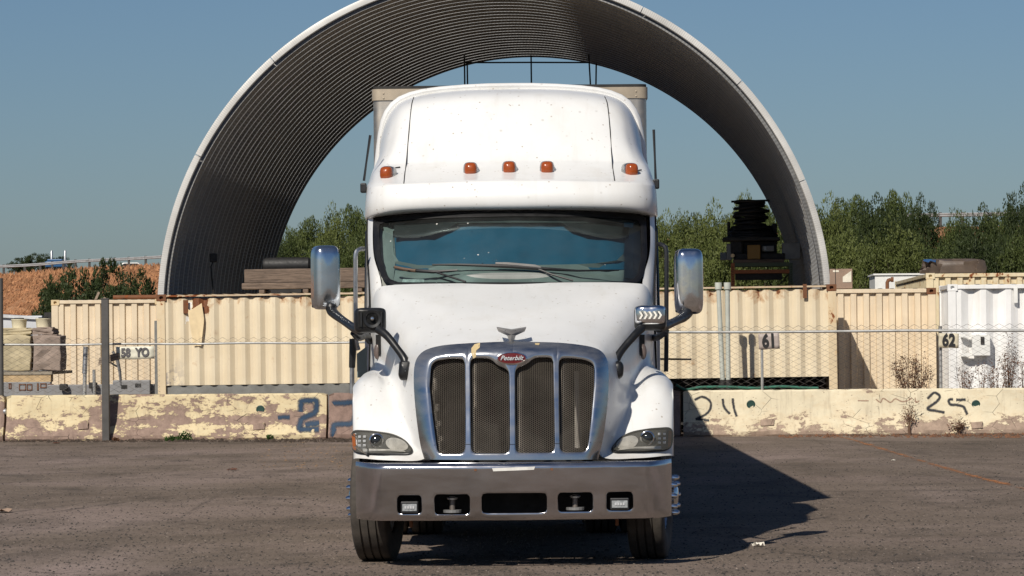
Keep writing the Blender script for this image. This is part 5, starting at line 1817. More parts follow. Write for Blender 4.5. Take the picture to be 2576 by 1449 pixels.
# badge
bc = gpt(Vector((1285.5, 901)), -0.012)
badge = MB()
el = lambda rx, rz, y, n=36: [(bc.x + rx * math.cos(2 * math.pi * i / n), bc.y + y + 0.1 * (rz * math.sin(2 * math.pi * i / n)), bc.z + rz * math.sin(2 * math.pi * i / n)) for i in range(n)]
badge.grid([el(0.119, 0.051, 0.03), el(0.118, 0.05, -0.004), el(0.108, 0.041, -0.008), el(0.105, 0.039, -0.002)], closed=True)
bo = badge.build('badge', chrome_n, truck, smooth=True)
bd = MB().grid([el(0.107, 0.041, -0.004), el(0.05, 0.02, -0.006)], closed=True)
bd.f.append(tuple(range(36, 72)))
bd.build('badge_field', plain('dark_red_enamel', (0.115, 0.008, 0.008), 0.3, 0, .2), bo)
me = text_mesh('Peterbilt', 0.050, shear=0.4, extrude=0.002, offset=0.0004, res=4)
link('badge_lettering', me, plain('silver_lettering', (0.72, 0.72, 0.72), 0.35, .3), bo, loc=(bc.x - .002, bc.y - .012, bc.z), rot=(R(84), 0, 0))
# winged ornament
orn = MB()
oc = tp(1285, 862, .50)
sc = 1 / 326
def op(px, py, Y): return tp(px, py, Y - .13)
OP = [(1248, 825), (1266, 828), (1285, 831), (1304, 828), (1322, 825), (1318, 834), (1296, 844), (1291, 858), (1285, 868), (1279, 858), (1274, 844), (1252, 834)]
OY = [.10, .05, .02, .05, .10, .10, .05, .03, .0, .03, .05, .10]
rows = [[op(x_, y_, .50 + e) for (x_, y_), e in zip(OP, OY)], [op(x_, y_ - 3, .62 + e) for (x_, y_), e in zip(OP, OY)]]
orn.grid(rows, closed=True)
n = len(OP)
orn.v.append(tuple(op(1285, 842, .47))); k_ = len(orn.v) - 1
orn.f += [(i, (i + 1) % n, k_) for i in range(n)]
orn.build('hood_ornament', plain('dull_pewter', (0.42, 0.39, 0.36), 0.35, .7), truck, smooth=True, angle=28)

# ---- inner structure that closes the front
MB().bb(-.66, .66, 1.0, 2.6, 0.62, 1.50).build('engine_block', dark_m, truck)
MB().bb(-1.08, 1.08, 0.80, 0.92, 0.60, 0.80).build('front_crossmember', dark_m, truck)
MB().bb(-1.05, 1.05, 2.3, 2.36, 0.9, 2.1).build('firewall', dark_m, truck)

# ---- windshield and its frame
def wy(px, py):
    v = (712 - py) / 172
    return 2.27 + 0.70 * v + 0.40 * (abs(px - 1283) / 345) ** 2.6
def wpt(px, py, e=0.0): return tp(px, py, wy(px, py) + e)
WO = roundpoly([(936, 546), (1100, 532), (1287, 527), (1475, 529), (1624, 540), (1627, 640), (1614, 714), (1287, 716), (962, 716), (940, 640)], [10, 0, 0, 0, 10, 0, 30, 0, 30, 0], 6)
WI = roundpoly([(951, 558), (1100, 548), (1287, 544), (1475, 545), (1609, 553), (1613, 640), (1600, 708), (1287, 710), (977, 710), (955, 640)], [16, 0, 0, 0, 16, 0, 28, 0, 28, 0], 6)
def dens(poly, m=2):
    out = []
    for i in range(len(poly)):
        a, b_ = poly[i], poly[(i + 1) % len(poly)]
        k = max(1, int((b_ - a).length / 22))
        out += [a + (b_ - a) * t / k for t in range(k)]
    return out
c = Vector((1283, 630))
ang = [-math.pi + 2 * math.pi * i / 160 for i in range(160)]
ro = [ray_poly(c, a, WO) for a in ang]; ri = [ray_poly(c, a, WI) for a in ang]
rows = [[wpt(p.x, p.y, .03) for p in ro], [wpt(p.x, p.y, -.012) for p in ro], [wpt(*(p + (q - p) * .5), -.018) for p, q in zip(ro, ri)], [wpt(p.x, p.y, -.006) for p in ri], [wpt(p.x, p.y, .03) for p in ri]]
ws = MB().grid(rows, closed=True).build('windshield_frame', plain('windshield_rubber', (.006, .006, .007), .5), truck, smooth=True, angle=40)
def mk_glass():
    m = Nodes('tinted_windshield_glass')
    tr_ = m.n('ShaderNodeBsdfTransparent'); tr_.inputs[0].default_value = (0.62, 0.74, 0.74, 1)
    gl = m.n('ShaderNodeBsdfGlossy'); gl.inputs['Roughness'].default_value = 0.02; gl.inputs['Color'].default_value = (0.8, 1.0, 1.0, 1)
    fr = m.n('ShaderNodeFresnel'); fr.inputs['IOR'].default_value = 1.52
    mx = m.n('ShaderNodeMixShader'); m.l(fr.outputs[0], mx.inputs[0]); m.l(tr_.outputs[0], mx.inputs[1]); m.l(gl.outputs[0], mx.inputs[2])
    # dust and bird lime specks
    v = m.coord('Object')
    ce = m.voro(v, 11)
    sp = m.math('MULTIPLY', m.ramp(ce, [(0.05, 1.0), (0.10, 0.0)]), m.ramp(m.noise(v, 6, 2, .6), [(0.56, 0), (0.6, 1)]))
    du = m.ramp(m.noise(v, 3, 5, .65), [(0.3, 0.008), (0.8, 0.03)])
    df = m.n('ShaderNodeBsdfDiffuse'); df.inputs[0].default_value = (0.75, 0.74, 0.7, 1)
    mx2 = m.n('ShaderNodeMixShader'); m.l(m.math('ADD', m.math('MULTIPLY', sp, .8), du, True), mx2.inputs[0]); m.l(mx.outputs[0], mx2.inputs[1]); m.l(df.outputs[0], mx2.inputs[2])
    m.l(mx2.outputs[0], m.out.inputs[0])
    return m.mat
glass = mk_glass()
rows = [[wpt(*(c + (p - c) * k), .004) for p in ri] for k in (1.0, .93, .85, .75, .6, .45, .3, .15)]
b = MB().grid(rows, closed=True)
b.v.append(tuple(wpt(c.x, c.y, .004))); i_ = len(b.v) - 1; n_ = len(ri); o_ = len(b.v) - 1 - n_
b.f += [(o_ + k, o_ + (k + 1) % n_, i_) for k in range(n_)]
b.front().build('windshield', glass, ws, smooth=True)
# interior
blue_c = plain('deep_blue_reflection', (0.004, 0.105, 0.19), 0.8, 0, .25, 2)
int_m = plain('grey_cab_trim', (0.30, 0.31, 0.29), 0.7, 0, .2, 3)
dash_m = plain('pale_grey_dash', (0.30, 0.315, 0.295), 0.6, 0, .25, 3)
intd = plain('dark_cab_trim', (0.012, 0.014, 0.015), 0.8)
cabin = MB().bb(-1.12, 1.12, 4.05, 4.1, 1.2, 2.86).bb(-1.15, -1.12, 3.45, 4.1, 1.2, 2.86).bb(1.12, 1.15, 3.45, 4.1, 1.2, 2.86).bb(-1.15, 1.15, 2.6, 4.1, 1.2, 1.22).bb(-1.1, 1.1, 3.35, 4.1, 2.87, 2.89).build('cabin_liner', intd, truck)
rows = []
for j in range(9):
    py = 556 + 122 * j / 8
    rows.append([tp(px, py, wy(px, py) + .17 + .005 * math.sin(px * .11)) for px in range(974, 1590, 12)])
MB().grid(rows).build('blue_reflection_panel', blue_c, truck, smooth=True)  # blue panel added for the sky colour reflected in the windshield
# pale trim panel with a rounded opening before the blue panel
PO = [Vector(p) for p in ((952, 552), (1287, 545), (1612, 550), (1612, 725), (1287, 728), (952, 728))]
PI = roundpoly([(986, 568), (1287, 562), (1570, 567), (1570, 655), (1480, 664), (1287, 668), (1080, 668), (988, 664)], [20, 0, 20, 34, 0, 0, 0, 40], 6)
cc_ = Vector((1283, 620))
an_ = [-math.pi + 2 * math.pi * i / 96 for i in range(96)]
def ty_(p): return wy(p.x, p.y) + .11
oo = [ray_poly(cc_, a, PO) for a in an_]; ii = [ray_poly(cc_, a, PI) for a in an_]
MB().grid([[tp(p.x, p.y, ty_(p)) for p in oo], [tp(*(p + (q - p) * .6), ty_(p)) for p, q in zip(oo, ii)], [tp(p.x, p.y, ty_(p) + .01) for p in ii], [tp(p.x, p.y, ty_(p) + .06) for p in ii]], closed=True).build('bunk_opening_trim', dash_m, truck, smooth=True)
for s in (-1, 1):
    pts = [(966, 705), (972, 650), (968, 600), (962, 566)]
    if s > 0: pts = [(1590, 700), (1592, 650), (1594, 600), (1596, 562)]
    rows = [[tp(px, py, wy(px, py) + .07), tp(px - s * 10, py, wy(px, py) + .08), tp(px - s * 22, py, wy(px, py) + .10)] for px, py in pts]
    MB().grid(rows).build('pillar_trim', int_m, truck, smooth=True)
    vp = [(990, 566), (1150, 560), (1128, 574), (1085, 592), (990, 598)] if s < 0 else [(1412, 560), (1580, 566), (1580, 600), (1470, 588), (1432, 574)]
    MB().prism([tp(x_, y_, wy(x_, y_) + .07) for x_, y_ in vp], (0, .02, 0)).build('sun_visor', intd, truck)
MB().grid([[tp(x_, 538, wy(x_, 540) + .05) for x_ in range(955, 1615, 32)], [tp(x_, 560, wy(x_, 560) + .09) for x_ in range(955, 1615, 32)]]).build('header_trim', plain('dark_header_trim', (.05, .058, .054), .7), truck, smooth=True)
# sticker, toll tag
MB().grid([[wpt(1012, 702, .02), wpt(1066, 703, .02)], [wpt(1010, 711, .02), wpt(1064, 711, .02)]], flip=True).build('inspection_sticker', plain('sticker_white', (.55, .58, .55), .5, 0, .5, 30), ws)
MB().grid([[wpt(1568, 560, .03), wpt(1592, 561, .03)], [wpt(1568, 571, .03), wpt(1590, 573, .03)]], flip=True).build('toll_tag', plain('pale_blue_tag', (.12, .40, .50), .4), ws)
# wipers
wip = MB().tube([wpt(*p, -.05) for p in ((1086, 666), (1150, 666), (1215, 668), (1285, 670), (1360, 676), (1450, 681), (1555, 680))], [.008, .012, .014, .02, .018, .010, .006], 6)
wo_ = wip.build('wiper_arm', blk, truck, smooth=True)
MB().tube([wpt(*p, -.06) for p in ((1245, 663), (1275, 665), (1345, 671), (1360, 674))], [.012, .02, .02, .012], 6).build('wiper_joint', plain('worn_grey_metal', (.16, .155, .15), .5, .3), wo_, smooth=True)
MB().tube([wpt(*p, -.05) for p in ((1345, 674), (1385, 690), (1440, 706))], .009, 6).build('wiper_link', blk, wo_, smooth=True)
wo_ = MB().tube([wpt(*p, -.045) for p in ((990, 672), (1030, 680), (1090, 684), (1150, 680))], [.01, .018, .016, .01], 6).build('wiper_arm', blk, truck, smooth=True)
MB().tube([wpt(*p, -.055) for p in ((992, 672), (1015, 677), (1045, 681))], .014, 6).build('wiper_joint', plain('rusty_wiper', (.14, .09, .06), .7), wo_, smooth=True)
MB().tube([wpt(*p, -.045) for p in ((1090, 683), (1130, 696), (1170, 709))], .009, 6).build('wiper_link', blk, wo_, smooth=True)

# ---- cab sides
SX = 1.225
def mir(p, s): return Vector((-s * p.x if s > 0 else p.x, p.y, p.z)) if s > 0 else p
left_rows = [
 [tp(937, 546, 3.36), tp(929, 546, 3.44), tp(922, 546, 3.58), Vector((-SX, 3.8, 2.80)), Vector((-SX, 4.1, 2.80))],
 [tp(936, 600, 3.14), tp(928, 600, 3.22), tp(921, 600, 3.36), Vector((-SX, 3.6, 2.60)), Vector((-SX, 4.1, 2.60))],
 [tp(940, 650, 2.93), tp(930, 652, 3.02), tp(922, 652, 3.16), Vector((-SX, 3.4, 2.41)), Vector((-SX, 4.1, 2.41))],
 [tp(958, 716, 2.66), tp(940, 716, 2.74), tp(926, 718, 2.92), Vector((-SX, 3.2, 2.19)), Vector((-SX, 4.1, 2.19))],
 [Vector((-1.10, 2.40, 1.95)), Vector((-1.15, 2.52, 1.93)), Vector((-1.19, 2.75, 1.92)), Vector((-SX, 3.1, 1.92)), Vector((-SX, 4.1, 1.92))],
 [Vector((-1.12, 2.38, 1.4)), Vector((-1.17, 2.5, 1.4)), Vector((-1.20, 2.75, 1.4)), Vector((-SX, 3.1, 1.4)), Vector((-SX, 4.1, 1.4))],
 [Vector((-1.12, 2.38, .8)), Vector((-1.17, 2.5, .8)), Vector((-1.20, 2.75, .8)), Vector((-SX, 3.1, .8)), Vector((-SX, 4.1, .8))]]
for s in (-1, 1):
    rows = [[Vector((p.x if s < 0 else -p.x, p.y, p.z)) for p in r] for r in left_rows]
    g = cr_grid(rows, 4, 3)
    MB().grid([[tuple(p) for p in r] for r in g], flip=(s > 0)).build('cab_side', paint, truck, smooth=True, angle=60)
    # door: a proud panel with window and seams
    X = s * (SX + .006)
    door = MB().bb(X - .012, X + .012, 2.98, 3.95, 1.02, 2.02).build('door', paint, truck, bevel=.02)
    b = MB()
    fr_ = [(3.18, 2.02), (3.52, 2.68), (3.95, 2.70), (3.95, 2.02)]
    pts = [(X, y, z) for y, z in fr_] + [(X, *fr_[0])]
    b.tube(pts, .022, 6)
    b.build('window_frame', blk, door)
    MB().prism([(X - .003, y, z) for y, z in fr_], (.006, 0, 0)).build('window_glass', glass, door)
    MB().bb(X - .02 + s * .02, X + .02 + s * .02, 3.7, 3.86, 1.62, 1.66).build('door_handle', chrome_n, door, bevel=.008)
    # dark vertical seam and rubber gutter behind the windshield corner
    pts = [tp(925, 548, 3.52), tp(924, 600, 3.30), tp(925, 650, 3.10), tp(929, 716, 2.87)]
    pts = [Vector((p.x if s < 0 else -p.x, p.y, p.z)) + Vector((s * .004, -.01, 0)) for p in pts]
    pts += [Vector((s * 1.185, 2.62, 1.9)), Vector((s * 1.195, 2.66, 1.4))]
    MB().tube(cr_line(pts, 5), .009, 6).build('door_seam', blk_gap, truck, smooth=True)
    # oval turn lamp in a dark recess on the cowl side
    px = 953 if s < 0 else 1614
    q = nearest_pt(px, 885, .012)
    MB().lathe([(0, 0), (.05, 0), (.055, -.006), (.05, -.016), (.03, -.024), (0, -.026)], 20, Matrix.Rotation(R(90), 4, 'Z') @ Matrix.Diagonal((1, .5, 1.15, 1))).build('side_lamp', plain('smoked_lamp', (.13, .10, .09), .3), truck, loc=q, smooth=True, rot=(0, 0, R(s * 25)))
    rows = [[nearest_pt(px + s * k, y_, .006) for k in (-6, 6)] for y_ in (842, 855, 868, 880, 895)]
    MB().grid(rows, flip=True).build('cowl_vent', blk_gap, truck)

# ---- brow and roof fairing
FA = [
 [(1287, 540, 3.30), (1165, 541, 3.31), (1060, 543, 3.34), (992, 546, 3.42), (950, 550, 3.52), (930, 553, 3.62), (922, 555, 3.9)],
 [(1287, 527, 2.98), (1165, 528, 2.99), (1060, 531, 3.03), (992, 536, 3.10), (950, 543, 3.20), (926, 549, 3.38), (919, 552, 3.8)],
 [(1287, 518, 2.90), (1165, 519, 2.91), (1060, 522, 2.95), (990, 526, 3.02), (945, 533, 3.14), (923, 540, 3.34), (917, 545, 3.8)],
 [(1287, 490, 2.89), (1165, 491, 2.90), (1060, 494, 2.94), (990, 498, 3.01), (944, 504, 3.13), (922, 510, 3.33), (918, 514, 3.8)],
 [(1287, 462, 2.94), (1165, 464, 2.95), (1060, 468, 2.99), (990, 471, 3.05), (948, 474, 3.16), (926, 478, 3.35), (920, 480, 3.8)],
 [(1287, 453, 2.98), (1165, 455, 2.99), (1060, 459, 3.03), (990, 463, 3.08), (952, 465, 3.19), (930, 467, 3.38), (922, 467, 3.8)],
 [(1287, 447, 3.09), (1165, 449, 3.10), (1060, 453, 3.13), (990, 457, 3.17), (954, 456, 3.27), (935, 457, 3.44), (927, 457, 3.83)],
 [(1287, 430, 3.38), (1165, 432, 3.38), (1060, 436, 3.41), (990, 439, 3.44), (958, 438, 3.50), (941, 438, 3.62), (933, 438, 3.95)],
 [(1287, 412, 3.64), (1165, 413, 3.64), (1060, 417, 3.66), (992, 420, 3.68), (963, 421, 3.73), (947, 422, 3.84), (939, 423, 4.1)],
 [(1287, 396, 3.74), (1165, 397, 3.74), (1060, 401, 3.76), (994, 404, 3.79), (968, 406, 3.85), (953, 408, 3.98), (946, 409, 4.25)],
 [(1287, 335, 3.88), (1165, 336, 3.89), (1065, 340, 3.92), (1006, 348, 3.97), (980, 362, 4.05), (963, 378, 4.16), (953, 390, 4.38)],
 [(1287, 272, 4.04), (1165, 274, 4.05), (1068, 281, 4.09), (1014, 293, 4.14), (986, 314, 4.21), (968, 343, 4.30), (956, 368, 4.48)],
 [(1287, 240, 4.20), (1165, 243, 4.21), (1070, 252, 4.25), (1017, 266, 4.30), (988, 290, 4.37), (969, 324, 4.44), (957, 356, 4.58)],
 [(1287, 226, 4.50), (1165, 229, 4.51), (1070, 239, 4.54), (1016, 254, 4.58), (986, 278, 4.62), (967, 314, 4.66), (956, 350, 4.74)],
 [(1287, 224, 4.82), (1165, 227, 4.82), (1070, 237, 4.82), (1016, 252, 4.83), (986, 276, 4.83), (967, 312, 4.84), (956, 348, 4.85)],
]
rows_half = []
for r in FA:
    rr_ = []
    for p in r:
        q = tp(*p); q.x = -q.x; rr_.append(q)
    rows_half.append(rr_)
full = mirror_rows(rows_half)
Fg = cr_grid(full, 5, 6)
fair = MB().grid([[tuple(p) for p in r] for r in Fg], flip=True).build('roof_fairing', paint, truck, smooth=True, angle=70)
fair_bvh = bvh_of(fair)
def fairpt(px, py, off=.004):
    q = on_surface(fair_bvh, px, py, off)
    return None if q is None else q - ROOT
for pts in ([(1041, 246), (1036, 264), (1030, 320), (1025, 380), (1021, 420), (1018, 440), (1016, 462)], [(1521, 244), (1528, 264), (1534, 320), (1538, 380), (1541, 420), (1544, 440), (1546, 455)]):
    q = [fairpt(x, y, .003) for x, y in pts]
    q = [p for p in q if p]
    MB().tube(cr_line(q, 5), .0042, 5).build('panel_seam', blk_gap, fair)
# marker lamps
amb = Nodes('amber_marker_lens')
amb.set(color=(0.34, 0.075, 0.012), rough=0.22, coat=0.5)
amb_in = plain('amber_marker_core', (0.30, 0.06, 0.012), 0.25)
base_m = plain('marker_base_chrome', (0.5, 0.5, 0.5), .25, .9)
for k, (px, py) in enumerate(((979, 440), (1184, 430), (1281, 427), (1376, 427), (1582, 432))):
    q = fairpt(px, py, .0)
    def sq(pr, mat, nm, par, loc, rz):
        rows = []
        for r_, y_ in pr:
            rows.append([(r_ * math.copysign(abs(math.cos(t)) ** .62, math.cos(t)), y_, 1.12 * r_ * math.copysign(abs(math.sin(t)) ** .62, math.sin(t))) for t in [2 * math.pi * i / 28 for i in range(28)]])
        b_ = MB().grid(rows, closed=True)
        b_.f.append(tuple(len(b_.v) - 28 + i for i in range(28)))
        return b_.build(nm, mat, par, loc=loc, smooth=True, rot=(0, 0, rz), angle=50)
    rz = (-.35, 0, 0, 0, .35)[k]
    mk = sq([(.062, .14 if 0 < k < 4 else .02), (.062, -.045), (.057, -.056), (.05, -.056)], base_m, 'marker_lamp', truck, q + Vector((0, -.005, .004)), rz)
    sq([(.053, -.05), (.052, -.08), (.043, -.104), (.025, -.118), (.006, -.121)], amb_in, 'marker_lens', mk, (0, 0, .006), 0)
# small plug and scuffs on the brow
for px, py in ((1000, 423), (1607, 430)):
    q = fairpt(px, py, .006)
    if q: MB().box((0, 0, 0), (.05, .012, .012)).build('clip', dark_m, fair, loc=q, rot=(0, R(-8), 0), bevel=.004)

# ---- sleeper body
OUTL = [(1287, 213), (1225, 214), (1165, 217), (1105, 222), (1062, 228), (1030, 236), (1004, 247), (984, 262), (969, 282), (959, 306), (952, 340), (947, 380), (944, 410), (941, 440), (939, 470)]
pl = []
for p in OUTL:
    q = tp(p[0], p[1], 5.0); pl.append((q.x, q.z))
pl += [(-1.245, 2.9), (-1.25, 2.6), (-1.25, 1.6), (-1.25, 0.75)]
ring = [(-x, z) for x, z in reversed(pl[1:])] + pl
ring = [(x, z) for x, z in ring]
rows = []
for Y, k in ((4.83, -.16), (4.80, -.05), (4.78, -.022), (4.80, 0.0), (4.86, .006), (5.6, .006), (6.12, 0.0), (6.16, -.03)):
    rows.append([(x * (1 + k / 1.25), Y, z + (k if z > 3 else 0)) for x, z in ring])
sl = MB().grid(rows, flip=True)
sl.f.append(tuple(7 * len(ring) + i for i in range(len(ring))))
sl.build('sleeper_body', paint, truck, smooth=True, angle=50)
# lower sleeper sides forward to the cab
for s in (-1, 1):
    MB().grid([[(s * 1.225, 4.05, 2.86), (s * 1.246, 4.82, 2.98)], [(s * 1.228, 4.05, 1.6), (s * 1.25, 4.82, 1.6)], [(s * 1.225, 4.05, .75), (s * 1.25, 4.82, .75)]], flip=(s < 0)).build('sleeper_side', paint, truck, smooth=True)
    edge = [Vector(r[0 if s < 0 else -1]) for r in Fg]
    MB().grid([[p, Vector((p.x + s * .004, 4.4, p.z)) if p.y < 4.3 else p + Vector((0, .04, 0)), Vector((s * max(abs(p.x), 1.18 if p.z < 3.6 else abs(p.x)), 4.90, p.z))] for p in edge], flip=(s < 0)).build('fairing_side', paint, truck, smooth=True)
    # fuel tank, steps, side skirt
    MB().lathe([(0, 0), (.29, 0), (.31, .03), (.31, 1.3), (.29, 1.33), (0, 1.33)], 24, Matrix.Rotation(R(90), 4, 'Z')).build('fuel_tank', alu, truck, loc=(s * .93, 2.9, .72), smooth=True)
    for z_ in (.45, .78):
        MB().bb(s * 1.05, s * 1.23, 3.0, 3.5, z_, z_ + .03).build('step', alu, truck)
# antennas
for s, b0, pts in ((-1, (913, 473), [(914, 455), (920, 410), (930, 340)]), (1, (1649, 463), [(1648, 450), (1646, 400), (1643, 326)])):
    an = MB().box((0, 0, 0), (.055, .06, .085)).build('antenna_base', blk, truck, loc=tp(b0[0], b0[1], 3.7), bevel=.012)
    base_l = an.location.copy()
    MB().tube([tp(x, y, 3.7) - base_l for x, y in pts], [.011, .009, .012], 6).build('antenna_rod', blk, an, smooth=True)

# ---- bumper: curved plate with five openings
BXW = 1.222
def by(x):
    a = abs(x)
    y = 0.10 * (a / 1.0) ** 2
    if a > 0.98:
        t = (a - .98) / (BXW - .98)
        y += 0.34 * t ** 2.4
    return y
def bz(v):                                     # v 0 bottom .. 1 top
    return 0.383 + 0.425 * v
def bpt(x, z, e=0.0):
    v = (z - .383) / .425
    bulge = 0.012 * (1 - (2 * v - 1) ** 2)
    roll = 0.03 * max(0, (v - .93) / .07) ** 2 + 0.02 * max(0, (.05 - v) / .05) ** 2
    return Vector((x, by(x) - bulge + roll + e + .085 * (1 - v), z))
def bx(px): return (px - 1287) / (F / TD)
def bzz(py): return 1.8 + (838 - py) / (F / TD)
BH = [(993, 1054, 1245, 1292), (1087, 1176, 1243, 1294), (1206, 1370, 1241, 1292), (1398, 1486, 1241, 1290), (1521, 1587, 1241, 1288)]
bump_ = MB()
zlo, zhi = bz(0), bz(1)
xs_cut = []
cells = []
for (a, b_, t, u) in BH:
    a, b_, t, u = bx(a), bx(b_), bzz(t), bzz(u)
    cells.append((a - .035, b_ + .035, a, b_, u, t))
def strip(x0, x1, z0, z1, nx, nz):
    bump_.grid([[bpt(x0 + (x1 - x0) * i / nx, z0 + (z1 - z0) * j / nz) for i in range(nx + 1)] for j in range(nz + 1)])
prev = -BXW
zm = cells[2][5] + .03
for (x0, x1, a, b_, u, t) in cells:
    n = max(2, int(abs(x0 - prev) / .03))
    strip(prev, x0, zlo, zm, n, 8)
    cc = Vector(((a + b_) / 2, (u + t) / 2))
    hp = roundpoly([(a, u), (b_, u), (b_, t), (a, t)], .03, 5)
    ce = [Vector((x0, zlo)), Vector((x1, zlo)), Vector((x1, zm)), Vector((x0, zm))]
    ang = sorted(set([round(math.atan2((p - cc).y, (p - cc).x), 5) for p in ce] + [round(-math.pi + 2 * math.pi * i / 64, 5) for i in range(64)]))
    ro = [ray_poly(cc, q, ce) for q in ang]; ri = [ray_poly(cc, q, hp) for q in ang]
    rows = [[bpt(p.x, p.y, .035) for p in ri], [bpt(p.x, p.y, .006) for p in ri], [bpt(*(p + (q - p) * .15)) for p, q in zip(ri, ro)], [bpt(*(p + (q - p) * .55)) for p, q in zip(ri, ro)], [bpt(p.x, p.y) for p in ro]]
    bump_.grid(rows, closed=True)
    prev = x1
strip(prev, BXW, zlo, zm, 24, 8)
nx = 120
strip(-BXW, BXW, zm, zhi, nx, 14)
# rolled lips
bump_.grid([[bpt(-BXW + 2 * BXW * i / nx, zhi) for i in range(nx + 1)], [bpt(-BXW + 2 * BXW * i / nx, zhi) + Vector((0, .02, .008)) for i in range(nx + 1)], [bpt(-BXW + 2 * BXW * i / nx, zhi) + Vector((0, .10, .006)) for i in range(nx + 1)]])
bump_.grid([[bpt(-BXW + 2 * BXW * i / nx, zlo) + Vector((0, .09, -.01)) for i in range(nx + 1)], [bpt(-BXW + 2 * BXW * i / nx, zlo) + Vector((0, .015, -.012)) for i in range(nx + 1)], [bpt(-BXW + 2 * BXW * i / nx, zlo) for i in range(nx + 1)]])
bumper = bump_.build('bumper', chrome_b, truck, smooth=True, angle=50)
for k, (x0, x1, a, b_, u, t) in enumerate(cells):
    cc = ((a + b_) / 2, by((a + b_) / 2))
    MB().bb(a - .02, b_ + .02, cc[1] + .30, cc[1] + .31, u - .02, t + .02).build('opening_back', blk_gap, bumper)
    if k in (0, 4):
        w_ = (b_ - a) * .72
        lb = MB().bb(cc[0] - w_ / 2, cc[0] + w_ / 2, cc[1] + .05, cc[1] + .12, u + .004, u + .095).build('fog_lamp', plain('fog_lamp_body', (.04, .04, .042), .4, .5), bumper, bevel=.008)
        MB().bb(cc[0] - w_ / 2 + .012, cc[0] + w_ / 2 - .012, cc[1] + .043, cc[1] + .05, u + .022, u + .076).build('fog_lens', plain('pale_lamp_glass', (.42, .44, .45), .25, .3, .4, 40), lb)
        for i in range(4):
            MB().box((cc[0] - .03 + .02 * i, cc[1] + .04, u + .05), (.014, .006, .02)).build('led', led_m, lb)
    if k in (1, 3):
        pn = MB().tube([(cc[0], cc[1] + .16, u + .02), (cc[0], cc[1] + .16, t - .02)], .022, 12).build('tow_pin', plain('dull_pin_steel', (.22, .19, .17), .5, .6), bumper, smooth=True)
        MB().lathe([(0, 0), (.07, 0), (.07, .02), (0, .02)], 16, Matrix.Rotation(R(-90), 4, 'Y')).build('pin_plate', plain('grey_pin_plate', (.2, .2, .2), .6, .3), pn, loc=(cc[0], cc[1] + .14, u + .012))
        MB().lathe([(0, 0), (.035, 0), (.045, .012), (.03, .02), (0, .02)], 16, Matrix.Rotation(R(-90), 4, 'Y')).build('pin_head', alu, pn, loc=(cc[0], cc[1] + .16, t - .045))
# tape strip, plate bolts
q0, q1 = bpt(bx(1236), bzz(1181), -.003), bpt(bx(1338), bzz(1178), -.003)
MB().prism([(q0.x, q0.y, q0.z - .012), (q1.x, q1.y, q1.z - .012), (q1.x + .01, q1.y, q1.z + .012), (q0.x - .01, q0.y, q0.z + .012)], (0, -.003, 0)).build('tape_strip', plain('white_tape', (.75, .74, .70), .5, 0, .2, 12), bumper)
for px in (1191, 1383):
    q = bpt(bx(px), bzz(1181), -.004)
    MB().box((0, 0, 0), (.018, .006, .018)).build('plate_bolt', rust_m, bumper, loc=q)

# ---- wheels
def tyre_profile(R_, w):
    h = w / 2
    p = [(R_ * .56, -h * .80), (R_ * .62, -h * .93), (R_ * .78, -h), (R_ * .92, -h * .96), (R_ * .975, -h * .88)]
    for x in (-.80, -.42, 0.0, .42, .80):
        g = .055
        if abs(x) < .79:
            p += [(R_ - .002, h * (x - g)), (R_ - .016, h * (x - g * .8)), (R_ - .016, h * (x + g * .8)), (R_ - .002, h * (x + g))]
        else:
            p += [(R_ - .006, h * x)]
    p += [(R_ * .975, h * .88), (R_ * .92, h * .96), (R_ * .78, h), (R_ * .62, h * .93), (R_ * .56, h * .80)]
    return p
TR_, TW = 0.505, 0.30
tyre_me = MB().lathe(tyre_profile(TR_, TW), 56, close=True)
def make_wheel(parent, loc, rz, s, name='wheel', lug=True):
    w_ = empty(name, loc); w_.parent = parent; w_.rotation_euler = (0, 0, rz)
    global tyre_data
    if 'tyre_data' not in globals():
        o = tyre_me.build('tyre', rubber, w_, smooth=True, angle=40); tyre_data = o.data
    else:
        o = bpy.data.objects.new('tyre', tyre_data); col.objects.link(o); o.parent = w_
    MB().lathe([(.0, s * .10), (.12, s * .10), (.13, s * .155), (.17, s * .155), (.20, s * .06), (.25, s * .05), (.285, s * .12), (.29, -s * .1), (.0, -s * .1)], 28).build('rim', alu, w_, smooth=True, angle=35)
    if lug:
        for k in range(10):
            a = 2 * math.pi * k / 10
            MB().lathe([(.0, .0), (.022, 0), (.022, .05), (.012, .068), (0, .07)], 8, Matrix.Rotation(0 if s > 0 else R(180), 4, 'Z')).build('lug_nut', chrome_n, w_, loc=(s * .165, .145 * math.cos(a), .145 * math.sin(a)), smooth=True)
        MB().lathe([(.0, .0), (.09, 0), (.09, .05), (.06, .075), (0, .08)], 20, Matrix.Rotation(0 if s > 0 else R(180), 4, 'Z')).build('hub_cap', chrome_n, w_, loc=(s * .15, 0, 0), smooth=True)
    return w_
STEER = R(-7.5)
for s in (-1, 1):
    make_wheel(truck, (s * 1.082, 1.32, TR_ - .004), STEER, s)
    for Y in (5.2, 6.55):
        for x_ in (.78, 1.10):
            make_wheel(truck, (s * x_, Y, TR_ - .004), 0, s, lug=False)
    MB().bb(s * .36 - .05, s * .36 + .05, .5, 7.4, .62, .88).build('frame_rail', dark_m, truck)
    MB().tube([(s * .5, 1.15, .5), (s * .5, 1.32, .52), (s * .55, 1.9, .7)], .04, 8).build('leaf_spring', dark_m, truck)
    MB().tube([(s * .80, .62, .37), (s * .80, .64, .30)], .014, 6).build('air_line', rust_m, truck)
MB().tube([(-.95, 1.32, .5), (-.6, 1.32, .42), (.6, 1.32, .42), (.95, 1.32, .5)], .06, 8).build('front_axle', dark_m, truck, smooth=True)
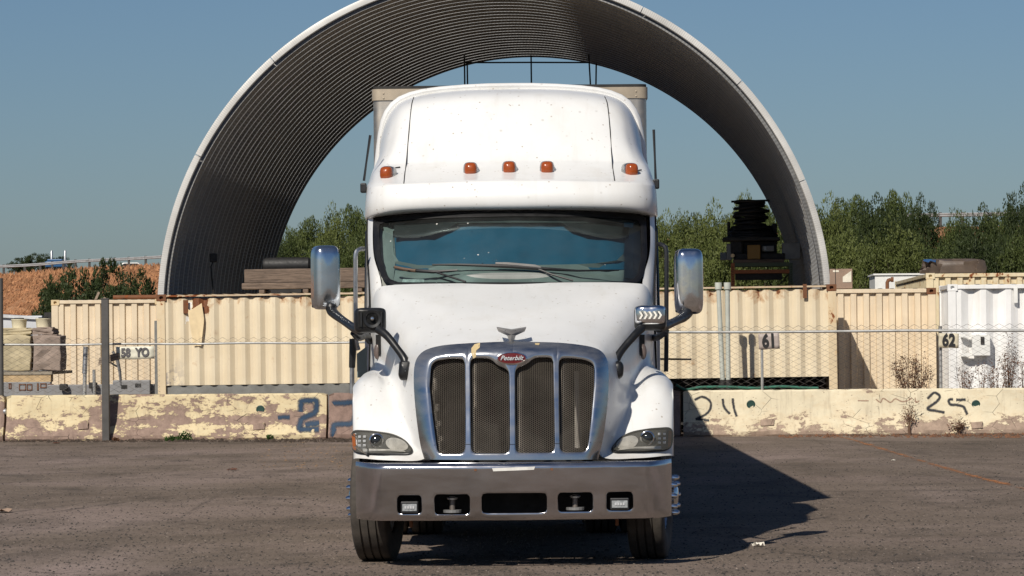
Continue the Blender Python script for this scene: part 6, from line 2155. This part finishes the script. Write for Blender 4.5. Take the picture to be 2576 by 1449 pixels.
for Y in (5.2, 6.55):
    MB().tube([(-.95, Y, .5), (.95, Y, .5)], .1, 10).build('rear_axle', dark_m, truck, smooth=True)
MB().bb(-.25, .25, 1.1, 2.0, .36, .66).build('oil_pan', dark_m, truck, bevel=.05)
MB().bb(-.95, .95, .60, .66, .42, .64).build('lower_valance', dark_m, truck)
MB().bb(-.55, .55, 5.6, 6.5, .95, 1.1).build('fifth_wheel', dark_m, truck)
for s in (-1, 1):       # mud flaps
    MB().bb(s * .82, s * 1.2, 7.25, 7.27, .2, .95).build('mud_flap', blk, truck)

# ---- mirrors
def rounded_box(w, h, d_, taper=.85, n=8):
    """pillow shaped mirror shell, front towards -y"""
    sec = lambda k, y: [((w / 2) * k * math.copysign(abs(math.cos(a)) ** .42, math.cos(a)), y, (h / 2) * k ** .45 * math.copysign(abs(math.sin(a)) ** .28, math.sin(a))) for a in [2 * math.pi * i / 40 for i in range(40)]]
    rows = [sec(k, y) for k, y in ((1.0, d_ * .5), (1.0, 0), (.985, -d_ * .2), (.93, -d_ * .36), (.80, -d_ * .46), (.5, -d_ * .51), (.1, -d_ * .52))]
    b = MB().grid(rows, closed=True)
    b.f.append(tuple(reversed(range(6 * 40, 7 * 40))))
    b.f.append(tuple(range(40)))
    return b
mc = {}
for s, (cx, cy, w_, h_) in ((-1, (819, 698, 67, 161)), (1, (1732, 708, 70, 165))):
    Y = 2.25
    sc = (TD + Y) / F
    q = tp(cx, cy, Y)
    o = rounded_box(w_ * sc, h_ * sc, .20).build('door_mirror', chrome_n if s > 0 else mk_chrome('door_mirror_chrome', (.62, .66, .70), .1, .2, .1, .03), truck, loc=q, rot=(0, 0, R(14 if s < 0 else 3)), smooth=True, angle=50)
    MB().bb(-w_ * sc * .46, w_ * sc * .46, .1, .125, -h_ * sc * .47, h_ * sc * .47).build('mirror_back', blk, o, bevel=.01)
    if s < 0:
        MB().bb(w_ * sc * .46, w_ * sc * .51, -.02, .11, -h_ * sc * .44, h_ * sc * .44).build('mirror_trim', blk, o, bevel=.012)
arm_m = plain('black_mirror_arm', (.011, .0115, .0125), .38, 0, .3, 8)
def arm(pts, r, name='mirror_arm', sq=1.0):
    return MB().tube(cr_line([tp(*p) for p in pts], 5), r if not isinstance(r, list) else [float(cr_eval(np.array(r), i / 5)) for i in range((len(r) - 1) * 5 + 1)], 10, sq=sq).build(name, arm_m, truck, smooth=True)
arm([(831, 772, 2.2), (836, 786, 2.15), (860, 805, 1.9), (890, 826, 1.55), (905, 832, 1.35)], [.05, .042, .034, .036, .036])
arm([(950, 828, 1.05), (972, 845, .98), (1000, 880, .9), (1017, 906, .85), (1018, 925, .84)], [.036, .032, .03, .034, .036])
arm([(885, 838, 1.9), (900, 850, 2.0), (918, 845, 2.3), (930, 858, 2.5)], [.02, .026, .03, .03])
arm([(1728, 784, 2.2), (1720, 796, 2.1), (1700, 807, 1.85), (1672, 820, 1.5), (1655, 826, 1.35)], [.05, .042, .034, .036, .036])
arm([(1612, 826, 1.05), (1596, 842, .98), (1565, 878, .9), (1548, 905, .85), (1546, 925, .84)], [.036, .032, .03, .034, .036])
arm([(1676, 832, 1.9), (1660, 845, 2.1), (1645, 850, 2.4)], [.02, .026, .03])
for s, pp in ((-1, [(1003, 908), (1030, 908), (1036, 925), (1032, 955), (1006, 958), (1000, 945)]), (1, [(1534, 912), (1558, 906), (1568, 918), (1566, 948), (1552, 956), (1536, 950)])):
    rows = []
    poly = roundpoly(pp, 7, 4)
    cc = sum(poly, Vector((0, 0))) / len(poly)
    for f, e in ((1.0, .0), (1.0, -.10), (.9, -.13), (.5, -.145), (.05, -.147)):
        rows.append([tp(*(cc + (p - cc) * f), .86 + e) for p in poly])
    b = MB().grid(rows, closed=True)
    b.build('mirror_base', arm_m, truck, smooth=True, angle=50)
# hood mirrors
Yh = 1.15
sc = (TD + Yh) / F
q = tp(930, 806, Yh)
hm = rounded_box(80 * sc, 64 * sc, .16).build('hood_mirror', arm_m, truck, loc=q, smooth=True, angle=50, rot=(0, 0, R(4)))
hm['label'] = 'black hood mirror with its cover missing'
MB().bb(-.098, .098, -.088, -.078, -.055, .075).build('recess', blk_gap, hm, bevel=.01)
MB().lathe([(.075, -.085), (.07, -.10), (.05, -.095), (.045, -.088), (.02, -.088), (.018, -.105), (0, -.108)], 22, Matrix.Rotation(R(90), 4, 'Z')).build('pivot_cup', blk, hm, smooth=True, loc=(.012, -.0, .012))
MB().lathe([(0, 0), (.013, 0), (.012, -.012), (0, -.014)], 12, Matrix.Rotation(R(90), 4, 'Z')).build('pivot_screw', chrome_n, hm, smooth=True, loc=(.012, -.108, .012))
for x_ in (-.075, .085):
    MB().bb(x_ - .006, x_ + .006, -.10, -.085, -.05, .065).build('clip_rail', blk, hm)
q = tp(1634, 800, Yh)
hm = rounded_box(81 * sc, 64 * sc, .16).build('hood_mirror', arm_m, truck, loc=q, smooth=True, angle=50, rot=(0, 0, R(-4)))
hm['label'] = 'hood mirror with a chrome cover and arrow cutouts'
cv = rounded_box(78 * sc, 49 * sc, .17).build('mirror_cover', chrome_n, hm, loc=(0, -.012, .022), smooth=True, angle=50)
for k in range(5):
    x_ = -.085 + .037 * k
    MB().prism([(x_, -.112, -.03), (x_ + .016, -.112, -.03), (x_ + .034, -.112, .0), (x_ + .016, -.112, .03), (x_, -.112, .03), (x_ + .018, -.112, .0)], (0, -.004, 0)).build('arrow_mark', plain('pale_arrow', (.82, .80, .72), .4), cv)
MB().bb(.105, .118, -.06, .0, -.03, .06).build('side_reflector', plain('red_reflector', (.25, .01, .01), .3), hm, loc=(0, 0, .01), bevel=.005)
# grab handles
gm_ = plain('brushed_grab_rail', (.5, .5, .5), .35, .9)
MB().tube(cr_line([tp(914, 626, 2.95), tp(903, 627, 2.9), tp(894, 638, 2.88), tp(893, 680, 2.88), tp(893, 760, 2.88), tp(894, 850, 2.88), tp(900, 880, 2.9)], 5), .019, 8).build('grab_rail', gm_, truck, smooth=True)
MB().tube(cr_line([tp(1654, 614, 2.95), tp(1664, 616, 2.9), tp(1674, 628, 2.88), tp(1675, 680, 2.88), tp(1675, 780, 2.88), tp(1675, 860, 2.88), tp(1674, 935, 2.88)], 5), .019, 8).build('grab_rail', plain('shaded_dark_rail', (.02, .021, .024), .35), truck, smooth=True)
MB().tube([tp(884, 852, 2.6), tp(886, 880, 2.6), tp(884, 925, 2.6)], [.022, .03, .026], 8).build('snorkel_boot', arm_m, truck, smooth=True)
MB().tube([tp(884, 924, 2.6), tp(884, 990, 2.6)], .02, 8).build('snorkel_pipe', gm_, truck, smooth=True)
rows = [[tp(896, 890, 2.75), tp(920, 872, 2.7)], [tp(897, 950, 2.75), tp(920, 950, 2.7)]]
MB().grid(rows, flip=True).build('peep_window', plain('green_grey_glass', (.20, .25, .24), .15), truck, solid=.01)
MB().tube([tp(1652, 903, 3.1), tp(1738, 904, 3.1)], .009, 6).build('side_rod', arm_m, truck)

# ---- the trailer behind
ty = 6.95
tl = thing('semi_trailer', 'silver box trailer coupled behind the white truck', 'trailer', (XC, TD + ty, 0))
tin = mk_chrome('brushed_trailer_metal', (.60, .55, .48), .35, .5, .4, .02)
tin2 = plain('tan_riveted_band', (.45, .38, .29), .5, .3, .25, 3)
zt = W(1282, 214, TD + ty).z
hw = 1.30
TLEN = 26.0  # overlong: unseen rear added so the trailer's shadow reaches the barrier
def rrect(e, rad=.09):
    return roundpoly([(-hw - e, -e), (hw + e, -e), (hw + e, TLEN), (-hw - e, TLEN)], [rad, rad, .01, .01], 6)
def band(z0, z1, e, name, mat, cap=False):
    r_ = rrect(e)
    b = MB().grid([[(p.x, p.y, z0) for p in r_], [(p.x, p.y, z1) for p in r_]], closed=True)
    if cap: b.f.append(tuple(len(r_) + i for i in range(len(r_)))); b.f.append(tuple(reversed(range(len(r_)))))
    return b.build(name, mat, tl, smooth=True, angle=30)
band(1.15, zt - .13, 0, 'trailer_wall', tin, True)
bd_ = band(zt - .135, zt - .028, .012, 'upper_band', tin2, True)
band(zt - .026, zt, .0, 'roof_cap', dark_m, True)
band(1.05, 1.15, .01, 'lower_rail', dark_m, True)
riv = MB().lathe([(0, 0), (.009, 0), (.007, -.006), (0, -.008)], 8, Matrix.Rotation(R(90), 4, 'Z'))
r0 = None
for i in range(19):
    x = -1.2 + 2.4 * i / 18
    for z_ in ((zt - .115,) if i % 2 else (zt - .115, zt - .07)):
        if r0 is None:
            r0 = riv.build('rivet', tin2, bd_, loc=(x, -.0125, z_), smooth=True)
        else:
            copy_part(r0, bd_, location=(x, -.0125, z_))
for s in (-1, 1):
    MB().bb(s * .9 - .05, s * .9 + .05, 2.6, 2.75, .12, 1.05).build('landing_leg', dark_m, tl)
    MB().bb(s * .9 - .14, s * .9 + .14, 2.55, 2.8, .0, .12).build('landing_foot', dark_m, tl)
    for Y in (22.6, 23.9):
        for x_ in (.78, 1.10):
            make_wheel(tl, (s * x_, Y, TR_ - .004), 0, s, lug=False)
    MB().bb(s * .5 - .06, s * .5 + .06, 20.5, 25.8, .75, 1.05).build('bogie_rail', dark_m, tl)
# ------------------------------------------------------------------ small things on the lot
def scatter_stuff(name, n, px_rng, py_rng, size, mat, label, cat, seed, flat=.5, avoid=None, bias=1.0):
    rr = random.Random(seed)
    b = MB()
    k = 0
    while k < n:
        px = rr.uniform(*px_rng); py = py_rng[0] + (py_rng[1] - py_rng[0]) * rr.random() ** bias
        g = G(px, py)
        if avoid and avoid(px, py): continue
        s = size[0] * (size[1] / size[0]) ** (rr.random() ** 2.2)
        a = rr.uniform(0, 6.28)
        pts = []
        m_ = 5
        for i in range(m_):
            q = a + 2 * math.pi * i / m_
            r_ = s * rr.uniform(.6, 1.0)
            pts.append((g.x + r_ * math.cos(q), g.y + r_ * math.sin(q) * .8, rr.uniform(0, .15) * s * flat + .001))
        top = (g.x + rr.uniform(-.3, .3) * s, g.y + rr.uniform(-.3, .3) * s, s * flat * rr.uniform(.7, 1.2) + .001)
        b.add(pts + [top], [(i, (i + 1) % m_, m_) for i in range(m_)])
        k += 1
    o = b.build(name, mat)
    return tag(o, label, cat, kind='stuff')
stone_d = plain('dark_stone', (0.045, 0.04, 0.037), .9, 0, .4, 3)
stone_l = plain('pale_stone', (0.24, 0.195, 0.165), .9, 0, .4, 3)
scatter_stuff('loose_gravel', 26000, (-20, 2600), (1112, 1460), (.004, .020), stone_d, 'dark loose gravel strewn over the asphalt lot', 'gravel', 21, .6, None, 1.1)
scatter_stuff('pale_gravel', 16000, (-20, 2600), (1105, 1460), (.004, .014), stone_l, 'pale loose grit strewn over the asphalt lot', 'gravel', 22, .5, None, 1.4)
rr = random.Random(31)
litter = [plain('dry_leaf_litter', (0.17, 0.08, 0.042), .9, 0, .6, 2)]
scatter_stuff('dry_litter', 900, (1960, 2600), (1092, 1102), (.015, .06), litter[0], 'rust brown leaf litter along the foot of the right barrier', 'litter', 23, .8, None, 1.6)
scatter_stuff('wood_chips', 350, (640, 900), (1112, 1180), (.008, .04), plain('pale_wood_chip', (.26, .165, .095), .9, 0, .4, 3), 'pale wood chips scattered left of the truck', 'chips', 24, .35)
scatter_stuff('soil_strip', 1500, (0, 890), (1104, 1113), (.015, .06), plain('dark_soil', (.05, .035, .025), .95, 0, .5, 3), 'dark soil and crumbs along the foot of the left barriers', 'soil', 25, .7)
scatter_stuff('soil_strip', 900, (1700, 2600), (1091, 1097), (.015, .05), plain('brown_soil', (.09, .055, .035), .95, 0, .5, 3), 'brown soil along the foot of the right barrier', 'soil', 26, .7)
# worn orange bay line
def mk_line():
    m = Nodes('worn_orange_paint')
    p = m.pos()
    n = m.noise(p, 11, 5, .75)
    y = m.sep(m.coord('UV'))[1]
    e = m.math('ABSOLUTE', m.math('SUBTRACT', y, .5))
    s = m.math('ADD', m.math('SUBTRACT', n, m.math('MULTIPLY', e, .55)), m.math('MULTIPLY', m.math('SUBTRACT', m.noise(p, 1.3, 3, .6), .5), .5))
    m.set(color=m.ramp(m.noise(p, 5, 3, .6), [(.3, (.30, .11, .035)), (.7, (.50, .21, .07))]), rough=.9)
    m.l(m.ramp(s, [(.43, 0.0), (.50, .85)]), m.b.inputs['Alpha'])
    return m.mat
b = MB(); b.uv = []
rows = []
lp = cr_line([(x, y, 0) for x, y in ((2100, 1096), (2150, 1108), (2195, 1122), (2260, 1142), (2340, 1166), (2400, 1184), (2460, 1201), (2530, 1218), (2600, 1236))], 6)
for i, p in enumerate(lp):
    g = G(p[0], p[1]); g2 = G(*lp[min(i + 1, len(lp) - 1)][:2]); g0 = G(*lp[max(i - 1, 0)][:2])
    t = (g2 - g0).normalized(); nn = Vector((-t.y, t.x, 0))
    rows.append([g + nn * f * .26 + Vector((0, 0, .004)) for f in (-.5, 0, .5)])
    b.uv += [(i * .2, .0), (i * .2, .5), (i * .2, 1.0)]
b.grid(rows)
o = b.build('bay_line_marking', mk_line())
o['kind'] = 'structure'
# crumpled paper and scraps
paper = plain('white_paper', (.72, .68, .60), .8)
def scrap(name, px, py, s, label, mat, cat, seed, h=.6):
    g = G(px, py)
    rr = random.Random(seed)
    o = thing(name, label, cat, (g.x, g.y, 0), rr.uniform(0, 3))
    rows = []
    for j in range(5):
        rows.append([(s * (i / 5 - .5), s * .7 * (j / 4 - .5), max(.002, .002 + s * h * abs(math.sin(i * 1.7 + j * 1.1 + seed)) * rr.uniform(.4, 1))) for i in range(6)])
    MB().grid(rows).build('scrap_sheet', mat, o, solid=.002, soff=1)
scrap('crumpled_paper', 1907, 1375, .095, 'crumpled white paper on the asphalt beside the shadow', paper, 'litter', 1, .5)
scrap('paper_scrap', 2706 - 100, 1140, .06, 'small paper scrap near the right edge of the lot', paper, 'litter', 2, .3)
scrap('paper_scrap', 2248, 1159, .06, 'small pale scrap near the upper end of the orange line', paper, 'litter', 3, .3)
scrap('bark_scrap', 585, 1184, .14, 'rust brown bark scrap on the asphalt left of the truck', plain('bark_scrap', (.12, .05, .03), .9), 'litter', 4, .25)
scrap('cardboard_scrap', 8, 1289, .22, 'tan cardboard scrap at the left edge of the lot', carton_m, 'litter', 5, .2)
scrap('bark_scrap', 142, 1116, .12, 'dark brown scrap near the foot of the left barrier', plain('bark_scrap_dark', (.10, .04, .025), .9), 'litter', 6, .2)

# green sprouts at the barrier foot
def sprout(px, py, hpx, n, label, mat=None, spread=.5, kind='green sprout'):
    g = G(px, py)
    d = g.y
    h = hpx * d / F
    rg = np.random.default_rng(px)
    C = []; D = []
    for k in range(n):
        a = rg.random() * 6.28; r = spread * h * rg.random() ** .6
        z = h * rg.random() * (1 - .5 * r / (spread * h + 1e-6))
        C.append((r * math.cos(a), r * math.sin(a) * .5, z + .01)); D.append((math.cos(a) * .6, math.sin(a) * .5, .7))
    me = leaves('foliage', np.array(C), np.array(D), rg.uniform(.5, 1.2, n) * .05, rg.uniform(.7, 1.2, n) * .026, mat or leaf_weed, seed=px)
    o = thing('weed_sprout', label, 'weed', (g.x, g.y, 0), 0, 'weed sprouts along the barriers')
    q = bpy.data.objects.new('foliage', me); col.objects.link(q); q.parent = o
    MB().tube([(0, 0, 0), (.01, 0, h * .6)], .004, 5).build('stem', bark, o)
sprout(432, 1110, 14, 130, 'low spreading green weed left of the larger tuft', None, 1.4)
sprout(464, 1108, 24, 200, 'larger green weed tuft at the left barrier foot', None, .8)
sprout(679, 1106, 13, 90, 'small green weed below the blue dash', None, .8)
sprout(1827, 1096, 12, 70, 'small green weed below the black 24', None, .6)
sprout(2145, 1094, 10, 60, 'small green weed right of the 24 barrier middle', None, .7)
sprout(292, 1110, 10, 60, 'small yellowing weed beside the square post', leaf_dry, 1.0)

# dry weeds
def dry_weed(px, base_py, top_py, wpx, d_off, n, label, seed, leafy=1.0, z0=0.0, green=False):
    PP = PB.off(d_off)
    x = PP.x(px, 960)
    base = PP.at(x, 0, z0)
    ztop = PP.z(px, top_py)
    zb = max(z0, PP.z(px, base_py))
    rg = random.Random(seed)
    o = thing('dry_weed', label, 'weed', base, YB, 'dry weeds along the right fence')
    b = MB()
    C, D = [], []
    h = ztop - z0
    w = wpx / 146
    hb = zb - z0
    for k in range(n):
        a = rg.uniform(-1, 1)
        tip = Vector((a * w * .5, rg.uniform(-.12, .12), hb + (h - hb) * rg.uniform(.45, 1) * (1 - .35 * abs(a))))
        mid = Vector((a * w * .15, 0, tip.z * .55))
        pts = cr_line([(rg.uniform(-.03, .03), 0, 0), tuple(mid), tuple(tip)], 4)
        b.tube(pts, [.007 - .005 * i / (len(pts) - 1) for i in range(len(pts))], 4, cap=False)
        for j in range(5):
            q = Vector(pts[4 + j % 5]); e = q + Vector((rg.uniform(-.12, .12), rg.uniform(-.1, .1), rg.uniform(.02, .12)))
            b.tube([q, e], [.003, .0015], 3, cap=False)
            for _ in range(int(7 * leafy)):
                t = rg.random()
                c = q.lerp(e, t) + Vector((rg.gauss(0, .03), rg.gauss(0, .03), rg.gauss(0, .03)))
                C.append(tuple(c)); D.append((rg.uniform(-1, 1), rg.uniform(-1, 1), rg.uniform(-.3, 1)))
    b.build('stem', plain('dry_stem', (.17, .10, .065), .9, 0, .3, 5) if 'dry_stem' not in bpy.data.materials else bpy.data.materials['dry_stem'], o)
    if C:
        rg2 = np.random.default_rng(seed)
        me = leaves('foliage', np.array(C), np.array(D), rg2.uniform(.5, 1.2, len(C)) * .042, rg2.uniform(.6, 1.2, len(C)) * .022, leaf_dry, seed=seed)
        q = bpy.data.objects.new('foliage', me); col.objects.link(q); q.parent = o
dry_weed(2290, 975, 888, 100, .75, 26, 'reddish dry bush before the right tan container', 1, 1.6)
dry_weed(2322, 975, 895, 50, .80, 9, 'thin dry stem beside the reddish bush', 2, 1.0)
dry_weed(2425, 975, 915, 60, .70, 12, 'pale dry weed before the white container post', 3, .8)
dry_weed(2468, 975, 880, 30, .75, 5, 'thin dry stalk below the electrical box', 4, .6)
dry_weed(2505, 975, 905, 45, .70, 9, 'dry weed right of the electrical box', 5, .9)
dry_weed(2537, 975, 846, 52, .75, 16, 'tall dry weed at the right edge', 6, 1.3)
dry_weed(2575, 975, 900, 40, .70, 8, 'dry weed cut by the right edge', 7, .8)
dry_weed(2286, 1094, 985, 38, -.05, 8, 'thin dry vine climbing the right barrier', 8, .5)
dry_weed(2412, 1094, 1052, 40, -.06, 7, 'small dry tuft at the foot of the right barrier', 9, .8)
